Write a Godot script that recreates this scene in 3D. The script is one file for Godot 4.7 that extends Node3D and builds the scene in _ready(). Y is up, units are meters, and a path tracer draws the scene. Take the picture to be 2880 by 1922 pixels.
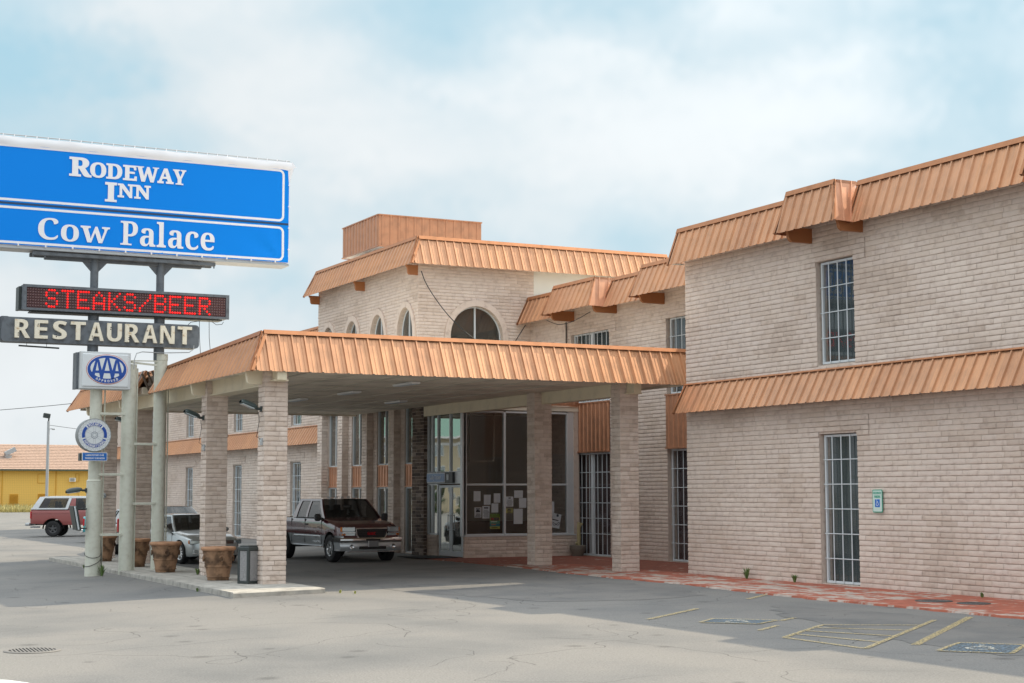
extends Node3D
# Roadside motel with a pole sign: x runs along the canopy front, -z runs along the wing wall, y is up.

class MB:
	var v := PackedVector3Array()
	var n := PackedVector3Array()
	var c := PackedColorArray()
	var t := PackedVector2Array()
	var idx := PackedInt32Array()
	var col := Color(1, 1, 1)
	var use_uv := false
	func vert(p: Vector3, nn: Vector3, uv := Vector2.ZERO) -> int:
		v.append(p); n.append(nn); c.append(col); t.append(uv)
		return v.size() - 1
	func tri(a: Vector3, b: Vector3, d: Vector3) -> void:      # counter-clockwise seen from the front
		var nn := (b - a).cross(d - a).normalized()
		var i := vert(a, nn); vert(b, nn); vert(d, nn)
		idx.append_array(PackedInt32Array([i, i + 2, i + 1]))
	func quad(a: Vector3, b: Vector3, d: Vector3, e: Vector3, uv := []) -> void:
		var nn := (d - a).cross(e - b).normalized()
		var i: int
		if uv.size() == 4:
			use_uv = true
			i = vert(a, nn, uv[0]); vert(b, nn, uv[1]); vert(d, nn, uv[2]); vert(e, nn, uv[3])
		else:
			i = vert(a, nn); vert(b, nn); vert(d, nn); vert(e, nn)
		idx.append_array(PackedInt32Array([i, i + 2, i + 1, i, i + 3, i + 2]))
	func box(ce: Vector3, s: Vector3, bs := Basis()) -> void:
		var h := s * 0.5
		var X := bs.x * h.x; var Y := bs.y * h.y; var Z := bs.z * h.z
		quad(ce - X - Y + Z, ce + X - Y + Z, ce + X + Y + Z, ce - X + Y + Z)
		quad(ce + X - Y - Z, ce - X - Y - Z, ce - X + Y - Z, ce + X + Y - Z)
		quad(ce + X - Y + Z, ce + X - Y - Z, ce + X + Y - Z, ce + X + Y + Z)
		quad(ce - X - Y - Z, ce - X - Y + Z, ce - X + Y + Z, ce - X + Y - Z)
		quad(ce - X + Y + Z, ce + X + Y + Z, ce + X + Y - Z, ce - X + Y - Z)
		quad(ce - X - Y - Z, ce + X - Y - Z, ce + X - Y + Z, ce - X - Y + Z)
	func span(a: Vector3, b: Vector3) -> void:
		var lo := Vector3(minf(a.x, b.x), minf(a.y, b.y), minf(a.z, b.z))
		var hi := Vector3(maxf(a.x, b.x), maxf(a.y, b.y), maxf(a.z, b.z))
		box((lo + hi) * 0.5, hi - lo)
	func cbox(ce: Vector3, s: Vector3, b: float, bs := Basis()) -> void:   # box with chamfered edges
		var h := s * 0.5
		var f := func(x, y, z): return ce + bs.x * (x) + bs.y * (y) + bs.z * (z)
		var hx := h.x; var hy := h.y; var hz := h.z
		var ix := hx - b; var iy := hy - b; var iz := hz - b
		quad(f.call(-ix, -iy, hz), f.call(ix, -iy, hz), f.call(ix, iy, hz), f.call(-ix, iy, hz))
		quad(f.call(ix, -iy, -hz), f.call(-ix, -iy, -hz), f.call(-ix, iy, -hz), f.call(ix, iy, -hz))
		quad(f.call(hx, -iy, iz), f.call(hx, -iy, -iz), f.call(hx, iy, -iz), f.call(hx, iy, iz))
		quad(f.call(-hx, -iy, -iz), f.call(-hx, -iy, iz), f.call(-hx, iy, iz), f.call(-hx, iy, -iz))
		quad(f.call(-ix, hy, iz), f.call(ix, hy, iz), f.call(ix, hy, -iz), f.call(-ix, hy, -iz))
		quad(f.call(-ix, -hy, -iz), f.call(ix, -hy, -iz), f.call(ix, -hy, iz), f.call(-ix, -hy, iz))
		for sy in [-1.0, 1.0]:
			for sz in [-1.0, 1.0]:
				var q := [f.call(-ix, sy * hy, sz * iz), f.call(ix, sy * hy, sz * iz), f.call(ix, sy * iy, sz * hz), f.call(-ix, sy * iy, sz * hz)]
				if sy * sz > 0: quad(q[3], q[2], q[1], q[0])
				else: quad(q[0], q[1], q[2], q[3])
			for sx in [-1.0, 1.0]:
				var q := [f.call(sx * ix, sy * hy, -iz), f.call(sx * ix, sy * hy, iz), f.call(sx * hx, sy * iy, iz), f.call(sx * hx, sy * iy, -iz)]
				if sx * sy > 0: quad(q[0], q[1], q[2], q[3])
				else: quad(q[3], q[2], q[1], q[0])
		for sx in [-1.0, 1.0]:
			for sz in [-1.0, 1.0]:
				var q := [f.call(sx * hx, -iy, sz * iz), f.call(sx * hx, iy, sz * iz), f.call(sx * ix, iy, sz * hz), f.call(sx * ix, -iy, sz * hz)]
				if sx * sz > 0: quad(q[0], q[1], q[2], q[3])
				else: quad(q[3], q[2], q[1], q[0])
				for sy in [-1.0, 1.0]:
					var w := [f.call(sx * hx, sy * iy, sz * iz), f.call(sx * ix, sy * hy, sz * iz), f.call(sx * ix, sy * iy, sz * hz)]
					if sx * sy * sz > 0: tri(w[0], w[1], w[2])
					else: tri(w[0], w[2], w[1])
	func grid(rows: Array, closed := false, flip := false) -> void:   # smooth sheet; rows of equal length
		var R := rows.size()
		var C: int = rows[0].size()
		var base := v.size()
		for i in R:
			for j in C:
				var i0 := maxi(i - 1, 0); var i1 := mini(i + 1, R - 1)
				var j0 := j - 1; var j1 := j + 1
				if closed:
					j0 = (j0 + C) % C; j1 = j1 % C
				else:
					j0 = maxi(j0, 0); j1 = mini(j1, C - 1)
				var du: Vector3 = rows[i][j1] - rows[i][j0]
				var dv: Vector3 = rows[i1][j] - rows[i0][j]
				var nn := du.cross(dv)
				if nn.length_squared() < 1e-16:
					nn = Vector3.UP
				nn = nn.normalized()
				if flip: nn = -nn
				vert(rows[i][j], nn, Vector2(float(j) / maxf(C - 1, 1), float(i) / maxf(R - 1, 1)))
		var last := C if closed else C - 1
		for i in R - 1:
			for j in last:
				var a := base + i * C + j
				var b := base + i * C + (j + 1) % C
				var d := b + C
				var e := a + C
				if flip: idx.append_array(PackedInt32Array([a, b, d, a, d, e]))
				else: idx.append_array(PackedInt32Array([a, d, b, a, e, d]))
	func tube(path: Array, r: float, seg := 8, caps := true) -> void:
		var rows := []
		var up := Vector3.UP
		for i in path.size():
			var d: Vector3 = (path[mini(i + 1, path.size() - 1)] - path[maxi(i - 1, 0)]).normalized()
			if absf(d.dot(up)) > 0.95: up = Vector3.RIGHT
			var x := up.cross(d).normalized()
			var y := d.cross(x).normalized()
			up = y
			var ring := PackedVector3Array()
			for k in seg:
				var a := TAU * k / seg
				ring.append(path[i] + (x * cos(a) + y * sin(a)) * r)
			rows.append(ring)
		grid(rows, true)
		if caps:
			for e in [0, path.size() - 1]:
				for k in seg:
					if e == 0: tri(path[e], rows[e][(k + 1) % seg], rows[e][k])
					else: tri(path[e], rows[e][k], rows[e][(k + 1) % seg])
	func lathe(prof: Array, seg: int, ce := Vector3.ZERO, ax := Vector3.UP) -> void:   # prof: Vector2(radius, height)
		var y := ax.normalized()
		var x := y.cross(Vector3.RIGHT if absf(y.x) < 0.9 else Vector3.UP).normalized()
		var z := x.cross(y)
		var rows := []
		for p in prof:
			var ring := PackedVector3Array()
			for k in seg:
				var a := TAU * k / seg
				ring.append(ce + y * p.y + (x * cos(a) + z * sin(a)) * p.x)
			rows.append(ring)
		grid(rows, true, true)
	func lathe_sharp(prof: Array, seg: int, ce := Vector3.ZERO, ax := Vector3.UP) -> void:
		for i in prof.size() - 1:
			lathe([prof[i], prof[i + 1]], seg, ce, ax)
	func prism(poly: PackedVector2Array, d: float, tr := Transform3D()) -> void:   # polygon in xy, from z=0 to z=d
		var p := poly
		if not Geometry2D.is_polygon_clockwise(p):
			pass
		else:
			p = PackedVector2Array(p); p.reverse()
		var ti := Geometry2D.triangulate_polygon(p)
		for k in range(0, ti.size(), 3):
			var a := p[ti[k]]; var b := p[ti[k + 1]]; var e := p[ti[k + 2]]
			if (b - a).cross(e - a) < 0:
				var s := b; b = e; e = s
			tri(tr * Vector3(a.x, a.y, d), tr * Vector3(b.x, b.y, d), tr * Vector3(e.x, e.y, d))
			tri(tr * Vector3(a.x, a.y, 0), tr * Vector3(e.x, e.y, 0), tr * Vector3(b.x, b.y, 0))
		for i in p.size():
			var a := p[i]; var b := p[(i + 1) % p.size()]
			quad(tr * Vector3(a.x, a.y, 0), tr * Vector3(b.x, b.y, 0), tr * Vector3(b.x, b.y, d), tr * Vector3(a.x, a.y, d))
	func mesh() -> ArrayMesh:
		var m := ArrayMesh.new()
		if v.is_empty(): return m
		var a := []
		a.resize(Mesh.ARRAY_MAX)
		a[Mesh.ARRAY_VERTEX] = v; a[Mesh.ARRAY_NORMAL] = n; a[Mesh.ARRAY_COLOR] = c; a[Mesh.ARRAY_INDEX] = idx
		a[Mesh.ARRAY_TEX_UV] = t
		m.add_surface_from_arrays(Mesh.PRIMITIVE_TRIANGLES, a)
		return m

var rng := RandomNumberGenerator.new()
var M := {}
var counts := {}
var cam: Camera3D

func numbered(called: String) -> String:
	var k: int = counts.get(called, -1) + 1
	counts[called] = k
	return called if k == 0 else "%s_%03d" % [called, k]

func thing(called: String, label: String, category: String, at := Vector3.ZERO, turn := 0.0, group := "") -> Node3D:
	var o := Node3D.new()
	o.name = numbered(called)
	add_child(o)
	o.position = at
	o.rotation.y = turn
	return tag(o, label, category, group)

func tag(o: Node3D, label: String, category: String, group := "") -> Node3D:
	o.set_meta("label", label)
	o.set_meta("category", category)
	if group: o.set_meta("group", group)
	return o

func put(called: String, m, mat: Material, parent: Node = null) -> MeshInstance3D:
	var o := MeshInstance3D.new()
	o.mesh = m.mesh() if m is MB else m
	o.material_override = mat
	if parent == null or parent == self:
		o.name = numbered(called)
		add_child(o)
	else:
		o.name = called
		parent.add_child(o, true)
	return o

func struct(called: String, m, mat: Material, kind := "structure") -> MeshInstance3D:
	var o := put(called, m, mat)
	o.set_meta("kind", kind)
	return o

# a part built in world coordinates under a thing that stands somewhere else
func wput(called: String, m, mat: Material, root: Node3D) -> MeshInstance3D:
	var o := put(called, m, mat, root)
	o.transform = root.global_transform.affine_inverse()
	return o

func dup(root: Node3D, at: Vector3, turn: float, label: String) -> Node3D:
	var r: Node3D = root.duplicate()
	var b := String(root.name)
	r.name = numbered(b.rstrip("0123456789").trim_suffix("_") if b.length() > 4 and b.substr(b.length() - 3).is_valid_int() else b)
	add_child(r)
	r.position = at
	r.rotation.y = turn
	r.set_meta("label", label)
	return r

# ---------------------------------------------------------------- materials
func lin(r: float, g: float, b: float) -> Color:
	return Color(r, g, b).linear_to_srgb()

func mat(nm: String, r: float, g: float, b: float, rough := 0.8, metal := 0.0) -> StandardMaterial3D:
	var m := StandardMaterial3D.new()
	m.resource_name = nm
	m.albedo_color = lin(r, g, b)
	m.roughness = rough
	m.metallic = metal
	M[nm] = m
	return m

func noise_tex(size: int, freq: float, oct: int, sd: int, ramp := [], type := FastNoiseLite.TYPE_SIMPLEX_SMOOTH) -> NoiseTexture2D:
	var f := FastNoiseLite.new()
	f.noise_type = type
	f.seed = sd
	f.frequency = freq
	f.fractal_octaves = oct
	var t := NoiseTexture2D.new()
	t.width = size; t.height = size
	t.seamless = true
	t.noise = f
	if ramp.size():
		var g := Gradient.new()
		var off := PackedFloat32Array(); var cs := PackedColorArray()
		for e in ramp:
			off.append(e[0]); cs.append(e[1])
		g.offsets = off; g.colors = cs
		t.color_ramp = g
	return t

func grey(x: float) -> Color:
	return Color(x, x, x)

func triplanar(m: StandardMaterial3D, s: float) -> void:
	m.uv1_triplanar = true
	m.uv1_world_triplanar = true
	m.uv1_scale = Vector3(s, s, s)

func make_materials() -> void:
	# painted slump block: mottled paint and a coarse face
	var mott := noise_tex(512, 0.012, 5, 3, [[0.0, Color(0.86, 0.84, 0.83)], [0.4, Color(0.975, 0.97, 0.965)], [1.0, Color(1, 1, 1)]])
	var bump := noise_tex(512, 0.05, 5, 9)
	for k in 7:
		var tones := [[0.72, 0.603, 0.525], [0.70, 0.587, 0.515], [0.74, 0.625, 0.55], [0.665, 0.548, 0.468], [0.73, 0.618, 0.548], [0.605, 0.495, 0.425], [0.775, 0.66, 0.583]]
		var q: Array = tones[k]
		var m := mat("block_paint_%d" % k, q[0], q[1], q[2], 0.85)
		m.albedo_texture = mott
		m.heightmap_enabled = true; m.heightmap_texture = bump; m.heightmap_scale = 0.35
		triplanar(m, 0.55)
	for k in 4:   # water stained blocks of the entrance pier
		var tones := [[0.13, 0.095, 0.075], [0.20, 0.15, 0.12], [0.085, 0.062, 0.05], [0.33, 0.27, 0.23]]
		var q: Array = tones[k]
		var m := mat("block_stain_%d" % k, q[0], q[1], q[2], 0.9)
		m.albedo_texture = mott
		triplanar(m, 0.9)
	var mv := mat("block_paint_mixed", 1, 1, 1, 0.85)
	mv.vertex_color_use_as_albedo = true
	mv.albedo_texture = mott
	mv.heightmap_enabled = true; mv.heightmap_texture = bump; mv.heightmap_scale = 0.35
	triplanar(mv, 0.55)
	var mo := mat("joint", 0.66, 0.56, 0.49, 0.95)
	mo.albedo_texture = mott; triplanar(mo, 0.8)
	var st := mat("stucco", 0.74, 0.72, 0.66, 0.9)
	st.albedo_texture = noise_tex(256, 0.008, 4, 21, [[0.0, grey(0.82)], [0.5, grey(0.97)], [1.0, grey(1)]]); triplanar(st, 0.3)
	# copper coloured steel sheet
	var cu := mat("copper", 0.60, 0.285, 0.155, 0.54, 0.75)
	cu.albedo_texture = noise_tex(256, 0.02, 4, 31, [[0.0, grey(0.86)], [0.5, grey(0.96)], [1.0, grey(1)]])
	cu.roughness_texture = noise_tex(256, 0.03, 3, 33, [[0.0, grey(0.85)], [1.0, grey(1)]])
	cu.metallic_specular = 1.0
	cu.heightmap_enabled = true; cu.heightmap_texture = noise_tex(256, 0.012, 3, 35); cu.heightmap_scale = 0.6
	cu.clearcoat_enabled = true; cu.clearcoat = 0.7; cu.clearcoat_roughness = 0.5
	triplanar(cu, 0.4)
	for k in 4:   # sheets from different batches
		var v: StandardMaterial3D = cu.duplicate()
		v.resource_name = "copper_%d" % k
		v.albedo_color = [lin(0.62, 0.31, 0.152), lin(0.57, 0.28, 0.14), lin(0.645, 0.325, 0.162), lin(0.60, 0.305, 0.158)][k]
		M["copper_%d" % k] = v
	var ct := mat("copper_trim", 0.52, 0.24, 0.12, 0.55, 0.7)
	ct.albedo_texture = cu.albedo_texture; triplanar(ct, 0.5)
	mat("corbel_paint", 0.36, 0.14, 0.05, 0.6)
	var cr := mat("cream_paint", 0.80, 0.71, 0.53, 0.55)
	cr.albedo_texture = noise_tex(256, 0.015, 4, 41, [[0.0, grey(0.93)], [0.5, grey(0.98)], [1.0, grey(1)]]); triplanar(cr, 0.4)
	var pp := mat("pole_paint", 0.66, 0.67, 0.58, 0.5)
	pp.albedo_texture = noise_tex(512, 0.03, 5, 43, [[0.0, Color(0.7, 0.66, 0.62)], [0.12, Color(0.93, 0.92, 0.91)], [0.5, grey(0.98)], [1.0, grey(1)]]); triplanar(pp, 0.35)
	var gp := mat("pole_grey", 0.145, 0.165, 0.19, 0.55)
	gp.albedo_texture = noise_tex(256, 0.02, 5, 47, [[0.0, grey(0.75)], [0.5, grey(0.95)], [1.0, grey(1)]]); triplanar(gp, 0.8)
	var ce := mat("ceiling_paint", 0.84, 0.75, 0.62, 0.85)
	ce.albedo_texture = noise_tex(256, 0.012, 5, 51, [[0.0, grey(0.82)], [0.5, grey(0.96)], [1.0, grey(1)]]); triplanar(ce, 0.25)
	mat("batten", 0.55, 0.50, 0.42, 0.7)
	mat("aluminium", 0.62, 0.64, 0.66, 0.45, 0.3)
	mat("bar_white", 0.62, 0.66, 0.69, 0.5)
	mat("bar_dirty", 0.50, 0.53, 0.55, 0.55)
	mat("dark_inside", 0.30, 0.28, 0.25, 0.9)
	mat("inside_wall", 0.30, 0.26, 0.21, 0.9)
	mat("curtain", 0.04, 0.06, 0.065, 0.9)
	mat("curtain_red", 0.05, 0.025, 0.028, 0.9)
	mat("curtain_pale", 0.09, 0.11, 0.12, 0.9)
	var gl := mat("glass", 0.75, 0.82, 0.82, 0.02)
	gl.transparency = BaseMaterial3D.TRANSPARENCY_ALPHA
	gl.albedo_color.a = 0.03
	gl.metallic_specular = 0.5
	var gd := mat("glass_dark", 0.05, 0.06, 0.06, 0.02)
	gd.transparency = BaseMaterial3D.TRANSPARENCY_ALPHA
	gd.albedo_color.a = 0.55
	gd.metallic_specular = 0.85
	var gc := mat("glass_car", 0.012, 0.014, 0.015, 0.02)
	gc.transparency = BaseMaterial3D.TRANSPARENCY_ALPHA
	gc.albedo_color.a = 0.72
	gc.metallic_specular = 0.5
	var gt := mat("glass_tint", 0.04, 0.045, 0.045, 0.02)
	gt.transparency = BaseMaterial3D.TRANSPARENCY_ALPHA
	gt.albedo_color.a = 0.22
	gt.metallic_specular = 0.6
	var gm := mat("glass_mirror", 0.40, 0.42, 0.41, 0.02, 0.92)   # tinted solar glass of the lobby
	gm.metallic_specular = 1.0
	var tc := mat("terracotta", 0.38, 0.225, 0.135, 0.85)
	tc.albedo_texture = noise_tex(512, 0.012, 5, 61, [[0.0, Color(0.36, 0.35, 0.35)], [0.38, Color(0.56, 0.55, 0.54)], [0.52, Color(0.88, 0.87, 0.85)], [0.75, Color(1, 1, 1)], [1.0, Color(1, 1, 1)]])
	triplanar(tc, 0.45)
	var tr := mat("terracotta_rim", 0.52, 0.28, 0.16, 0.8)
	tr.albedo_texture = noise_tex(256, 0.02, 4, 63, [[0.0, grey(0.65)], [0.5, grey(0.93)], [1.0, grey(1)]]); triplanar(tr, 1.0)
	var ag := mat("aggregate", 0.55, 0.54, 0.55, 0.9)
	ag.albedo_texture = noise_tex(512, 0.09, 2, 65, [[0.0, grey(0.25)], [0.42, grey(0.55)], [0.5, grey(0.95)], [1.0, Color(1, 1, 1)]], FastNoiseLite.TYPE_CELLULAR)
	triplanar(ag, 2.2)
	mat("bin_metal", 0.045, 0.055, 0.055, 0.5, 0.2)
	var co := mat("concrete", 0.50, 0.475, 0.43, 0.9)
	co.albedo_texture = noise_tex(512, 0.015, 6, 71, [[0.0, grey(0.68)], [0.45, grey(0.9)], [1.0, grey(1)]]); triplanar(co, 0.3)
	co.heightmap_enabled = true; co.heightmap_texture = bump; co.heightmap_scale = 0.3
	mat("concrete_pale", 0.66, 0.68, 0.68, 0.9).albedo_texture = co.albedo_texture
	triplanar(M["concrete_pale"], 0.3)
	mat("black_rubber", 0.018, 0.018, 0.02, 0.75)
	mat("black_plastic", 0.03, 0.033, 0.035, 0.5)
	mat("white_paint", 0.82, 0.82, 0.82, 0.5)
	mat("white_vinyl", 0.88, 0.88, 0.92, 0.4)
	var bv := mat("blue_vinyl", 0.0, 0.245, 0.86, 0.5)
	bv.metallic_specular = 0.3
	mat("navy_line", 0.02, 0.05, 0.12, 0.5)
	mat("sign_blue", 0.01, 0.07, 0.36, 0.4)
	mat("sign_red", 0.55, 0.03, 0.04, 0.4)
	mat("cable", 0.02, 0.02, 0.022, 0.6)
	mat("steel", 0.45, 0.47, 0.49, 0.4, 0.6)
	mat("chrome", 0.85, 0.86, 0.88, 0.08, 1.0)
	mat("paper", 0.82, 0.85, 0.88, 0.8)
	mat("orange_lens", 0.75, 0.22, 0.02, 0.25)
	mat("red_lens", 0.5, 0.01, 0.02, 0.2)
	mat("lamp_glass", 0.55, 0.60, 0.62, 0.10, 0.6)

# ---------------------------------------------------------------- camera, sky, sun
func make_view() -> void:
	cam = Camera3D.new()
	cam.name = "camera"
	add_child(cam)
	var yaw := deg_to_rad(27.011); var pit := deg_to_rad(5.376)
	var fw := Vector3(sin(yaw) * cos(pit), sin(pit), -cos(yaw) * cos(pit))
	cam.look_at_from_position(Vector3(0, 2.0, 0), Vector3(0, 2.0, 0) + fw, Vector3.UP)
	cam.rotate_object_local(Vector3.BACK, deg_to_rad(-0.1))
	cam.fov = rad_to_deg(2.0 * atan(961.0 / 4520.2))
	cam.near = 0.1
	cam.far = 4000.0
	var we := WorldEnvironment.new()
	we.name = "world"
	var e := Environment.new()
	e.background_mode = Environment.BG_SKY
	var sky := Sky.new()
	var pm := PanoramaSkyMaterial.new()
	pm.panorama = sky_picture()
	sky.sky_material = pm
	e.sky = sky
	e.tonemap_mode = Environment.TONE_MAPPER_LINEAR
	e.tonemap_exposure = 1.35
	e.sdfgi_enabled = true; e.ssao_enabled = true; e.ssil_enabled = true
	we.environment = e
	add_child(we)
	var sun := DirectionalLight3D.new()
	sun.name = "sun"
	add_child(sun)
	var to_sun := Vector3(0.95, 1.0, -0.215).normalized()
	sun.look_at_from_position(to_sun * 50.0, Vector3.ZERO, Vector3.UP)
	sun.light_energy = 1.05
	sun.light_color = Color(1.0, 0.93, 0.81)
	sun.light_angular_distance = 0.6
	sun.shadow_enabled = true

func sky_picture() -> ImageTexture:
	var W := 1536; var H := 768
	var f := FastNoiseLite.new()
	f.seed = 12; f.frequency = 1.5; f.fractal_octaves = 5; f.fractal_gain = 0.5
	f.domain_warp_enabled = true; f.domain_warp_amplitude = 0.35; f.domain_warp_frequency = 1.1
	var f2 := FastNoiseLite.new()
	f2.seed = 5; f2.frequency = 4.5; f2.fractal_octaves = 4
	var sun_at := Vector3(0.95, 1.0, -0.215).normalized()
	var data := PackedFloat32Array()
	data.resize(W * H * 3)
	# openings of blue in the veil of cloud, as direction and size
	var gaps := [[_dir(24.5, 17.0), 0.055, 0.65], [_dir(9.0, 16.0), 0.045, 0.75], [_dir(43.0, 14.5), 0.09, 0.5], [_dir(31.0, 9.2), 0.022, 0.45], [_dir(33.0, 17.5), 0.10, 0.35]]
	var k := 0
	for y in H:
		var el := PI * (0.5 - (y + 0.5) / H)
		var se := sin(el); var ce := cos(el)
		for x in W:
			var az := TAU * (x + 0.5) / W      # 0 at -z, growing towards +x
			var d := Vector3(sin(az) * ce, se, -cos(az) * ce)
			var s := maxf(se, 0.0)
			# blue air and a bright veil of high cloud, the veil brighter towards the zenith as a thin overcast is
			var blue := Vector3(0.29, 0.49, 0.60).lerp(Vector3(0.42, 0.56, 0.62), exp(-s * 6.0))
			var p := d * 1.0
			p.y = d.y * 3.2
			var nz := f.get_noise_3d(p.x * 1.6, p.y * 1.1, p.z * 1.6) + 0.35 * f2.get_noise_3d(p.x, p.y, p.z)
			var cover := clampf(0.78 + nz * 0.7, 0.0, 1.0)
			for g in gaps:
				var q: float = d.distance_to(g[0]) / g[1]
				cover = lerpf(cover, 0.10 + 0.35 * (nz + 0.25), g[2] * exp(-q * q))
			cover = clampf(cover, 0.06, 1.0)
			cover = cover * cover * (3.0 - 2.0 * cover)
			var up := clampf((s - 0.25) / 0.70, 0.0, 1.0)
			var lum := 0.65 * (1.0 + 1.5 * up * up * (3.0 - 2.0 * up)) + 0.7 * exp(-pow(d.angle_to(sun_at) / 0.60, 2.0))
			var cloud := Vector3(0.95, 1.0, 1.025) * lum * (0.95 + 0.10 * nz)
			var c := blue.lerp(cloud, cover)
			if se < 0.0: c = Vector3(0.42, 0.40, 0.37)
			data[k] = c.x; data[k + 1] = c.y; data[k + 2] = c.z
			k += 3
	var im := Image.create_from_data(W, H, false, Image.FORMAT_RGBF, data.to_byte_array())
	return ImageTexture.create_from_image(im)

func _dir(az: float, el: float) -> Vector3:
	var a := deg_to_rad(az); var e := deg_to_rad(el)
	return Vector3(sin(a) * cos(e), sin(e), -cos(a) * cos(e))

# ---------------------------------------------------------------- ground
func gh(x: float) -> float:
	if x < 10.0:
		return maxf(-0.25, -0.11 - 0.028 * (10.0 - x))
	return -0.11 + 0.11 * clampf((x - 12.5) / 7.0, 0.0, 1.0)

func on_ground(x: float, z: float, up := 0.0) -> Vector3:
	return Vector3(x, gh(x) + up, z)

func asphalt_picture() -> ImageTexture:
	var S := 2048
	var f := FastNoiseLite.new()
	f.seed = 4; f.frequency = 0.22; f.fractal_octaves = 3
	var im: Image = f.get_seamless_image(S, S)
	im.convert(Image.FORMAT_L8)
	var d := im.get_data()
	var r := RandomNumberGenerator.new(); r.seed = 99
	for i in d.size():
		d[i] = 192 + (int(d[i]) - 128) / 5 + (r.randi() & 31)
	# pale and dark stones in the worn surface
	for k in 26000:
		var i := r.randi_range(0, S * S - 1)
		d[i] = 248 if k % 3 else 110
	# oil drips
	for k in 60:
		var cx := r.randi_range(0, S - 1); var cy := r.randi_range(0, S - 1); var rad := r.randi_range(4, 26)
		for dy in range(-rad, rad + 1):
			for dx in range(-rad, rad + 1):
				var q := float(dx * dx + dy * dy) / (rad * rad)
				if q < 1.0 and r.randf() > q * 0.8:
					var i := posmod(cy + dy, S) * S + posmod(cx + dx, S)
					d[i] = int(d[i] * (0.80 + 0.2 * q))
	# cracks wander across the surface
	for k in 46:
		var p := Vector2(r.randf() * S, r.randf() * S)
		var a := r.randf() * TAU
		var steps := r.randi_range(120, 900)
		var wide := r.randf() < 0.3
		for s in steps:
			a += r.randf_range(-0.13, 0.13)
			if r.randf() < 0.012: a += r.randf_range(-0.7, 0.7)
			p += Vector2(cos(a), sin(a)) * 1.0
			var x := posmod(int(p.x), S); var y := posmod(int(p.y), S)
			d[y * S + x] = 118
			if wide or s % 7 < 2: d[y * S + (x + 1) % S] = 138
			if wide: d[((y + 1) % S) * S + x] = 125
	var o := Image.create_from_data(S, S, false, Image.FORMAT_L8, d)
	o.convert(Image.FORMAT_RGB8)
	return ImageTexture.create_from_image(o)

func sheet(poly: PackedVector2Array, up: float, step := 1.0) -> MB:   # thin sheet that follows the ground; poly holds (x, z)
	var b := MB.new()
	var lo := Vector2(1e9, 1e9); var hi := -lo
	for p in poly:
		lo = lo.min(p); hi = hi.max(p)
	var xs := [lo.x]
	var x := ceilf(lo.x / step) * step
	while x < hi.x - 0.01:
		if x > lo.x + 0.01: xs.append(x)
		x += step
	xs.append(hi.x)
	for i in xs.size() - 1:
		var strip := PackedVector2Array([Vector2(xs[i], lo.y - 1), Vector2(xs[i + 1], lo.y - 1), Vector2(xs[i + 1], hi.y + 1), Vector2(xs[i], hi.y + 1)])
		for q in Geometry2D.intersect_polygons(poly, strip):
			var ti := Geometry2D.triangulate_polygon(q)
			for k in range(0, ti.size(), 3):
				var p0: Vector2 = q[ti[k]]; var p1: Vector2 = q[ti[k + 1]]; var p2: Vector2 = q[ti[k + 2]]
				var A := on_ground(p0.x, p0.y, up); var B := on_ground(p1.x, p1.y, up); var C := on_ground(p2.x, p2.y, up)
				if (B - A).cross(C - A).y < 0: b.tri(A, C, B)
				else: b.tri(A, B, C)
	return b

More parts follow.
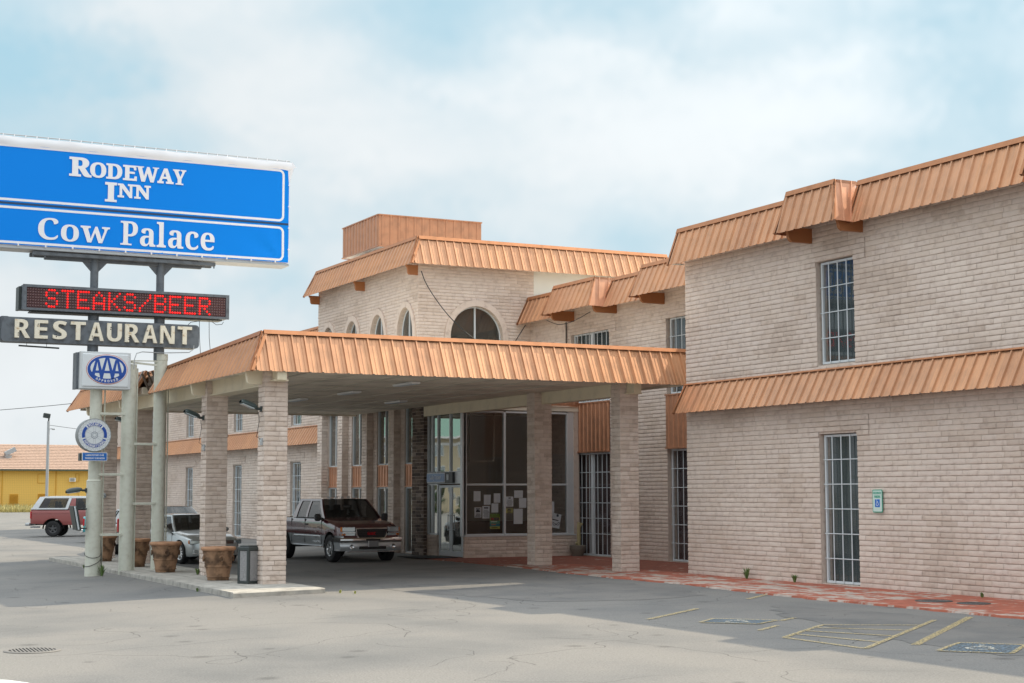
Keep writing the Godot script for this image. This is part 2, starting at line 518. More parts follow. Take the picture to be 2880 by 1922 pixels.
func make_ground() -> void:
	var am := mat("asphalt", 0.315, 0.311, 0.304, 0.9)
	am.albedo_texture = asphalt_picture()
	triplanar(am, 1.0 / 17.0)
	am.heightmap_enabled = true; am.heightmap_texture = noise_tex(512, 0.15, 3, 14); am.heightmap_scale = 0.25
	am.detail_enabled = true
	am.detail_blend_mode = BaseMaterial3D.BLEND_MODE_MUL
	am.detail_albedo = noise_tex(1024, 0.0065, 6, 15, [[0.0, Color(0.80, 0.81, 0.82)], [0.35, Color(0.91, 0.91, 0.91)], [0.6, Color(0.975, 0.965, 0.955)], [1.0, Color(1.0, 0.99, 0.975)]])
	am.detail_uv_layer = BaseMaterial3D.DETAIL_UV_2
	am.uv2_triplanar = true; am.uv2_world_triplanar = true; am.uv2_scale = Vector3.ONE / 31.0
	var xs := [-2500, -600, -150, -40, -10, 0, 2, 4, 5, 6, 7, 8, 9, 10, 11, 12, 12.5, 13, 14, 15, 16, 17, 18, 19, 19.5, 20.5, 24, 30, 60, 200, 600, 2500]
	var zs := [-2500, -800, -400, -250, -190, -150, -120, -100, -80, -60, -50, -40, -30, -20, -10, 0, 20, 80, 400, 2500]
	var rows := []
	for z in zs:
		var r := PackedVector3Array()
		for x in xs: r.append(on_ground(x, z))
		rows.append(r)
	var b := MB.new()
	b.grid(rows, false, true)
	struct("asphalt_lot", b, am)
	# patched asphalt, a little darker and smoother, along the wing
	var pm := mat("asphalt_patch", 0.285, 0.28, 0.275, 0.88)
	pm.albedo_texture = am.albedo_texture
	triplanar(pm, 1.0 / 9.0)
	pm.detail_enabled = true; pm.detail_blend_mode = BaseMaterial3D.BLEND_MODE_MUL; pm.detail_albedo = am.detail_albedo
	pm.detail_uv_layer = BaseMaterial3D.DETAIL_UV_2; pm.uv2_triplanar = true; pm.uv2_world_triplanar = true; pm.uv2_scale = Vector3.ONE / 12.0
	struct("asphalt_patch", sheet(ragged([Vector2(17.2, -40.0), Vector2(19.1, -40.0), Vector2(18.6, -33.0), Vector2(18.75, -29.5), Vector2(18.0, -26.8), Vector2(16.2, -26.6), Vector2(14.6, -27.4), Vector2(13.6, -32.2), Vector2(14.4, -40)], 0.12), 0.004), pm)
	struct("asphalt_patch", sheet(ragged([Vector2(17.6, -24.0), Vector2(18.2, -20.4), Vector2(17.9, -17.0), Vector2(15.9, -15.0), Vector2(14.9, -15.6), Vector2(15.2, -18.2), Vector2(16.4, -22.4)], 0.12), 0.004), pm)
	# concrete apron in the near left corner
	struct("concrete_apron", sheet(ragged([Vector2(-6, -23.5), Vector2(0, -22.2), Vector2(2.2, -21.3), Vector2(3.46, -20.46), Vector2(3.68, -19.95), Vector2(3.84, -19.1), Vector2(3.94, -18.36), Vector2(4.1, -15.0), Vector2(4.2, -10.0), Vector2(-6, -10.0)], 0.05), 0.008), M["concrete_pale"])
	make_sidewalk()
	make_island()
	make_markings()
	# dry grass in front of the yellow building
	var vm := mat("dry_soil", 0.42, 0.36, 0.22, 0.95)
	vm.albedo_texture = noise_tex(256, 0.03, 5, 81, [[0.0, Color(0.6, 0.6, 0.45)], [1.0, Color(1, 1, 1)]]); triplanar(vm, 0.2)
	struct("dry_verge", sheet(PackedVector2Array([Vector2(10, -176.5), Vector2(120, -176.5), Vector2(120, -192), Vector2(10, -192)]), 0.02, 20.0), vm)
	var tuft := MB.new()
	var gr := RandomNumberGenerator.new(); gr.seed = 3
	for k in 5:
		var a := TAU * k / 5.0
		var w := Vector3(cos(a), 0, sin(a)) * 0.10
		tuft.tri(Vector3.ZERO - w, Vector3.ZERO + w, Vector3(cos(a + 1) * 0.12, 0.45 + 0.12 * (k % 3), sin(a + 1) * 0.12))
	var mm := MultiMesh.new()
	mm.transform_format = MultiMesh.TRANSFORM_3D
	mm.mesh = tuft.mesh()
	mm.instance_count = 2600
	for k in 2600:
		var z := -190.0 + 13.0 * pow(gr.randf(), 1.7)
		mm.set_instance_transform(k, Transform3D(Basis(Vector3.UP, gr.randf() * TAU).scaled(Vector3.ONE * gr.randf_range(0.5, 1.4)), on_ground(gr.randf_range(24, 60), z)))
	var mi := MultiMeshInstance3D.new()
	mi.name = "dry_grass"
	mi.multimesh = mm
	mi.material_override = mat("straw", 0.50, 0.44, 0.20, 0.9)
	add_child(mi)
	mi.set_meta("kind", "stuff")
	tag(mi, "dry yellow grass growing along the foot of the yellow building", "grass")

func ragged(pts: Array, amount: float) -> PackedVector2Array:   # subdivides an outline and roughens it
	var o := PackedVector2Array()
	for i in pts.size():
		var a: Vector2 = pts[i]; var b: Vector2 = pts[(i + 1) % pts.size()]
		var nn := maxi(1, int((b - a).length() / 0.35))
		for k in nn:
			var p := a.lerp(b, float(k) / nn)
			if k > 0: p += Vector2(rng.randf_range(-1, 1), rng.randf_range(-1, 1)) * amount
			o.append(p)
	return o

func make_sidewalk() -> void:
	# x 18.4..25.4 across, z -48.4..-6.4 along; the red coating is worn off in places
	var W := 350; var H := 2000
	var f := FastNoiseLite.new(); f.seed = 8; f.frequency = 0.016; f.fractal_octaves = 7; f.fractal_gain = 0.68
	var g := FastNoiseLite.new(); g.seed = 18; g.frequency = 0.08; g.fractal_octaves = 4
	var data := PackedByteArray(); data.resize(W * H * 3)
	var k := 0
	for j in H:
		var z := -48.4 + 0.021 * j
		for i in W:
			var x := 18.4 + 0.02 * i
			var nz := f.get_noise_2d(i * 2.2, j * 0.9) + 0.3 * g.get_noise_2d(i, j)
			var wear := -0.26
			if z > -40.0 and z < -23.5 and x < 22.0:
				wear = 0.14 - absf(x - 20.0) * 0.16
			if z >= -23.5: wear = -0.22 + (0.16 if x < 19.4 else 0.0)
			var c := Color(0.64, 0.36, 0.28)
			if x > 21.95 or z < -39.5:   # old brick pavers between the pillars and the building
				c = Color(0.56, 0.32, 0.25)
				var row := int(floor((z + 60.0) / 0.1))
				var fx := fposmod(x + (0.1 if row % 2 else 0.0), 0.2)
				if fx < 0.02 or fposmod(z + 60.0, 0.1) < 0.02: c = Color(0.44, 0.26, 0.205)
				wear -= 0.12
			var shade := 1.0 + 0.14 * g.get_noise_2d(i * 0.7 + 400, j * 0.7)
			if nz + wear > 0.0: c = c.lerp(Color(0.70, 0.655, 0.62), clampf((nz + wear) * 9.0, 0.0, 0.95))
			elif nz < -0.36: c = c.lerp(Color(0.55, 0.36, 0.31), clampf((-0.36 - nz) * 5.0, 0.0, 0.6))
			data[k] = int(clampf(c.r * shade, 0, 1) * 255); data[k + 1] = int(clampf(c.g * shade, 0, 1) * 255); data[k + 2] = int(clampf(c.b * shade, 0, 1) * 255)
			k += 3
	var m := mat("worn_red", 1, 1, 1, 0.85)
	m.albedo_texture = ImageTexture.create_from_image(Image.create_from_data(W, H, false, Image.FORMAT_RGB8, data))
	m.texture_repeat = false
	var edge := [Vector2(19.95, -46.4), Vector2(19.9, -41.7), Vector2(19.8, -38.2), Vector2(19.45, -35.1), Vector2(19.3, -32.8), Vector2(19.35, -29.6), Vector2(19.05, -27.1), Vector2(18.85, -24.4), Vector2(18.85, -22.6), Vector2(18.85, -20.6), Vector2(18.9, -15), Vector2(18.9, -6.4)]
	var b := MB.new()
	var inner := 25.3
	var prev := Vector2.ZERO
	var first := true
	for i in edge.size() - 1:
		var a: Vector2 = edge[i]; var c: Vector2 = edge[i + 1]
		var nn := maxi(1, int((c - a).length() / 0.3))
		for s in nn + (1 if i == edge.size() - 2 else 0):
			var p := a.lerp(c, float(s) / nn)
			p.x += rng.randf_range(-0.05, 0.05)
			if not first:
				var y := 0.022
				var q := [Vector3(prev.x, y, prev.y), Vector3(p.x, y, p.y), Vector3(inner, y, p.y), Vector3(inner, y, prev.y)]
				var uv := []
				for e in q: uv.append(Vector2((e.x - 18.4) / 7.0, (e.z + 48.4) / 42.0))
				b.quad(q[0], q[1], q[2], q[3], uv)
				var lowa := Vector3(prev.x - 0.02, gh(prev.x) - 0.02, prev.y); var lowb := Vector3(p.x - 0.02, gh(p.x) - 0.02, p.y)
				b.quad(lowa, lowb, q[1], q[0], [uv[0], uv[1], uv[1], uv[0]])
			prev = p
			first = false
	struct("sidewalk", b, m)
	for s in [[20.24, -22.83, 0.33, 0.30, "larger round metal manhole cover in the red sidewalk, nearer the gate window", 0], [20.42, -22.0, 0.29, 0.26, "smaller round metal manhole cover in the red sidewalk, nearer the right edge", 1]]:
		var t := thing("manhole_cover", s[4], "manhole cover", Vector3(s[0], 0.022, s[1]), 0.0, "manhole covers in the red sidewalk")
		var rim := MB.new(); rim.lathe_sharp([Vector2(s[2] - 0.04, 0.0), Vector2(s[2] - 0.035, 0.012), Vector2(s[2], 0.012), Vector2(s[2] + 0.01, 0.0)], 28)
		put("rim", rim, M["bin_metal"], t)
		var lid := MB.new(); lid.lathe_sharp([Vector2(0.001, 0.008), Vector2(s[2] - 0.045, 0.008), Vector2(s[2] - 0.045, 0.0)], 28)
		for k2 in 6:
			lid.box(Vector3(0, 0.009, -0.2 + 0.08 * k2), Vector3(1.3 * sqrt(maxf(0.01, 0.07 - pow(-0.2 + 0.08 * k2, 2))), 0.006, 0.02))
		put("lid", lid, mat("manhole_iron", 0.16, 0.15, 0.15, 0.7, 0.3), t)

func make_island() -> void:
	# raised concrete island that carries the left row of pillars
	var out := [Vector2(9.86, -31.75), Vector2(12.05, -32.35), Vector2(12.12, -43.0), Vector2(12.12, -52.3), Vector2(10.15, -52.0), Vector2(10.05, -42.5)]
	var poly := ragged(out, 0.012)
	var b := MB.new()
	var ti := Geometry2D.triangulate_polygon(poly)
	var ce := Vector2(11.0, -42.0)
	var top := []
	for p in poly: top.append(p + (ce - p).normalized() * 0.03)
	for k in range(0, ti.size(), 3):
		var A := Vector3(top[ti[k]].x, 0, top[ti[k]].y); var B := Vector3(top[ti[k + 1]].x, 0, top[ti[k + 1]].y); var C := Vector3(top[ti[k + 2]].x, 0, top[ti[k + 2]].y)
		if (B - A).cross(C - A).y < 0: b.tri(A, C, B)
		else: b.tri(A, B, C)
	var cw := Geometry2D.is_polygon_clockwise(poly)
	for i in poly.size():
		var j := (i + 1) % poly.size()
		var a0 := Vector3(poly[i].x, -0.3, poly[i].y); var a1 := Vector3(poly[j].x, -0.3, poly[j].y)
		var m0 := Vector3(poly[i].x, -0.022, poly[i].y); var m1 := Vector3(poly[j].x, -0.022, poly[j].y)
		var t0 := Vector3(top[i].x, 0, top[i].y); var t1 := Vector3(top[j].x, 0, top[j].y)
		if cw:
			b.quad(a0, a1, m1, m0); b.quad(m0, m1, t1, t0)
		else:
			b.quad(a1, a0, m0, m1); b.quad(m1, m0, t0, t1)
	struct("concrete_island", b, M["concrete"])

func make_markings() -> void:
	var ym := mat("yellow_line", 0.50, 0.42, 0.25, 0.85)
	var wear := noise_tex(512, 0.03, 5, 91, [[0.0, Color(1, 1, 1, 0)], [0.44, Color(1, 1, 1, 0)], [0.50, Color(1, 0.97, 0.9, 1)], [1.0, Color(1, 1, 1, 1)]])
	ym.albedo_texture = wear
	ym.transparency = BaseMaterial3D.TRANSPARENCY_ALPHA_SCISSOR
	ym.alpha_scissor_threshold = 0.5
	triplanar(ym, 1.5)
	var bm := mat("blue_line", 0.14, 0.20, 0.28, 0.85)
	bm.albedo_texture = wear; bm.transparency = BaseMaterial3D.TRANSPARENCY_ALPHA_SCISSOR; bm.alpha_scissor_threshold = 0.5
	triplanar(bm, 1.2)
	var wm := mat("white_mark", 0.6, 0.6, 0.58, 0.8)
	wm.albedo_texture = wear; wm.transparency = BaseMaterial3D.TRANSPARENCY_ALPHA_SCISSOR; wm.alpha_scissor_threshold = 0.5
	triplanar(wm, 1.4)
	var line := func(a: Vector2, c: Vector2, w: float, up: float):
		var d := (c - a).normalized(); var s := Vector2(-d.y, d.x) * w * 0.5
		return sheet(PackedVector2Array([a - s, c - s, c + s, a + s]), up)
	for l in [[14.13, -22.81, 16.0, -24.15, 0.11], [17.97, -25.42, 19.0, -26.2, 0.11], [18.5, -20.02, 14.9, -17.2, 0.12], [14.45, -20.16, 15.14, -20.64, 0.09], [15.7, -21.3, 16.2, -21.6, 0.09], [18.8, -19.0, 17.6, -16.4, 0.10]]:
		struct("parking_line", line.call(Vector2(l[0], l[1]), Vector2(l[2], l[3]), l[4], 0.009), ym)
	# hatched bay
	var h0 := Vector2(14.1, -19.07); var h1 := Vector2(14.06, -17.21); var h2 := Vector2(17.65, -19.9); var h3 := Vector2(15.75, -20.31)
	var hb := MB.new()
	var segs := [[h0, h1], [h1, h2], [h0, h3]]
	for k in 4:
		var e := (k + 1) / 5.0
		segs.append([h0.lerp(h3, minf(1.0, e * 1.3)), h1.lerp(h2, e)])
	for s in segs:
		var q: MB = line.call(s[0], s[1], 0.085, 0.009 if s[0] != h1 else 0.0125)
		var off := hb.v.size()
		hb.v.append_array(q.v); hb.n.append_array(q.n); hb.c.append_array(q.c); hb.t.append_array(q.t)
		for i in q.idx: hb.idx.append(i + off)
	struct("hatched_bay", hb, ym)
	# two blue pads with the wheelchair sign
	for pd in [[Vector2(14.48, -21.8), Vector2(15.06, -21.02), Vector2(15.67, -21.36), Vector2(15.04, -22.24)], [Vector2(14.62, -16.44), Vector2(15.16, -15.67), Vector2(16.03, -16.32), Vector2(15.55, -17.05)]]:
		struct("blue_pad", sheet(PackedVector2Array(pd), 0.009), bm)
		for i in 4:
			var a: Vector2 = pd[i]; var c: Vector2 = pd[(i + 1) % 4]
			struct("pad_border", line.call(a, c, 0.07, 0.012 + 0.001 * i), ym)
		var o: Vector2 = pd[0].lerp(pd[2], 0.5)
		var ux: Vector2 = (pd[1] - pd[0]).normalized() * 0.01; var uy: Vector2 = (pd[3] - pd[0]).normalized() * 0.01
		var ring := []
		for s in chair_strokes():
			for k in s.size() - 1:
				ring.append([o + ux * s[k].x + uy * s[k].y, o + ux * s[k + 1].x + uy * s[k + 1].y])
		var wb := MB.new()
		for s in ring:
			var q: MB = line.call(s[0], s[1], 0.055, 0.015)
			var off := wb.v.size()
			wb.v.append_array(q.v); wb.n.append_array(q.n); wb.c.append_array(q.c); wb.t.append_array(q.t)
			for i in q.idx: wb.idx.append(i + off)
		struct("wheelchair_mark", wb, wm)

func chair_strokes() -> Array:   # wheelchair sign as strokes, about 60 units high
	var s := []
	s.append([Vector2(-6, 24), Vector2(-4, 5), Vector2(12, 4), Vector2(18, -18), Vector2(24, -16)])
	s.append([Vector2(-5, 14), Vector2(9, 14)])
	var w := []
	for k in 14:
		var a := deg_to_rad(110 + k * 18.5)
		w.append(Vector2(-1, -9) + Vector2(cos(a), sin(a)) * 16.0)
	s.append(w)
	var h := []
	for k in 7: h.append(Vector2(-7, 31) + Vector2(cos(k * 1.05), sin(k * 1.05)) * 2.6)
	s.append(h)
	return s

# ---------------------------------------------------------------- slump block walls
const COURSE := 0.11
var block_meshes := []
var cands := []          # blocks waiting to be made, of the building in hand

func make_block_meshes() -> void:
	for k in 8:
		var b := MB.new()
		var us := [0.0, 0.012, 0.14, 0.27, 0.393, 0.405]
		var vs := [0.0, 0.011, 0.088, 0.1]
		var rows := []
		for j in 4:
			var r := PackedVector3Array()
			for i in 6:
				var edge := i == 0 or i == 5 or j == 0 or j == 3
				var dz := (-0.010 if j == 0 or j == 3 else -0.005) if edge else rng.randf_range(-0.005, 0.006)
				if j == 1 and not edge: dz += 0.004
				var dy := rng.randf_range(-0.003, 0.003) if (j == 0 or j == 3) else 0.0
				r.append(Vector3(us[i], vs[j] + dy, dz))
			rows.append(r)
		b.grid(rows)
		var z0 := -0.013; var z1 := -0.09
		b.quad(Vector3(0, 0, z1), Vector3(0.405, 0, z1), Vector3(0.405, 0, z0), Vector3(0, 0, z0))
		b.quad(Vector3(0, 0.1, z0), Vector3(0.405, 0.1, z0), Vector3(0.405, 0.1, z1), Vector3(0, 0.1, z1))
		b.quad(Vector3(0, 0, z1), Vector3(0, 0, z0), Vector3(0, 0.1, z0), Vector3(0, 0.1, z1))
		b.quad(Vector3(0.405, 0, z0), Vector3(0.405, 0, z1), Vector3(0.405, 0.1, z1), Vector3(0.405, 0.1, z0))
		block_meshes.append([b, b.mesh()])

func seen_px(p: Vector3) -> float:   # pixels per metre in the photograph, 0 outside the frame
	var q := cam.global_transform.affine_inverse() * p
	if q.z > -1.0: return 0.0
	var sx := 4520.0 * q.x / -q.z; var sy := 4520.0 * q.y / -q.z
	if absf(sx) > 1450.0 or absf(sy) > 970.0: return 0.0
	return 4520.0 / -q.z

# one face of blockwork: a recessed backing sheet with reveals, and blocks laid in courses on it
func block_wall(root: Node3D, called: String, org: Vector3, U: Vector3, N: Vector3, ulen: float, y0: float, y1: float, holes: Array, opts := {}) -> MeshInstance3D:
	var b := MB.new()
	var Y := Vector3.UP
	var arches: Array = opts.get("arches", [])
	var deep: float = opts.get("deep", 0.30)
	var all := holes.duplicate()
	for a in arches: all.append([a[0] - a[1], a[0] + a[1], a[4], a[2] + a[3]])
	var us := [0.0, ulen]; var vs := [y0, y1]
	for h in all:
		for e in [h[0], h[1]]:
			if e > 0 and e < ulen and not us.has(e): us.append(e)
		for e in [h[2], h[3]]:
			if e > y0 and e < y1 and not vs.has(e): vs.append(e)
	us.sort(); vs.sort()
	var P := func(u: float, v: float, d: float): return org + U * u + Y * v + N * d
	var f := -0.016
	for i in us.size() - 1:
		for j in vs.size() - 1:
			var uc: float = (us[i] + us[i + 1]) * 0.5; var vc: float = (vs[j] + vs[j + 1]) * 0.5
			var open := false
			for h in all:
				if uc > h[0] and uc < h[1] and vc > h[2] and vc < h[3]: open = true
			if open: continue
			b.quad(P.call(us[i], vs[j], f), P.call(us[i + 1], vs[j], f), P.call(us[i + 1], vs[j + 1], f), P.call(us[i], vs[j + 1], f))
			b.quad(P.call(us[i + 1], vs[j], -deep), P.call(us[i], vs[j], -deep), P.call(us[i], vs[j + 1], -deep), P.call(us[i + 1], vs[j + 1], -deep))
	for h in holes:
		b.quad(P.call(h[0], h[2], f), P.call(h[0], h[2], -deep), P.call(h[0], h[3], -deep), P.call(h[0], h[3], f))
		b.quad(P.call(h[1], h[2], -deep), P.call(h[1], h[2], f), P.call(h[1], h[3], f), P.call(h[1], h[3], -deep))
		b.quad(P.call(h[0], h[3], -deep), P.call(h[1], h[3], -deep), P.call(h[1], h[3], f), P.call(h[0], h[3], f))
		b.quad(P.call(h[0], h[2], f), P.call(h[1], h[2], f), P.call(h[1], h[2], -deep), P.call(h[0], h[2], -deep))
	for a in arches:
		var nn := 16
		var pu := 0.0; var pv := 0.0
		for k in nn + 1:
			var an := PI * k / nn
			var u: float = a[0] - a[1] * cos(an); var v: float = a[2] + a[3] * sin(an)
			if k > 0:
				var tp: float = a[2] + a[3]
				b.quad(P.call(pu, pv, f), P.call(u, v, f), P.call(u, tp, f), P.call(pu, tp, f))
				b.quad(P.call(pu, pv, -deep), P.call(u, v, -deep), P.call(u, v, f), P.call(pu, pv, f))
			pu = u; pv = v
		for sd in [-1.0, 1.0]:
			var u: float = a[0] + sd * a[1]
			b.quad(P.call(u, a[4], f), P.call(u, a[4], -deep), P.call(u, a[2], -deep), P.call(u, a[2], f))
	var w := wput(called, b, M["joint"], root)
	var span0: float = opts.get("from", 0.0); var span1: float = opts.get("to", ulen)
	var lintels: Array = opts.get("lintels", [])
	var tn := FastNoiseLite.new(); tn.seed = 40 + int(ulen * 10.0); tn.frequency = 0.35; tn.fractal_octaves = 3
	var order := [5, 3, 1, 0, 4, 2, 6]
	var tone: Callable = opts.get("tone", func(u, v): return order[clampi(int(3.5 + 5.0 * tn.get_noise_2d(u, v * 1.5) + rng.randf_range(-1.3, 1.3)), 0, 6)])
	var c := 0
	while y0 + (c + 1) * COURSE <= y1 + 0.02:
		var v0 := y0 + c * COURSE
		var vc := v0 + 0.055
		c += 1
		var free := [[span0, span1]]
		var cutters := []
		for h in holes:
			if vc > h[2] and vc < h[3]: cutters.append([h[0], h[1]])
		for a in arches:
			if vc > a[4] and vc < a[2] + a[3]:
				var hw: float = a[1] + a[5]
				if vc > a[2]:
					var q: float = (vc - a[2]) / (a[3] + a[5])
					hw = (a[1] + a[5]) * sqrt(maxf(0.0, 1.0 - q * q))
				cutters.append([a[0] - hw, a[0] + hw])
			elif vc >= a[2] + a[3] and vc < a[2] + a[3] + a[5]:
				var q: float = (vc - a[2]) / (a[3] + a[5])
				var hw: float = (a[1] + a[5]) * sqrt(maxf(0.0, 1.0 - q * q))
				cutters.append([a[0] - hw, a[0] + hw])
		for x in cutters:
			var nf := []
			for s in free:
				if x[1] <= s[0] or x[0] >= s[1]: nf.append(s); continue
				if x[0] > s[0]: nf.append([s[0], x[0]])
				if x[1] < s[1]: nf.append([x[1], s[1]])
			free = nf
		for s in free:
			var cuts := [s[0]]
			for l in lintels:
				if vc > l[2] and vc < l[3]:
					for e in [l[0], l[1]]:
						if e > s[0] + 0.05 and e < s[1] - 0.05: cuts.append(e)
			cuts.append(s[1])
			for ci in cuts.size() - 1:
				var u: float = cuts[ci]
				var ue: float = cuts[ci + 1]
				var start := true
				while u < ue - 0.03:
					var L := 0.43 + rng.randf_range(-0.03, 0.03)
					if start:
						L = 0.41 if c % 2 else 0.205
						if s[0] == span0: L = rng.randf_range(0.12, 0.42)
						start = false
					if ue - (u + L) < 0.14: L = ue - u if ue - u < 0.5 else (ue - u) * 0.5
					var pr := rng.randf_range(-0.002, 0.004)
					var uc := u + L * 0.5
					for l in lintels:
						if uc > l[0] and uc < l[1] and vc > l[2] and vc < l[3]: pr += 0.016
					var bs := Basis(U * ((L - 0.004) / 0.405), Y * 1.01, N)
					var at := org + U * (u + 0.002) + Y * (v0 + 0.0045) + N * pr
					cands.append([Transform3D(bs, at), rng.randi_range(0, 7), tone.call(uc, vc), seen_px(org + U * uc + Y * vc), w])
					u += L
	return w

func finish_blocks(root: Node3D, limit := 300) -> void:   # the nearest blocks become parts of their wall, the rest one part per wall
	cands.sort_custom(func(a, b): return a[3] > b[3])
	var inv := root.global_transform.affine_inverse()
	var rest := {}
	var made := 0
	var mixed := [Color(0.72, 0.603, 0.525), Color(0.70, 0.587, 0.515), Color(0.74, 0.625, 0.55), Color(0.665, 0.548, 0.468), Color(0.73, 0.618, 0.548), Color(0.605, 0.495, 0.425), Color(0.775, 0.66, 0.583), Color(0.13, 0.095, 0.075), Color(0.20, 0.15, 0.12), Color(0.085, 0.062, 0.05), Color(0.33, 0.27, 0.23)]
	for q in cands:
		if made < limit and q[3] * 0.1 > 9.0:
			made += 1
			var o := MeshInstance3D.new()
			o.name = "brick"
			o.mesh = block_meshes[q[1]][1]
			o.material_override = M["block_paint_%d" % q[2]] if q[2] < 7 else M["block_stain_%d" % (q[2] - 7)]
			q[4].add_child(o, true)
			o.transform = q[0]
			continue
		if not rest.has(q[4]): rest[q[4]] = MB.new()
		var b: MB = rest[q[4]]
		var src: MB = block_meshes[q[1]][0]
		var off := b.v.size()
		var tr: Transform3D = q[0]
		b.v.append_array(tr * src.v)
		var nb := Transform3D(tr.basis.orthonormalized(), Vector3.ZERO)
		b.n.append_array(nb * src.n)
		b.t.append_array(src.t)
		var cc := PackedColorArray(); cc.resize(src.v.size()); cc.fill(mixed[q[2]])
		b.c.append_array(cc)
		var ix := src.idx.duplicate()
		for i in ix.size(): ix[i] += off
		b.idx.append_array(ix)
	for w in rest:
		var o := put("brick", rest[w], M["block_paint_mixed"], w)
		o.set_meta("kind", "stuff")
	cands.clear()

# ---------------------------------------------------------------- ribbed steel mansards
func mansard(root: Node3D, called: String, base: Vector3, U: Vector3, O: Vector3, s: Array, ob: float, ot: float, yb: Array, yt: Array, cap := 0.12, mt := "copper") -> MeshInstance3D:
	# s = [start at the eave, end at the eave, start at the top, end at the top]
	var lo: float = minf(s[0], s[2]); var hi: float = maxf(s[1], s[3])
	var P := func(a: float, h: float, off: float):
		var e: float = clampf((a - lo) / (hi - lo), 0, 1)
		var b0: float = lerpf(yb[0], yb[1], e); var t0: float = lerpf(yt[0], yt[1], e)
		var sl := (O * (ot - ob) + Vector3.UP * (t0 - b0)).normalized()
		var nn := U.cross(sl)
		if nn.dot(O) < 0: nn = -nn
		return base + U * a + O * lerpf(ob, ot, h) + Vector3.UP * lerpf(b0, t0, h) + nn * off
	var right := U.cross(Vector3.UP).dot(O) > 0
	var trim := MB.new()
	# cap flashing along the top, hip flashings and an eave fold
	var nseg := maxi(1, int((hi - lo) / 2.4))
	for k in nseg:
		var a0: float = lerpf(s[2], s[3], float(k) / nseg); var a1: float = lerpf(s[2], s[3], float(k + 1) / nseg)
		var pts := []
		for hh in [[1.0 - cap, 0.036], [1.0 - cap, 0.046], [1.0, 0.046], [1.0, -0.16]]:
			pts.append([P.call(a0, hh[0], hh[1]), P.call(a1, hh[0], hh[1])])
		for i in 3:
			if right: trim.quad(pts[i][0], pts[i][1], pts[i + 1][1], pts[i + 1][0])
			else: trim.quad(pts[i][1], pts[i][0], pts[i + 1][0], pts[i + 1][1])
	for e in [[s[0], s[2], 1.0], [s[1], s[3], -1.0]]:
		var w: float = 0.075 * e[2]
		for i in 2:
			var q := [P.call(e[0], 0.0, 0.034), P.call(e[0] + w, 0.0, 0.034), P.call(e[1] + w, 1.0 - cap, 0.034), P.call(e[1], 1.0 - cap, 0.034)]
			if i == 1: q = [P.call(e[0], 0.0, -0.05), P.call(e[0], 0.0, 0.034), P.call(e[1], 1.0, 0.034), P.call(e[1], 1.0, -0.05)]
			if (e[2] > 0) == right: trim.quad(q[0], q[1], q[2], q[3])
			else: trim.quad(q[3], q[2], q[1], q[0])
	var w := wput(called, trim, M["copper_trim"], root)
	var prof := [[-0.1524, 0.0], [-0.112, 0.0], [-0.102, 0.007], [-0.09, 0.0], [-0.034, 0.0], [-0.018, 0.034], [0.018, 0.034], [0.034, 0.0], [0.09, 0.0], [0.102, 0.007], [0.112, 0.0], [0.1524, 0.0]]
	var a := lo
	while a < hi - 0.02:
		var b := MB.new()
		var ends := minf(a + 0.9144, hi)
		var cols := [[a, 0.0]]
		var rib := a + 0.1524
		while rib - 0.1524 < ends - 0.001:
			for q in prof:
				var x: float = rib + q[0]
				if x > a + 0.0005 and x < ends - 0.0005: cols.append([x, q[1]])
			rib += 0.3048
		cols.append([ends, 0.0])
		for i in cols.size() - 1:
			var q := []
			for c in [cols[i], cols[i + 1]]:
				var x: float = c[0]
				var h0 := 0.0; var h1 := 1.0
				if s[2] > s[0] and x < s[2]: h1 = (x - s[0]) / (s[2] - s[0])
				if s[2] < s[0] and x < s[0]: h0 = (s[0] - x) / (s[0] - s[2])
				if s[3] < s[1] and x > s[3]: h1 = minf(h1, (s[1] - x) / (s[1] - s[3]))
				if s[3] > s[1] and x > s[1]: h0 = maxf(h0, (x - s[1]) / (s[3] - s[1]))
				q.append([P.call(x, h0, c[1]), P.call(x, h1, c[1])])
			if right: b.quad(q[0][0], q[1][0], q[1][1], q[0][1])
			else: b.quad(q[1][0], q[0][0], q[0][1], q[1][1])
		put("roof_panel", b, M["copper_%d" % rng.randi_range(0, 3)] if mt == "copper" else M[mt], w)
		a = ends
	return w

func corbel(root: Node3D, org: Vector3, D: Vector3, reach: float, y0: float, y1: float, thick := 0.09, mt := "corbel_paint") -> void:   # shaped bracket board that sticks out along D
	var poly := PackedVector2Array()
	var H := y1 - y0
	poly.append(Vector2(0, 0)); poly.append(Vector2(reach * 0.74, 0))
	for k in 6:
		var a := PI * 0.5 * k / 5.0
		poly.append(Vector2(reach * (0.76 + 0.10 * sin(a)), H * (0.06 + 0.42 * (1.0 - cos(a)))))
	for k in 5:
		var a := PI * 0.5 * k / 4.0
		poly.append(Vector2(reach * (0.88 + 0.12 * (1.0 - cos(a))), H * (0.55 + 0.30 * sin(a))))
	poly.append(Vector2(reach, H)); poly.append(Vector2(0, H))
	var Z := D.cross(Vector3.UP)
	var b := MB.new()
	b.prism(poly, thick, Transform3D(Basis(D, Vector3.UP, Z), org + Vector3.UP * y0 - Z * thick * 0.5))
	wput("corbel", b, M[mt], root)

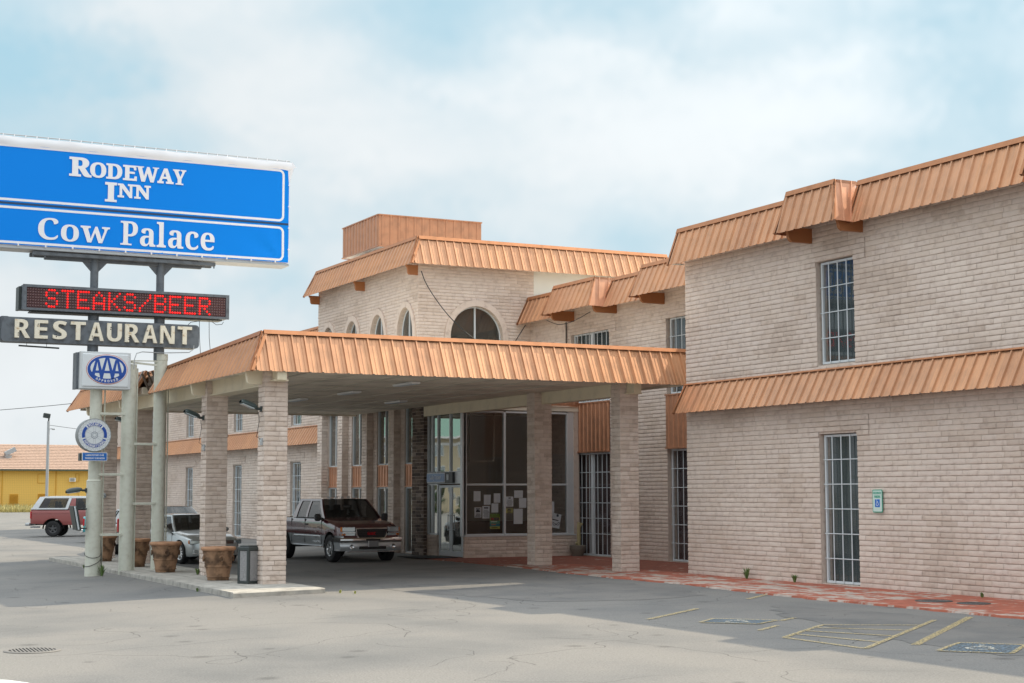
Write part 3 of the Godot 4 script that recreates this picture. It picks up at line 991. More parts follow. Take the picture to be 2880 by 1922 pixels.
# ---------------------------------------------------------------- barred windows
func bar_window(root: Node3D, org: Vector3, U: Vector3, N: Vector3, u0: float, u1: float, v0: float, v1: float, rec: float, cols: Array, rows: Array, curtain: String, mullion := -1.0) -> void:
	var Y := Vector3.UP
	var P := func(u: float, v: float, d: float): return org + U * u + Y * v + N * d
	var bs := Basis(U, Y, N)
	var fr := MB.new()
	var uc := (u0 + u1) * 0.5; var vc := (v0 + v1) * 0.5
	var W := u1 - u0; var H := v1 - v0
	for e in [u0 + 0.025, u1 - 0.025]: fr.cbox(P.call(e, vc, -rec), Vector3(0.05, H, 0.06), 0.006, bs)
	for e in [v0 + 0.025, v1 - 0.025]: fr.cbox(P.call(uc, e, -rec), Vector3(W - 0.1, 0.05, 0.06), 0.006, bs)
	if mullion > 0.0: fr.cbox(P.call(mullion, vc, -rec + 0.01), Vector3(0.13, H - 0.1, 0.09), 0.01, bs)
	var w := wput("window", fr, M["bar_white"], root)
	var g := MB.new()
	g.quad(P.call(u0, v0, -rec - 0.015), P.call(u1, v0, -rec - 0.015), P.call(u1, v1, -rec - 0.015), P.call(u0, v1, -rec - 0.015))
	put("pane", g, M["glass"], w)
	for c in cols:
		var b := MB.new(); b.cbox(P.call(c, vc, -rec + 0.05), Vector3(0.029, H - 0.02, 0.012), 0.003, bs); put("bar", b, M["bar_white"], w)
	for r in rows:
		var b := MB.new(); b.cbox(P.call(uc, r, -rec + 0.062), Vector3(W - 0.02, 0.020, 0.012), 0.003, bs); put("bar", b, M["bar_white"], w)
	# pleated curtain, drawn with a small gap, in a dark room
	var gap: float = 0.10 + 0.06 * rng.randf()
	var rws := []
	for k in 5:
		var row := PackedVector3Array()
		var nn := 36
		for i in nn + 1:
			var u := lerpf(u0 - 0.05, u1 - gap, float(i) / nn)
			row.append(P.call(u, lerpf(v0, v1 + 0.02, k / 4.0), -rec - 0.22 + 0.035 * sin(i * 1.9 + 0.3 * sin(i * 0.7)) + 0.008 * k * sin(i)))
		rws.append(row)
	var cb := MB.new(); cb.grid(rws)
	put("curtain", cb, M[curtain], w)
	var d := MB.new()
	var D := -rec - 0.9
	var q := [P.call(u0 - 0.2, v0 - 0.03, D), P.call(u1 + 0.2, v0 - 0.03, D), P.call(u1 + 0.2, v1 + 0.1, D), P.call(u0 - 0.2, v1 + 0.1, D)]
	var p := [P.call(u0 - 0.2, v0 - 0.03, -0.3), P.call(u1 + 0.2, v0 - 0.03, -0.3), P.call(u1 + 0.2, v1 + 0.1, -0.3), P.call(u0 - 0.2, v1 + 0.1, -0.3)]
	d.quad(q[0], q[1], q[2], q[3])
	for i in 4:
		var j := (i + 1) % 4
		d.quad(p[i], p[j], q[j], q[i])
	put("room", d, M["dark_inside"], w)

func shell(root: Node3D, lo: Vector3, hi: Vector3, skip: Array, mt: String, roof_y: float) -> void:   # the sides that nobody sees, and the flat roof
	var b := MB.new()
	if not skip.has("x-"): b.span(lo, Vector3(lo.x + 0.25, hi.y, hi.z))
	if not skip.has("x+"): b.span(Vector3(hi.x - 0.25, lo.y, lo.z), hi)
	if not skip.has("z-"): b.span(Vector3(lo.x + 0.26, lo.y, lo.z), Vector3(hi.x - 0.26, hi.y, lo.z + 0.25))
	if not skip.has("z+"): b.span(Vector3(lo.x + 0.26, lo.y, hi.z - 0.25), Vector3(hi.x - 0.26, hi.y, hi.z))
	if b.v.size(): wput("wall", b, M[mt], root)
	var r := MB.new()
	r.span(Vector3(lo.x + 0.02, roof_y, lo.z + 0.02), Vector3(hi.x - 0.02, roof_y + 0.2, hi.z - 0.02))
	wput("roof", r, M["ceiling_paint"], root)

func barred_bay(root: Node3D, org: Vector3, uc: float, top_only := false) -> void:   # a ground floor window and the one above it
	var U := Vector3.BACK; var N := Vector3.LEFT
	var cols := [uc - 0.30, uc, uc + 0.30]
	var names := ["curtain", "curtain_pale", "curtain"]
	bar_window(root, org, U, N, uc - 0.6, uc + 0.6, 0.05, 3.24, 0.12, cols, [0.58, 1.11, 1.64, 2.17, 2.70], names[rng.randi() % 3])
	bar_window(root, org, U, N, uc - 0.6, uc + 0.6, 4.78, 7.02, 0.12, cols, [5.34, 5.90, 6.46], names[rng.randi() % 3])

func make_wing() -> void:
	make_block_meshes()
	var t := thing("motel_wing", "near two storey painted block wing at right with copper awning and parking sign", "building", Vector3(21.9, 0, -20.0))
	var org := Vector3(21.9, 0, -33.46)
	var U := Vector3.BACK; var N := Vector3.LEFT
	var bays := [33.46 - 27.56, 33.46 - 27.56 + 7.87, 33.46 - 27.56 + 15.74]
	var holes := []; var lint := []
	for c in bays:
		for y in [[0.04, 3.26], [4.76, 7.04]]:
			holes.append([c - 0.66, c + 0.62, y[0], y[1]])
			lint.append([c - 1.05, c + 1.02, y[1], y[1] + 0.34])
			lint.append([c - 1.05, c - 0.66, y[1] - 0.11, y[1]])
			lint.append([c + 0.62, c + 1.02, y[1] - 0.11, y[1]])
	block_wall(t, "wall", org, U, N, 25.5, 0.0, 8.45, holes, {"lintels": lint, "to": 15.2})
	for c in bays: barred_bay(t, org, c)
	# end wall of the wing, seen from the yard
	block_wall(t, "wall", Vector3(30.0, 0, -33.46), Vector3.LEFT, Vector3.FORWARD, 8.09, 0.0, 8.45, [], {"from": 2.0})
	finish_blocks(t)
	shell(t, Vector3(21.9, 0, -33.46), Vector3(38, 8.4, -8.0), ["x-"], "stucco", 8.2)
	# awning between the storeys, main mansard and its boxed projections
	mansard(t, "awning", Vector3(21.9, 0, 0), U, N, [-33.46, -8.0, -33.46, -8.0], 0.40, 0.02, [3.93, 3.93], [4.65, 4.65], 0.05)
	var dorm := [[-28.5, -26.6], [-21.1, -19.2]]
	var at := -33.62
	for d in dorm + [[-8.0, -8.0]]:
		mansard(t, "mansard_roof", Vector3(21.9, 0, 0), U, N, [at, d[0], at, d[0]], 0.42, 0.07, [7.63, 7.63], [8.56, 8.56])
		at = d[1]
	for d in dorm:
		boxed_dormer(t, 21.9, 0.84, 0.52, d[0], d[1], 7.66, 8.60)
		for z in [d[0] + 0.13, d[1] - 0.03]:
			corbel(t, Vector3(21.9, 0, z), Vector3.LEFT, 0.74, 7.48, 7.80)
	var so := MB.new()   # underside of the roof end
	so.span(Vector3(21.5, 7.66, -33.60), Vector3(21.9, 7.68, -33.47))
	wput("soffit", so, M["stucco"], t)

func boxed_dormer(t: Node3D, wx: float, ob: float, ot: float, z0: float, z1: float, yb: float, yt: float) -> void:
	mansard(t, "mansard_roof", Vector3(wx, 0, 0), Vector3.BACK, Vector3.LEFT, [z0 - 0.1, z1 + 0.16, z0, z1 - 0.2], ob, ot, [yb, yb], [yt, yt])
	for e in [[z1, 1.0], [z0, -1.0]]:   # the two returns, folded from the same sheet
		var b := MB.new()
		var z: float = e[0]
		var zb: float = z1 + 0.16 if e[1] > 0 else z0 - 0.1
		var zt: float = z1 - 0.2 if e[1] > 0 else z0
		var q := [Vector3(wx - ob, yb, zb), Vector3(wx - 0.30, yb - 0.02, zb), Vector3(wx + 0.0, yt, zt), Vector3(wx - ot, yt, zt)]
		if e[1] > 0: b.quad(q[0], q[1], q[2], q[3])
		else: b.quad(q[3], q[2], q[1], q[0])
		# a rib, a lapped sheet and a flashing on the return
		for k in 2:
			var f := 0.42 + 0.33 * k
			var lo: Vector3 = q[0].lerp(q[1], f) ; var hi: Vector3 = q[3].lerp(q[2], f - 0.22 * (1 - k))
			var w := Vector3(0.022, 0, 0)
			var off := Vector3(0, 0, 0.03 * e[1])
			b.quad(lo - w, lo - w * 0.5 + off, hi - w * 0.5 + off, hi - w)
			b.quad(lo - w * 0.5 + off, lo + w * 0.5 + off, hi + w * 0.5 + off, hi - w * 0.5 + off)
			b.quad(lo + w * 0.5 + off, lo + w, hi + w, hi + w * 0.5 + off)
		b.box((q[3] + q[2]) * 0.5 + Vector3(0, -0.05, 0.012 * e[1]), Vector3(q[2].x - q[3].x, 0.10, 0.03))
		wput("dormer_return", b, M["copper"], t)
	var top := MB.new()
	top.span(Vector3(wx - ot, yt - 0.02, z0 + 0.01), Vector3(wx + 0.2, yt - 0.005, z1 - 0.21))
	wput("dormer_top", top, M["copper_trim"], t)

func make_middle_block() -> void:
	var t := thing("motel_middle_block", "recessed two storey block behind the canopy with copper panels and barred doors", "building", Vector3(25.15, 0, -40.0))
	var org := Vector3(25.15, 0, -47.95)
	var U := Vector3.BACK; var N := Vector3.LEFT
	var d0 := 47.95 - 45.12; var d1 := 47.95 - 42.72
	var w0 := 47.95 - 39.45; var w1 := 47.95 - 38.0
	var holes := [[d0, d1, 0.03, 3.25], [d0, d1, 4.83, 7.06], [w0, w1, 0.03, 3.25], [w0, w1, 4.83, 7.06]]
	var lint := []
	for h in [[d0, d1], [w0, w1]]:
		lint.append([h[0] - 0.4, h[1] + 0.42, 7.06, 7.40]); lint.append([h[0] - 0.4, h[0], 6.95, 7.06]); lint.append([h[1], h[1] + 0.42, 6.95, 7.06])
	block_wall(t, "wall", org, U, N, 14.4, 0.0, 8.4, holes, {"lintels": lint, "from": 0.0, "to": 11.5})
	finish_blocks(t)
	var dc := (d0 + d1) * 0.5
	var cols := []
	for k in [-0.92, -0.64, -0.36, -0.15, 0.15, 0.36, 0.64, 0.92]: cols.append(dc + k)
	bar_window(t, org, U, N, d0 + 0.04, d1 - 0.04, 0.04, 3.24, 0.10, cols, [0.72, 1.2, 1.68, 2.15, 2.63], "curtain_red", dc)
	bar_window(t, org, U, N, d0 + 0.04, d1 - 0.04, 4.84, 7.05, 0.12, cols, [], "curtain", dc)
	var wc := (w0 + w1) * 0.5
	bar_window(t, org, U, N, w0 + 0.08, w1 - 0.06, 0.04, 3.24, 0.12, [wc - 0.3, wc, wc + 0.3], [0.55, 1.08, 1.61, 2.14, 2.68], "curtain_red")
	bar_window(t, org, U, N, w0 + 0.08, w1 - 0.06, 4.84, 7.05, 0.12, [wc - 0.3, wc, wc + 0.3], [5.4, 5.95, 6.5], "curtain_pale")
	for h in [[d0 - 0.07, d1 + 0.05], [w0 - 0.02, w1 + 0.05]]:
		panel_flat(t, "copper_panel", org + U * h[0] + N * 0.03, U, N, h[1] - h[0], 3.25, 4.83, 0.25)
	shell(t, Vector3(25.15, 0, -47.9), Vector3(38, 8.4, -33.5), ["x-", "z+", "z-"], "stucco", 8.2)
	var dorm := [[-45.1, -42.25], [-39.7, -36.6]]
	var at := -47.9
	for d in dorm + [[-33.65, -33.65]]:
		mansard(t, "mansard_roof", Vector3(25.15, 0, 0), U, N, [at, d[0], at, d[0]], 0.55, 0.10, [7.63, 7.63], [8.56, 8.56])
		at = d[1]
	for d in dorm:
		boxed_dormer(t, 25.15, 1.05, 0.62, d[0], d[1], 7.66, 8.60)
		for z in [d[0] - 0.05 + 0.2, d[1] - 0.03]:
			corbel(t, Vector3(25.15, 0, z), Vector3.LEFT, 0.95, 7.48, 7.80)

func panel_flat(root: Node3D, called: String, org: Vector3, U: Vector3, N: Vector3, wdt: float, y0: float, y1: float, rib: float, mt := "copper") -> MeshInstance3D:   # upright ribbed sheet with raised edges
	var b := MB.new()
	var Y := Vector3.UP
	var P := func(u: float, v: float, d: float): return org + U * u + Y * v + N * d
	var n := maxi(2, int(round(wdt / rib)))
	var st := wdt / n
	for k in n:
		var a := st * k
		var q := [[0.0, 0.0], [st * 0.34, 0.0], [st * 0.42, 0.028], [st * 0.62, 0.028], [st * 0.70, 0.0], [st, 0.0]]
		for i in q.size() - 1:
			b.quad(P.call(a + q[i][0], y0, q[i][1]), P.call(a + q[i + 1][0], y0, q[i + 1][1]), P.call(a + q[i + 1][0], y1, q[i + 1][1]), P.call(a + q[i][0], y1, q[i][1]))
	var bs := Basis(U, Y, N)
	b.box(P.call(wdt * 0.5, y0 + 0.02, 0.018), Vector3(wdt, 0.04, 0.05), bs)
	b.box(P.call(wdt * 0.5, y1 - 0.02, 0.018), Vector3(wdt, 0.04, 0.05), bs)
	return wput(called, b, M[mt], root)

# glazed opening of aluminium with given uprights and crosspieces; panes are its parts
func glazing(root: Node3D, called: String, org: Vector3, U: Vector3, N: Vector3, us: Array, vs: Array, wide: float, deep: float, glass: String, frame := "aluminium") -> MeshInstance3D:
	var Y := Vector3.UP
	var bs := Basis(U, Y, N)
	var fr := MB.new()
	var h: float = vs[-1] - vs[0]
	for u in us: fr.cbox(org + U * u + Y * (vs[0] + h * 0.5), Vector3(wide, h, deep), 0.006, bs)
	for v in vs:
		for i in us.size() - 1:
			fr.cbox(org + U * ((us[i] + us[i + 1]) * 0.5) + Y * v, Vector3(us[i + 1] - us[i] - wide, wide * 0.8, deep * 0.9), 0.005, bs)
	var w := wput(called, fr, M[frame], root)
	for i in us.size() - 1:
		for j in vs.size() - 1:
			var g := MB.new()
			# old plate glass is never quite flat
			var rows := []
			for a in 5:
				var r := PackedVector3Array()
				for c in 4:
					r.append(org + U * lerpf(us[i], us[i + 1], c / 3.0) + Y * lerpf(vs[j], vs[j + 1], a / 4.0) + N * rng.randf_range(-0.0007, 0.0007))
				rows.append(r)
			g.grid(rows)
			put("pane", g, M[glass], w)
	return w

func arch_window(root: Node3D, org: Vector3, U: Vector3, N: Vector3, uc: float, r: float, ys: float, h: float, base: float, trim: float) -> void:
	var Y := Vector3.UP
	var P := func(u: float, v: float, d: float): return org + U * u + Y * v + N * d
	# raised block ring round the opening
	var ring := MB.new()
	var nn := 22
	var rows := []
	for k in nn + 1:
		var an := PI * k / nn
		var ci := cos(an); var si := sin(an)
		var i0 := [uc - r * ci, ys + h * si]; var o0 := [uc - (r + trim) * ci, ys + (h + trim) * si]
		rows.append(PackedVector3Array([P.call(i0[0], i0[1], -0.2), P.call(i0[0], i0[1], 0.05), P.call(o0[0], o0[1], 0.05), P.call(o0[0], o0[1], -0.03)]))
	for k in nn:
		for i in 3: ring.quad(rows[k][i], rows[k][i + 1], rows[k + 1][i + 1], rows[k + 1][i])
	for sd in [-1.0, 1.0]:
		ring.box(P.call(uc + sd * (r + trim * 0.5), (base + ys) * 0.5, 0.01), Vector3(trim, ys - base, 0.08), Basis(U, Y, N))
	wput("arch_ring", ring, M["block_paint_0"], root)
	var fr := MB.new()
	var path := []
	for k in nn + 1:
		var an := PI * k / nn
		path.append(P.call(uc - (r - 0.025) * cos(an), ys + (h - 0.025) * sin(an), -0.15))
	path.push_front(P.call(uc - r + 0.025, base, -0.15)); path.append(P.call(uc + r - 0.025, base, -0.15))
	fr.tube(path, 0.028, 6)
	fr.box(P.call(uc, (base + ys + h) * 0.5, -0.15), Vector3(0.05, ys + h - base, 0.05), Basis(U, Y, N))
	var w := wput("window", fr, M["bar_white"], root)
	for sd in [-1.0, 1.0]:
		var g := MB.new()
		var pl := PackedVector2Array([Vector2(uc, base), Vector2(uc + sd * r, base)])
		for k in 12:
			var an := PI * 0.5 * k / 11.0
			pl.append(Vector2(uc + sd * r * cos(an), ys + h * sin(an)))
		var ti := Geometry2D.triangulate_polygon(pl)
		for k in range(0, ti.size(), 3):
			g.tri(P.call(pl[ti[k]].x, pl[ti[k]].y, -0.165), P.call(pl[ti[k + 1]].x, pl[ti[k + 1]].y, -0.165), P.call(pl[ti[k + 2]].x, pl[ti[k + 2]].y, -0.165))
		put("pane", g, M["glass_dark"], w)
	var d := MB.new()
	d.quad(P.call(uc - r - 0.1, base, -0.7), P.call(uc + r + 0.1, base, -0.7), P.call(uc + r + 0.1, ys + h + 0.1, -0.7), P.call(uc - r - 0.1, ys + h + 0.1, -0.7))
	put("room", d, M["inside_wall"], w)

func make_tower() -> void:
	var t := thing("lobby_tower", "taller lobby block with arched upper windows, copper mansard and glazed entrance below", "building", Vector3(21.0, 0, -47.95))
	var UW := Vector3.BACK; var NW := Vector3.LEFT
	var orgW := Vector3(21.0, 0, -57.4)
	var cz := [57.4 - 56.22, 57.4 - 53.83, 57.4 - 51.42, 57.4 - 48.98]
	var arches := []; var holes := []
	for c in cz:
		arches.append([c, 0.66, 7.15, 1.0, 5.9, 0.20])
	block_wall(t, "wall", orgW, UW, NW, 9.45, 4.95, 9.9, [], {"arches": arches})
	for c in cz: arch_window(t, orgW, UW, NW, c, 0.66, 7.15, 1.0, 5.9, 0.20)
	# ground floor: strip windows between block fins
	var org1 := Vector3(21.24, 0, -57.4)
	for c in cz: holes.append([c - 0.62, c + 0.62, 0.03, 4.93])
	block_wall(t, "wall", org1, UW, NW, 9.2, 0.0, 4.95, holes, {"deep": 0.2})
	for c in cz:
		glazing(t, "window", org1 + NW * -0.09, UW, NW, [c - 0.59, c + 0.05, c + 0.59], [0.05, 2.17], 0.055, 0.09, "glass_mirror")
		glazing(t, "window", org1 + NW * -0.09, UW, NW, [c - 0.59, c + 0.05, c + 0.59], [2.98, 4.9], 0.055, 0.09, "glass_mirror")
		panel_flat(t, "copper_panel", org1 + UW * (c - 0.6) + NW * -0.04, UW, NW, 1.2, 2.2, 2.95, 0.26)
	var fins := [0.02, (cz[0] + cz[1]) * 0.5 - 0.24, (cz[1] + cz[2]) * 0.5 - 0.24, (cz[2] + cz[3]) * 0.5 - 0.24]
	for f in fins: pier(t, "fin", Vector3(21.0, 0, -57.4 + f), 0.24, 0.48, 4.95, func(_u, _v): return rng.randi_range(0, 6))
	# corner pier, wet and stained
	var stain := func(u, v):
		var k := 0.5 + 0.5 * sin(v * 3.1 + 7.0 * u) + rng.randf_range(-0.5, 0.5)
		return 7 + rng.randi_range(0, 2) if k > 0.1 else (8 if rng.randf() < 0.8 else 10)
	pier(t, "corner_pier", Vector3(20.95, 0, -48.30), 0.45, 0.95, 4.95, stain)
	# front face with the large arch, then rendered wall over the recessed block
	var orgF := Vector3(21.0, 0, -47.95)
	block_wall(t, "wall", orgF, Vector3.RIGHT, Vector3.BACK, 4.28, 4.95, 9.9, [], {"arches": [[2.12, 0.97, 7.15, 1.04, 5.9, 0.20]]})
	arch_window(t, orgF, Vector3.RIGHT, Vector3.BACK, 2.12, 0.97, 7.15, 1.04, 5.9, 0.20)
	finish_blocks(t)
	var sw := MB.new(); sw.span(Vector3(25.28, 4.9, -48.2), Vector3(30.6, 10.2, -47.955)); wput("wall", sw, M["stucco"], t)
	var low := MB.new(); low.span(Vector3(21.5, 0, -48.2), Vector3(25.1, 4.95, -47.97)); wput("wall", low, M["inside_wall"], t)
	shell(t, Vector3(21.0, 0, -57.4), Vector3(30.6, 9.85, -48.2), ["x-", "z+"], "stucco", 9.75)
	mansard(t, "mansard_roof", Vector3(21.0, 0, 0), UW, NW, [-57.85, -47.5, -57.55, -47.93], 0.45, 0.02, [9.43, 9.43], [10.4, 10.4])
	mansard(t, "mansard_roof", Vector3(0, 0, -47.95), Vector3.RIGHT, Vector3.BACK, [20.55, 30.75, 20.98, 30.6], 0.45, 0.02, [9.43, 9.43], [10.4, 10.4])
	var tp := MB.new(); tp.span(Vector3(21.0, 10.30, -57.5), Vector3(30.6, 10.34, -47.97)); wput("roof", tp, M["ceiling_paint"], t)
	for z in [-57.3, -52.7, -48.02]: corbel(t, Vector3(21.0, 0, z), Vector3.LEFT, 0.42, 9.12, 9.44)
	# housing on the roof
	var bx := MB.new()
	bx.span(Vector3(21.26, 10.66, -55.46), Vector3(25.24, 10.72, -52.02))
	bx.span(Vector3(21.26, 11.74, -55.46), Vector3(25.24, 11.78, -52.02))
	for x in [21.9, 24.6]:
		for z in [-54.9, -52.6]: bx.span(Vector3(x, 10.34, z), Vector3(x + 0.12, 10.66, z + 0.12))
	var hs := wput("roof_housing", bx, M["white_vinyl"], t)
	for s in [[Vector3(21.24, 0, -52.0), Vector3.RIGHT, Vector3.BACK, 4.02], [Vector3(21.24, 0, -55.5), Vector3.BACK, Vector3.LEFT, 3.5], [Vector3(25.26, 0, -52.0), Vector3.FORWARD, Vector3.RIGHT, 3.5], [Vector3(25.26, 0, -55.5), Vector3.LEFT, Vector3.FORWARD, 4.02]]:
		var o := panel_flat(t, "housing_panel", s[0], s[1], s[2], s[3], 10.64, 11.8, 0.3)
		o.get_parent().remove_child(o); hs.add_child(o, true); o.transform = Transform3D()
	make_lobby(t)

func pier(root: Node3D, called: String, at: Vector3, dx: float, dz: float, top: float, tone: Callable) -> void:   # block pier with faces to -x, +z and -z; at = corner at small x, small z
	var w := block_wall(root, called, at, Vector3.BACK, Vector3.LEFT, dz, at.y, top, [], {"tone": tone, "deep": dx * 0.5})
	var keep := cands.size()
	block_wall(root, called, at + Vector3(0, 0, dz), Vector3.RIGHT, Vector3.BACK, dx, at.y, top, [], {"tone": tone, "deep": dz * 0.4})
	block_wall(root, called, at + Vector3(dx, 0, 0), Vector3.LEFT, Vector3.FORWARD, dx, at.y, top, [], {"tone": tone, "deep": dz * 0.4})

func make_lobby(t: Node3D) -> void:
	var UW := Vector3.BACK; var NW := Vector3.LEFT
	# side with the doors, looking west
	var org := Vector3(21.12, 0, -47.35)
	glazing(t, "window", org, UW, NW, [0.03, 0.36, 0.80], [0.70, 2.26], 0.06, 0.1, "glass_mirror")
	glazing(t, "window", org, UW, NW, [0.03, 0.36, 0.80, 1.72, 2.62], [2.64, 4.5], 0.06, 0.1, "glass_mirror")
	var tr := MB.new(); tr.span(Vector3(21.06, 2.28, -47.32), Vector3(21.2, 2.62, -44.7)); wput("transom", tr, M["aluminium"], t)
	for k in 2:
		var u0 := 0.86 + 0.88 * k
		var d := MB.new()
		var bs := Basis(UW, Vector3.UP, NW)
		for e in [u0 + 0.05, u0 + 0.83]: d.cbox(org + UW * e + Vector3(0, 1.14, 0), Vector3(0.09, 2.2, 0.05), 0.006, bs)
		d.cbox(org + UW * (u0 + 0.44) + Vector3(0, 0.12, 0), Vector3(0.70, 0.16, 0.05), 0.006, bs)
		d.cbox(org + UW * (u0 + 0.44) + Vector3(0, 2.2, 0), Vector3(0.70, 0.08, 0.05), 0.006, bs)
		var w := wput("door", d, M["bar_white"], t)
		var g := MB.new()
		var rows := []
		for a in 7:
			var r := PackedVector3Array()
			for c in 4: r.append(org + UW * lerpf(u0 + 0.09, u0 + 0.79, c / 3.0) + Vector3(0, lerpf(0.2, 2.16, a / 6.0), 0) + NW * rng.randf_range(-0.0012, 0.0012))
			rows.append(r)
		g.grid(rows); put("pane", g, M["glass_mirror"], w)
		var hd := MB.new()
		var hu := u0 + (0.79 if k == 0 else 0.09)
		hd.box(org + UW * hu + Vector3(0, 1.08, 0) + NW * 0.07, Vector3(0.03, 0.5, 0.02), bs)
		for y in [0.86, 1.3]: hd.box(org + UW * hu + Vector3(0, y, 0) + NW * 0.045, Vector3(0.025, 0.025, 0.05), bs)
		put("handle", hd, M["steel"], w)
	# low block walls, corner posts
	block_wall(t, "low_wall", Vector3(21.06, 0, -47.35), UW, NW, 0.80, 0.0, 0.68, [], {"deep": 0.1})
	block_wall(t, "low_wall", Vector3(21.1, 0, -44.62), Vector3.RIGHT, Vector3.BACK, 4.05, 0.0, 0.68, [], {"deep": 0.12, "tone": func(_u, v): return 5 if v > 0.55 else rng.randi_range(0, 6)})
	finish_blocks(t, 0)
	var sill := MB.new(); sill.span(Vector3(21.1, 0.66, -44.86), Vector3(25.0, 0.70, -44.60)); wput("sill", sill, M["aluminium"], t)
	var orgF := Vector3(21.1, 0, -44.70)
	glazing(t, "window", orgF, Vector3.RIGHT, Vector3.BACK, [0.03, 1.4, 2.5, 3.64], [0.71, 2.25, 4.5], 0.075, 0.12, "glass_tint")
	var po := MB.new(); po.cbox(Vector3(21.12, 2.6, -44.72), Vector3(0.16, 3.85, 0.16), 0.01); wput("post", po, M["aluminium"], t)
	po = MB.new(); po.span(Vector3(24.74, 0.7, -44.78), Vector3(24.95, 4.55, -44.66)); wput("post", po, M["aluminium"], t)
	var jb := MB.new(); jb.span(Vector3(24.95, 0, -44.95), Vector3(25.14, 4.6, -44.64)); wput("jamb", jb, M["block_paint_5"], t)
	# inside: floor, back wall, a counter and a dark panel behind the glass
	var fl := MB.new(); fl.span(Vector3(21.2, 0.0, -47.9), Vector3(25.1, 0.03, -44.75)); wput("floor", fl, M["inside_wall"], t)
	var ins := MB.new(); ins.span(Vector3(21.5, 0.03, -46.6), Vector3(24.4, 1.1, -46.0)); wput("counter", ins, mat("counter_wood", 0.09, 0.05, 0.03, 0.5), t)
	var pn := MB.new()
	for q in [[21.45, 2.95, 22.31, 3.0], [21.45, 4.44, 22.31, 4.49], [21.45, 3.0, 21.5, 4.44], [22.26, 3.0, 22.31, 4.44]]: pn.span(Vector3(q[0], q[1], -45.0), Vector3(q[2], q[3], -44.96))
	wput("inner_frame", pn, M["inside_wall"], t)
	var rf := MB.new(); rf.span(Vector3(21.05, 4.56, -47.94), Vector3(25.14, 4.72, -44.62)); wput("roof", rf, M["ceiling_paint"], t)
	panel_flat(t, "copper_panel", Vector3(22.45, 0, -44.58), Vector3.RIGHT, Vector3.BACK, 2.66, 4.73, 5.02, 0.3)

func make_far_wing() -> void:
	var t := thing("far_motel_wing", "far two storey motel wing seen under the canopy behind the parked cars", "building", Vector3(22.0, 0, -75.0))
	var org := Vector3(22.0, 0, -96.0)
	var U := Vector3.BACK; var N := Vector3.LEFT
	var holes := []; var lint := []; var bays := []
	for c in [-62.62, -70.48, -78.36, -86.2]: bays.append(96.0 + c)
	for c in bays:
		for y in [[0.04, 3.26], [4.76, 7.04]]:
			holes.append([c - 0.66, c + 0.62, y[0], y[1]])
			lint.append([c - 1.05, c + 1.02, y[1], y[1] + 0.34]); lint.append([c - 1.05, c - 0.66, y[1] - 0.11, y[1]]); lint.append([c + 0.62, c + 1.02, y[1] - 0.11, y[1]])
	block_wall(t, "wall", org, U, N, 38.5, 0.0, 8.4, holes, {"lintels": lint, "from": 6.0, "to": 38.5})
	for c in bays: barred_bay(t, org, c)
	finish_blocks(t, 0)
	shell(t, Vector3(22.0, 0, -96.0), Vector3(36, 8.4, -57.45), ["x-", "z+"], "stucco", 8.2)
	mansard(t, "awning", Vector3(22.0, 0, 0), U, N, [-96.0, -57.5, -96.0, -57.5], 0.45, 0.02, [3.92, 3.92], [4.65, 4.65], 0.05)
	mansard(t, "mansard_roof", Vector3(22.0, 0, 0), U, N, [-96.2, -57.5, -96.2, -57.5], 0.45, 0.07, [7.63, 7.63], [8.56, 8.56])

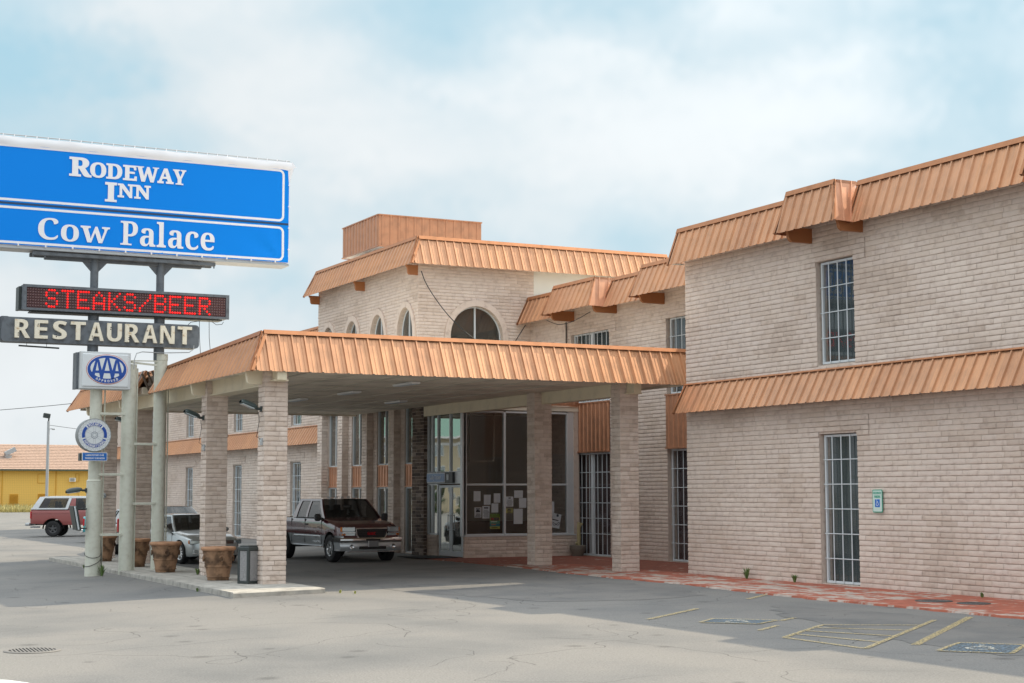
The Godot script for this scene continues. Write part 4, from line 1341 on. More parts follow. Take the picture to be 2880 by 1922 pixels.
func make_canopy() -> void:
	var t := thing("entrance_canopy", "wide flat drive-through canopy with copper fascia on brick pillars in front of the lobby", "canopy", Vector3(16.5, 0, -40.0))
	# pillars
	var tone := func(_u, _v): return rng.randi_range(0, 6)
	for p in [[11.31, -34.75, -0.02], [11.29, -39.2, -0.02], [11.35, -46.75, -0.02], [11.35, -51.05, -0.02], [20.88, -35.4, 0.0], [20.70, -39.7, 0.0]]:
		var at := Vector3(p[0], p[2], p[1])
		pier(t, "pillar", at, 0.54, 0.45, 4.75, tone)
		var bk := MB.new(); bk.span(at + Vector3(0.015, 0, 0.015), at + Vector3(0.525, 4.77, 0.435)); wput("pillar", bk, M["joint"], t)
		block_wall(t, "pillar", at + Vector3(0.54, 0, 0.45), Vector3.FORWARD, Vector3.RIGHT, 0.45, p[2], 4.75, [], {"deep": 0.1})
	finish_blocks(t)
	# roof deck and ceiling with battens
	var dk := MB.new()
	dk.span(Vector3(11.15, 4.76, -43.0), Vector3(22.45, 4.95, -34.05))
	dk.span(Vector3(11.45, 4.76, -44.6), Vector3(20.93, 4.95, -43.0))
	dk.span(Vector3(11.15, 4.76, -53.4), Vector3(20.93, 4.95, -44.6))
	dk.span(Vector3(20.93, 4.76, -44.55), Vector3(22.45, 4.95, -43.0))
	wput("ceiling", dk, M["ceiling_paint"], t)
	var x := 12.55
	while x < 20.6:
		var b := MB.new(); b.span(Vector3(x - 0.03, 4.742, -53.3), Vector3(x + 0.03, 4.76, -34.1)); wput("batten", b, M["batten"], t)
		x += 1.19
	for z in [-36.6, -39.04, -41.48, -43.92, -46.36, -48.8]:
		var b := MB.new(); b.span(Vector3(11.3, 4.752, z - 0.012), Vector3(20.9, 4.76, z + 0.012)); wput("batten", b, M["batten"], t)
	# fascias
	mansard(t, "fascia", Vector3(0, 0, -33.9), Vector3.RIGHT, Vector3.BACK, [10.85, 22.6, 11.27, 22.6], 0.0, -0.46, [4.68, 4.68], [5.62, 5.62], 0.10)
	mansard(t, "fascia", Vector3(10.85, 0, 0), Vector3.BACK, Vector3.LEFT, [-42.75, -33.9, -42.85, -34.36], 0.0, -0.42, [4.66, 4.68], [5.36, 5.62], 0.12)
	mansard(t, "fascia", Vector3(10.85, 0, 0), Vector3.BACK, Vector3.LEFT, [-53.3, -44.75, -52.9, -44.5], 0.0, -0.40, [4.66, 4.66], [5.36, 5.40], 0.12)
	var rf := MB.new()
	rf.span(Vector3(11.35, 5.22, -53.2), Vector3(20.98, 5.26, -44.6)); rf.span(Vector3(11.4, 5.24, -44.6), Vector3(22.5, 5.28, -34.4))
	rf.span(Vector3(22.42, 4.7, -44.5), Vector3(22.48, 5.5, -34.4))
	rf.span(Vector3(11.3, 4.7, -53.35), Vector3(20.95, 5.3, -53.30))
	wput("roof", rf, M["ceiling_paint"], t)
	# torn end with its framing between the two fascia pieces
	var fr := MB.new()
	for z in [-43.1, -43.6, -44.2]:
		fr.box(Vector3(11.15, 5.02, z), Vector3(0.05, 0.62, 0.06), Basis(Vector3.BACK, 0.42))
	fr.span(Vector3(11.25, 4.98, -44.6), Vector3(11.33, 5.06, -43.0))
	fr.span(Vector3(11.3, 4.95, -44.62), Vector3(11.36, 5.24, -43.0))
	wput("framing", fr, mat("old_wood", 0.11, 0.08, 0.06, 0.9), t)
	var fl := MB.new(); fl.box(Vector3(11.02, 5.02, -44.72), Vector3(0.08, 0.86, 0.03), Basis(Vector3.BACK, -0.45)); wput("flashing", fl, M["steel"], t)
	var tp := MB.new()   # roofing felt humped along the left edge
	var rows := []
	for i in 4:
		var r := PackedVector3Array()
		for k in 24:
			var z := -34.9 - 8.0 * k / 23.0
			var hump := 0.10 * maxf(0, sin(k * 0.9 + 0.4)) + 0.04 * sin(k * 2.3)
			r.append(Vector3(11.36 + 0.35 * i, lerpf(5.56, 5.34, k / 23.0) + [0.0, hump, hump * 0.8, -0.1][i], z))
		rows.append(r)
	tp.grid(rows); wput("roofing_felt", tp, M["black_rubber"], t)
	# beams along both rows and their shaped ends
	for s in [[-38.75, -34.8], [-46.3, -39.25], [-50.6, -46.8]]:
		var b := MB.new(); b.span(Vector3(11.42, 4.42, s[0]), Vector3(11.74, 4.758, s[1])); b.span(Vector3(11.36, 4.40, s[0]), Vector3(11.80, 4.424, s[1])); wput("beam", b, M["cream_paint"], t)
	for s in [[-39.25, -35.45], [-44.6, -39.75]]:
		var b := MB.new(); b.span(Vector3(20.92, 4.44, s[0]), Vector3(21.2, 4.758, s[1])); wput("beam", b, M["cream_paint"], t)
	var lb := MB.new(); lb.span(Vector3(21.0, 4.53, -47.3), Vector3(21.2, 4.76, -44.6)); lb.span(Vector3(20.92, 4.44, -47.3), Vector3(21.0, 4.758, -44.6)); wput("beam", lb, M["cream_paint"], t)
	for z in [-34.55, -38.98, -46.5, -50.8]: corbel(t, Vector3(11.32, 0, z), Vector3.LEFT, 0.42, 4.42, 4.76, 0.12, "cream_paint")
	for q in [[11.58, -34.3], [21.18, -34.95]]:
		var b := MB.new(); b.span(Vector3(q[0] - 0.1, 4.5, q[1]), Vector3(q[0] + 0.12, 4.757, q[1] + 0.35)); b.span(Vector3(q[0] - 0.16, 4.48, q[1]), Vector3(q[0] + 0.18, 4.505, q[1] + 0.3)); wput("beam_end", b, M["cream_paint"], t)

# ---------------------------------------------------------------- signs
var fonts := {}
func font(nm: String, bold: bool) -> Font:
	var key := nm + str(bold)
	if not fonts.has(key):
		var f := SystemFont.new()
		f.font_names = PackedStringArray([nm])
		f.font_weight = 700 if bold else 400
		fonts[key] = f
	return fonts[key]

# lettering as solid text, fitted to a box (x0, y0)-(x1, y1) on a plane of constant z
func lettering(parent: Node3D, txt: String, f: Font, x0: float, x1: float, y0: float, y1: float, z: float, depth: float, mt: Material, called := "lettering") -> MeshInstance3D:
	var tm := TextMesh.new()
	tm.text = txt; tm.font = f; tm.font_size = 64; tm.pixel_size = 0.01; tm.depth = 0.02; tm.curve_step = 1.0
	var bb := tm.get_aabb()
	var o := put(called, tm, mt, parent)
	var sx := (x1 - x0) / maxf(bb.size.x, 1e-5); var sy := (y1 - y0) / maxf(bb.size.y, 1e-5)
	o.scale = Vector3(sx, sy, depth / 0.02)
	o.position = Vector3(x0 - bb.position.x * sx, y0 - bb.position.y * sy, z + depth * 0.5)
	return o

func ring_text(parent: Node3D, txt: String, f: Font, ce: Vector3, rx: float, ry: float, a0: float, a1: float, size: float, mt: Material, inward := false) -> void:
	for i in txt.length():
		var a := deg_to_rad(lerpf(a0, a1, (i + 0.5) / txt.length()))
		var tm := TextMesh.new()
		tm.text = txt[i]; tm.font = f; tm.font_size = 64; tm.pixel_size = 0.01; tm.depth = 0.02; tm.curve_step = 2.0
		var bb := tm.get_aabb()
		if bb.size.y < 1e-4: continue
		var o := put("letter", tm, mt, parent)
		var s := size / 0.46
		var nrm := Vector2(cos(a) / rx, sin(a) / ry)
		var rot := atan2(nrm.y, nrm.x) - PI / 2
		if inward: rot += PI
		o.transform = Transform3D(Basis(Vector3.BACK, rot).scaled_local(Vector3(s, s, 0.2)), ce + Vector3(cos(a) * rx, sin(a) * ry, 0)) * Transform3D(Basis(), -bb.get_center())

func ellipse(ce: Vector2, rx: float, ry: float, n := 48, a0 := 0.0, a1 := 360.0) -> PackedVector2Array:
	var p := PackedVector2Array()
	var full := absf(a1 - a0) >= 359.9
	for k in (n if full else n + 1):
		var a := deg_to_rad(lerpf(a0, a1, float(k) / n))
		p.append(ce + Vector2(cos(a) * rx, sin(a) * ry))
	return p

func band(ce: Vector2, r0: float, r1: float, a0: float, a1: float, n := 16) -> PackedVector2Array:
	var p := ellipse(ce, r1, r1, n, a0, a1)
	var q := ellipse(ce, r0, r0, n, a0, a1)
	q.reverse()
	p.append_array(q)
	return p

func plate(parent: Node3D, called: String, poly: PackedVector2Array, z: float, d: float, mt: Material) -> MeshInstance3D:
	var b := MB.new()
	b.prism(poly, d, Transform3D(Basis(), Vector3(0, 0, z)))
	return put(called, b, mt, parent)

func round_rect(x0: float, y0: float, x1: float, y1: float, r: float, n := 6) -> PackedVector2Array:
	var p := PackedVector2Array()
	for c in [[x1 - r, y0 + r, -90.0], [x1 - r, y1 - r, 0.0], [x0 + r, y1 - r, 90.0], [x0 + r, y0 + r, 180.0]]:
		for k in n + 1:
			var a := deg_to_rad(c[2] + 90.0 * k / n)
			p.append(Vector2(c[0] + cos(a) * r, c[1] + sin(a) * r))
	return p

func fold(x: float, y: float) -> float:   # slack of the banner, local to the cabinet
	var z := 0.0
	var d := Vector2(x - 4.25, y - 0.1)
	var a := atan2(d.y, -d.x)
	z += 0.020 * exp(-d.length_squared() / 0.9) * sin(a * 7.0 + 1.0) * clampf(d.length() * 3.0, 0.0, 1.0)
	var e := Vector2(x - 0.9, y - 0.05)
	z += 0.007 * exp(-e.length_squared() / 0.25) * sin(atan2(e.y, -e.x) * 7.0)
	z += 0.004 * sin(x * 2.1 + y * 0.7) * exp(-y * 0.7)
	return z

func make_signs() -> void:
	var Z := -42.0
	# --- poles
	var t := thing("sign_poles", "three round cream sign poles with dark grey upper lengths and short rungs between them", "sign poles", Vector3(10.0, -0.11, Z - 0.3))
	var pole := func(called: String, x: float, prof: Array, m: String):
		var b := MB.new(); b.lathe_sharp(prof, 28, Vector3(x - 10.0, 0, 0)); put(called, b, M[m], t)
	pole.call("pole", 9.36, [Vector2(0.197, -0.1), Vector2(0.197, 2.42), Vector2(0.205, 2.43), Vector2(0.16, 2.47), Vector2(0.152, 5.72), Vector2(0.0, 5.72)], "pole_paint")
	pole.call("pole", 10.22, [Vector2(0.188, -0.1), Vector2(0.188, 5.5), Vector2(0.0, 5.5)], "pole_paint")
	pole.call("pole", 11.05, [Vector2(0.172, -0.1), Vector2(0.172, 5.62), Vector2(0.182, 5.64), Vector2(0.182, 5.80), Vector2(0.0, 5.80)], "pole_paint")
	pole.call("upper_pole", 9.24, [Vector2(0.14, 5.6), Vector2(0.14, 7.0), Vector2(0.105, 7.05), Vector2(0.105, 8.4)], "pole_grey")
	pole.call("upper_pole", 10.99, [Vector2(0.14, 5.6), Vector2(0.14, 7.0), Vector2(0.105, 7.05), Vector2(0.105, 8.4)], "pole_grey")
	for r in [[9.5, 10.1, 4.18], [9.5, 10.1, 2.60], [9.52, 10.1, 1.04], [10.34, 10.95, 3.40], [10.34, 10.95, 1.84]]:
		var b := MB.new(); b.cbox(Vector3((r[0] + r[1]) * 0.5 - 10.0, r[2], 0.12), Vector3(r[1] - r[0] + 0.1, 0.065, 0.05), 0.006); put("rung", b, M["pole_paint"], t)
	for c in [[9.585, 0.0, 5.6], [10.43, 0.0, 5.4], [11.26, 0.1, 5.0]]:
		var b := MB.new(); b.tube([Vector3(c[0] - 10.0, c[1], 0.02), Vector3(c[0] - 10.0, c[2], 0.02)], 0.02, 8); put("conduit", b, M["pole_paint"], t)
	var cb := MB.new()
	cb.tube([Vector3(0.26, 5.35, 0.3), Vector3(0.27, 5.62, 0.3), Vector3(0.33, 5.78, 0.28), Vector3(0.5, 5.83, 0.22), Vector3(1.0, 5.82, 0.2), Vector3(1.75, 5.86, 0.22), Vector3(1.86, 5.95, 0.25), Vector3(1.87, 6.05, 0.25)], 0.012, 6)
	put("conduit", cb, M["steel"], t)
	var brc := MB.new()
	brc.box(Vector3(0.62, 5.52, 0.1), Vector3(0.85, 0.05, 0.04), Basis(Vector3.BACK, -0.08)); brc.box(Vector3(0.66, 5.6, 0.12), Vector3(0.9, 0.03, 0.03), Basis(Vector3.BACK, 0.02))
	put("bracket", brc, M["pole_paint"], t)
	var wr := MB.new()   # loose wire wound round the foot of the first pole
	for k in 2:
		var path := []
		for i in 26:
			var a := TAU * i / 25.0
			path.append(Vector3(-0.64 + 0.205 * cos(a), 0.33 + 0.22 * k + 0.10 * sin(a + 2.0 + k) , 0.205 * sin(a)))
		wr.tube(path, 0.007, 5)
	wr.tube([Vector3(-0.43, 0.05, 0.03), Vector3(-0.42, 0.5, 0.06), Vector3(-0.45, 0.9, 0.05)], 0.008, 5)
	put("wire", wr, M["cable"], t)

	# --- large blue cabinet
	var cx := 10.02
	t = thing("motel_sign", "large blue banner sign lettered RODEWAY INN Cow Palace on top of the poles", "sign", Vector3(cx, 8.3, Z))
	var x0 := -4.47; var x1 := 4.47; var y1 := 2.68
	var b := MB.new()
	b.span(Vector3(x0, 0.0, -0.62), Vector3(x1, y1, -0.03))
	put("cabinet", b, M["white_vinyl"], t)
	var rows := []
	for j in 25:
		var r := PackedVector3Array()
		for i in 91:
			var x := lerpf(x0 + 0.02, x1 - 0.02, i / 90.0); var y := lerpf(0.04, y1 - 0.03, j / 24.0)
			r.append(Vector3(x, y, fold(x, y)))
		rows.append(r)
	b = MB.new(); b.grid(rows); put("banner", b, M["blue_vinyl"], t)
	# white border lines and the dark stripe follow the cloth
	var ribbon := func(called: String, pts: Array, w: float, m: String, closed: bool):
		var q := MB.new()
		var pp := []
		for i in pts.size() - (0 if closed else 1):
			var a: Vector2 = pts[i]; var c: Vector2 = pts[(i + 1) % pts.size()]
			var nn := maxi(1, int((c - a).length() / 0.08))
			for k in nn: pp.append(a.lerp(c, float(k) / nn))
		if not closed: pp.append(pts[-1])
		var cnt := pp.size()
		for i in cnt - (0 if closed else 1):
			var j := (i + 1) % cnt
			var di: Vector2 = (pp[j] - pp[(i - 1 + cnt) % cnt if closed or i > 0 else i]).normalized()
			var dj: Vector2 = (pp[(j + 1) % cnt if closed or j < cnt - 1 else j] - pp[i]).normalized()
			var ni := Vector2(-di.y, di.x) * w * 0.5; var nj := Vector2(-dj.y, dj.x) * w * 0.5
			var f := func(p: Vector2): return Vector3(p.x, p.y, fold(p.x, p.y) + 0.005)
			q.quad(f.call(pp[i] - ni), f.call(pp[j] - nj), f.call(pp[j] + nj), f.call(pp[i] + ni))
		put(called, q, M[m], t)
	ribbon.call("border", Array(round_rect(x0 + 0.18, 1.20, x1 - 0.18, 2.60, 0.13)), 0.062, "white_vinyl", true)
	ribbon.call("border", Array(round_rect(x0 + 0.18, 0.10, x1 - 0.18, 1.0, 0.13)), 0.062, "white_vinyl", true)
	ribbon.call("stripe", [Vector2(x0 + 0.03, 1.105), Vector2(x1 - 0.03, 1.105)], 0.055, "navy_line", false)
	# folded white top of the banner and the rail it hangs from
	rows = []
	for j in 6:
		var r := PackedVector3Array()
		for i in 61:
			var x := lerpf(x0 - 0.03, x1 + 0.05, i / 60.0)
			var sl := 0.012 * sin(x * 3.1) + 0.01 * sin(x * 7.7 + 1)
			r.append(Vector3(x, 2.612 + 0.045 * j + (0.02 * (5 - j) / 5.0 * sin(x * 5.0)), 0.03 + 0.02 * sin(j * 0.7) + sl * (j / 5.0)))
		rows.append(r)
	b = MB.new(); b.grid(rows); put("banner_top", b, M["white_vinyl"], t)
	b = MB.new()
	b.tri(Vector3(x1 - 0.02, 2.66, 0.03), Vector3(x1 + 0.17, 2.70, 0.06), Vector3(x1 + 0.06, 2.86, 0.03)); b.tri(Vector3(x1 - 0.06, 2.66, 0.02), Vector3(x1 - 0.02, 2.2, 0.0), Vector3(x1 + 0.10, 2.68, 0.05))
	put("banner_flap", b, M["white_vinyl"], t)
	b = MB.new(); b.tube([Vector3(x0, 2.885, 0.0), Vector3(1.6, 2.885, 0.0), Vector3(x1, 2.875, 0.0)], 0.016, 6); put("rail", b, M["steel"], t)
	b = MB.new()
	for k in 32: b.box(Vector3(lerpf(x0 + 0.1, x1 - 0.1, k / 31.0), 2.875, 0.01), Vector3(0.022, 0.05, 0.045))
	for k in 13: b.box(Vector3(lerpf(x0 + 0.3, x1 - 0.4, k / 12.0), 0.035, 0.02), Vector3(0.035, 0.05, 0.04))
	for k in 4: b.box(Vector3(x1 - 0.015, 0.4 + 0.6 * k, 0.02), Vector3(0.05, 0.03, 0.04))
	put("tie", b, M["white_vinyl"], t)
	b = MB.new(); b.cbox(Vector3(0, -0.02, -0.32), Vector3(8.96, 0.08, 0.62), 0.01); put("cabinet_edge", b, M["steel"], t)
	var slab := FontVariation.new()
	slab.base_font = font("Droid Serif", true)
	slab.variation_embolden = 0.7
	lettering(t, "R", slab, 8.46 - cx, 9.04 - cx, 1.94, 2.45, 0.014, 0.006, M["white_vinyl"])
	for q in [["O", 9.0, 9.42], ["D", 9.42, 9.84], ["E", 9.86, 10.23], ["W", 10.21, 10.82], ["A", 10.78, 11.22], ["Y", 11.20, 11.56]]:
		if q[0] in "WY":   # heavy strokes from two overlapping glyphs
			for k in 2: lettering(t, q[0], font("Droid Serif", true), q[1] - cx + 0.025 * k, q[2] - cx - 0.025 * (1 - k), 1.95, 2.36, 0.014, 0.006 + 0.001 * k, M["white_vinyl"])
		else: lettering(t, q[0], slab, q[1] - cx, q[2] - cx, 1.95, 2.36, 0.014, 0.006, M["white_vinyl"])
	lettering(t, "I", slab, 9.40 - cx, 9.71 - cx, 1.34, 1.86, 0.014, 0.006, M["white_vinyl"])
	lettering(t, "NN", slab, 9.73 - cx, 10.61 - cx, 1.48, 1.85, 0.014, 0.006, M["white_vinyl"])
	var serif := font("Droid Serif", true)
	lettering(t, "Cow", serif, 7.71 - cx, 9.55 - cx, 0.21, 0.79, 0.014, 0.006, M["white_vinyl"])
	lettering(t, "Palace", serif, 9.83 - cx, 12.37 - cx, 0.21, 0.90, 0.014, 0.006, M["white_vinyl"])
	b = MB.new()
	b.cbox(Vector3(0.0, -0.13, -0.12), Vector3(4.83, 0.10, 0.12), 0.01); b.cbox(Vector3(0.0, -0.20, -0.30), Vector3(4.16, 0.11, 0.12), 0.01); b.cbox(Vector3(0.0, -0.13, -0.5), Vector3(4.83, 0.10, 0.12), 0.01)
	for x in [9.24 - cx, 10.99 - cx]:
		for sd in [-1.0, 1.0]:
			b.prism(PackedVector2Array([Vector2(x + sd * 0.1, -0.26), Vector2(x + sd * 0.32, -0.26), Vector2(x + sd * 0.1, -0.5)]), 0.02, Transform3D(Basis(), Vector3(0, 0, -0.3)))
	for x in [-2.4, -2.1, 2.1, 2.38]: b.box(Vector3(x, -0.20, -0.1), Vector3(0.03, 0.08, 0.03))
	put("support_beam", b, M["pole_grey"], t)

	# --- red matrix message board
	t = thing("message_board", "long dark LED message board with red dots reading STEAKS/BEER", "sign", Vector3(10.1, 7.0, Z))
	b = MB.new()
	b.span(Vector3(-2.72, -0.30, -0.55), Vector3(2.71, 0.33, -0.03))
	for q in [[-2.72, -0.32, 2.71, -0.26], [-2.72, 0.27, 2.71, 0.34]]: b.span(Vector3(q[0], q[1], -0.04), Vector3(q[2], q[3], 0.015))
	for q in [[-2.72, -0.26, -2.63, 0.27], [2.62, -0.26, 2.71, 0.27]]: b.span(Vector3(q[0], q[1], -0.04), Vector3(q[2], q[3], 0.015))
	put("case", b, M["pole_grey"], t)
	b = MB.new(); b.span(Vector3(-2.63, -0.26, -0.03), Vector3(2.62, 0.27, -0.022)); put("panel", b, mat("matrix_panel", 0.10, 0.045, 0.05, 0.7), t)
	b = MB.new(); b.span(Vector3(-2.79, -0.30, -0.62), Vector3(-2.725, 0.30, -0.2)); b.span(Vector3(-2.5, -0.36, -0.5), Vector3(2.55, -0.325, -0.1)); put("bracket", b, M["bin_metal"], t)
	var gl := {"S": ["01110", "10001", "10000", "01110", "00001", "10001", "01110"], "T": ["11111", "00100", "00100", "00100", "00100", "00100", "00100"], "E": ["11111", "10000", "10000", "11110", "10000", "10000", "11111"], "A": ["00100", "01010", "10001", "10001", "11111", "10001", "10001"], "K": ["10001", "10010", "10100", "11000", "10100", "10010", "10001"], "/": ["00001", "00001", "00010", "00100", "01000", "10000", "10000"], "B": ["11110", "10001", "10001", "11110", "10001", "10001", "11110"], "R": ["11110", "10001", "10001", "11110", "10100", "10010", "10001"]}
	var msg := "STEAKS/BEER"
	var lit := MB.new(); var off := MB.new()
	for cidx in 78:
		for r in 7:
			var on := false
			var ch := (cidx - 7) / 6; var cc := (cidx - 7) % 6
			if cidx >= 7 and ch < msg.length() and cc < 5: on = gl[msg[ch]][6 - r][cc] == "1"
			var p := Vector3(-2.60 + 0.0672 * cidx, -0.205 + 0.0705 * r, -0.02)
			var q := lit if on else off
			q.lathe([Vector2(0.029, 0.0), Vector2(0.027, 0.014), Vector2(0.014, 0.024), Vector2(0.001, 0.026)], 6, p, Vector3.BACK)
	var lm := mat("led_red", 0.7, 0.02, 0.02, 0.3)
	lm.emission_enabled = true; lm.emission = Color(1.0, 0.05, 0.03); lm.emission_energy_multiplier = 0.9
	put("lit_dots", lit, lm, t).set_meta("kind", "stuff")
	put("unlit_dots", off, mat("led_off", 0.14, 0.075, 0.075, 0.35), t).set_meta("kind", "stuff")
	for c in [[1.98, 2.05], [2.25, 2.33]]:
		b = MB.new(); b.tube([Vector3(c[0], -0.36, -0.3), Vector3(c[0] + 0.01, -0.8, -0.3), Vector3(c[1], -1.55, -0.3)], 0.008, 5); put("cable", b, M["cable"], t)
	b = MB.new(); b.tube([Vector3(1.62, -0.52, -0.2), Vector3(1.72, -0.42, -0.2), Vector3(1.95, -0.38, -0.2)], 0.008, 5); b.tube([Vector3(2.3, -0.38, -0.2), Vector3(2.42, -0.46, -0.2), Vector3(2.58, -0.44, -0.2), Vector3(2.62, -0.37, -0.2)], 0.008, 5); put("cable", b, M["cable"], t)

	# --- channel letter sign
	t = thing("restaurant_sign", "dark grey rounded sign with cream channel letters reading RESTAURANT", "sign", Vector3(9.44, 5.86, Z))
	b = MB.new(); b.prism(round_rect(-2.56, 0.0, 2.57, 0.63, 0.10), 0.5, Transform3D(Basis(), Vector3(0, 0, -0.55))); put("cabinet", b, M["pole_grey"], t)
	b = MB.new(); b.prism(round_rect(-2.64, 0.02, -2.3, 0.65, 0.12), 0.45, Transform3D(Basis(), Vector3(0, 0, -0.58))); put("cabinet_back", b, M["pole_grey"], t)
	var sans := font("Droid Sans", true)
	var cream := mat("letter_cream", 0.86, 0.80, 0.66, 0.6)
	cream.albedo_texture = noise_tex(256, 0.03, 4, 55, [[0.0, Color(0.75, 0.65, 0.55)], [0.15, Color(0.93, 0.9, 0.86)], [0.4, grey(0.98)], [1.0, grey(1)]]); triplanar(cream, 0.7)
	var word := "RESTAURANT"
	for i in word.length():
		var xc := 7.39 + 0.468 * i - 9.44
		var hw := 0.19 if word[i] != "S" else 0.175
		if word[i] == "E": hw = 0.165
		var o := lettering(t, word[i], sans, xc - hw, xc + hw, 0.095, 0.57, -0.05, 0.075, cream, "letter")
		var hole := MB.new()
		for k in 2: hole.lathe([Vector2(0.001, 0.0), Vector2(0.016, 0.0)], 8, Vector3(xc + rng.randf_range(-0.11, -0.08) , 0.16 + 0.05 * k + 0.25 * (i % 2), 0.028), Vector3.BACK)
		put("tube_hole", hole, M["black_plastic"], t)
	b = MB.new(); b.tube([Vector3(-2.1, -0.09, -0.2), Vector3(-1.08, -0.12, -0.2)], 0.022, 7); b.tube([Vector3(-1.9, 0.0, -0.2), Vector3(-1.9, -0.09, -0.2)], 0.006, 5); b.tube([Vector3(-1.4, 0.0, -0.2), Vector3(-1.4, -0.10, -0.2)], 0.006, 5); put("hanging_rod", b, M["bin_metal"], t)

	# --- oval emblem sign
	t = thing("oval_emblem_sign", "white box sign with blue oval lettered AAA APPROVED", "sign", Vector3(9.515, 4.70, Z + 0.06))
	b = MB.new(); b.cbox(Vector3(0, 0.485, -0.28), Vector3(1.31, 0.97, 0.5), 0.012); put("case", b, mat("case_pale", 0.62, 0.65, 0.67, 0.5), t)
	b = MB.new(); b.span(Vector3(-0.72, 0.0, -0.62), Vector3(-0.655, 0.95, -0.2)); put("case_side", b, M["pole_grey"], t)
	b = MB.new(); b.cbox(Vector3(0.0, 0.485, -0.03), Vector3(1.20, 0.86, 0.05), 0.022); put("face", b, mat("face_pale", 0.70, 0.74, 0.77, 0.35), t)
	var ce := Vector2(0.03, 0.512)
	plate(t, "oval_line", ellipse(ce, 0.535, 0.392), -0.004, 0.004, M["sign_red"])
	plate(t, "oval_line", ellipse(ce, 0.523, 0.380), 0.0, 0.004, M["white_paint"])
	plate(t, "oval", ellipse(ce, 0.506, 0.363), 0.004, 0.004, M["sign_blue"])
	plate(t, "oval_field", ellipse(ce + Vector2(0, 0.03), 0.430, 0.272), 0.008, 0.004, M["face_pale"])
	for a in [[0.0, 0.325, 0.115, 0.245], [-0.255, 0.27, 0.10, 0.165], [0.255, 0.27, 0.10, 0.165]]:
		var xa: float = ce.x + a[0]; var top: float = ce.y + a[1] - 0.015; var bot: float = ce.y - (0.25 if a[0] == 0.0 else 0.17)
		var hb: float = a[2] + (0.05 if a[0] == 0.0 else 0.02)
		for sd in [-1.0, 1.0]:
			plate(t, "letter_stroke", PackedVector2Array([Vector2(xa - sd * 0.012, top), Vector2(xa + sd * 0.045, top), Vector2(xa + sd * (hb + 0.035), bot), Vector2(xa + sd * (hb - 0.055), bot)]), 0.010 + 0.0015 * (sd + 1), 0.004, M["sign_blue"])
		plate(t, "letter_stroke", PackedVector2Array([Vector2(xa - hb * 0.72, ce.y - 0.10), Vector2(xa + hb * 0.72, ce.y - 0.10), Vector2(xa + hb * 0.6, ce.y - 0.035), Vector2(xa - hb * 0.6, ce.y - 0.035)]), 0.011, 0.004, M["sign_blue"])
	plate(t, "oval", band_ellipse(ce, 0.506, 0.363, 0.39, 0.25, 232.0, 308.0), 0.014, 0.003, M["sign_blue"])
	ring_text(t, "APPROVED", sans, Vector3(ce.x, ce.y, 0.018), 0.445, 0.305, 229.0, 311.0, 0.062, M["white_paint"], true)

	# --- gear wheel emblem sign
	t = thing("round_emblem_sign", "round white drum sign with blue ring reading ROTARY INTERNATIONAL and a gear wheel", "sign", Vector3(9.25, 3.5, Z + 0.1))
	b = MB.new(); b.lathe_sharp([Vector2(0.43, -0.30), Vector2(0.43, 0.0), Vector2(0.42, 0.012), Vector2(0.415, 0.0)], 44, Vector3.ZERO, Vector3.BACK); put("drum", b, mat("drum_grey", 0.22, 0.24, 0.25, 0.5), t)
	plate(t, "face", ellipse(Vector2.ZERO, 0.417, 0.417, 44), -0.01, 0.012, M["face_pale"])
	var gm := mat("gear_line", 0.42, 0.45, 0.48, 0.6)
	var gp := PackedVector2Array()
	for k in 96:
		var rr := 0.405 if k % 4 < 2 else 0.345
		gp.append(Vector2(cos(TAU * k / 96.0), sin(TAU * k / 96.0)) * rr)
	b = MB.new()
	for k in 96:
		var p0 := gp[k]; var p1 := gp[(k + 1) % 96]
		var d := (p1 - p0).normalized() * 0.003; var s := Vector2(-d.y, d.x)
		b.quad(Vector3(p0.x - s.x, p0.y - s.y, 0.005), Vector3(p1.x - s.x, p1.y - s.y, 0.005), Vector3(p1.x + s.x, p1.y + s.y, 0.005), Vector3(p0.x + s.x, p0.y + s.y, 0.005))
	for k in 6:
		for sd in [-1.0, 1.0]:
			var an := TAU * k / 6.0 + PI / 2
			var u := Vector2(cos(an), sin(an)); var w: Vector2 = Vector2(-u.y, u.x) * 0.032 * sd
			var p0: Vector2 = u * 0.085 + w * 0.6; var p1: Vector2 = u * 0.225 + w
			var s := Vector2(-u.y, u.x) * 0.003
			b.quad(Vector3(p0.x - s.x, p0.y - s.y, 0.005), Vector3(p1.x - s.x, p1.y - s.y, 0.005), Vector3(p1.x + s.x, p1.y + s.y, 0.005), Vector3(p0.x + s.x, p0.y + s.y, 0.005))
	put("gear", b, gm, t)
	for r in [[0.228, 0.236], [0.078, 0.086], [0.045, 0.05]]: 
		b = MB.new(); b.prism(band(Vector2.ZERO, r[0], r[1], 0.0, 359.0, 40), 0.004, Transform3D(Basis(), Vector3(0, 0, 0.003))); put("hub_ring", b, gm if r[0] > 0.1 else M["navy_line"], t)
	for s in [[52.0, 128.0], [136.0, 194.0], [202.0, 338.0], [346.0, 404.0]]:
		plate(t, "ring_piece", band(Vector2.ZERO, 0.245, 0.322, s[0], s[1], 18), 0.0, 0.006, M["sign_blue"])
	ring_text(t, "ROTARY", sans, Vector3(0, 0, 0.008), 0.284, 0.284, 124.0, 56.0, 0.062, M["white_paint"])
	ring_text(t, "INTERNATIONAL", sans, Vector3(0, 0, 0.008), 0.284, 0.284, 206.0, 334.0, 0.058, M["white_paint"], true)
	# --- small blue plate
	t = thing("club_plate", "small blue plate reading LAMAR ROTARY CLUB THURSDAY 12:00 NOON under the round emblem", "sign", Vector3(9.27, 2.835, Z + 0.1))
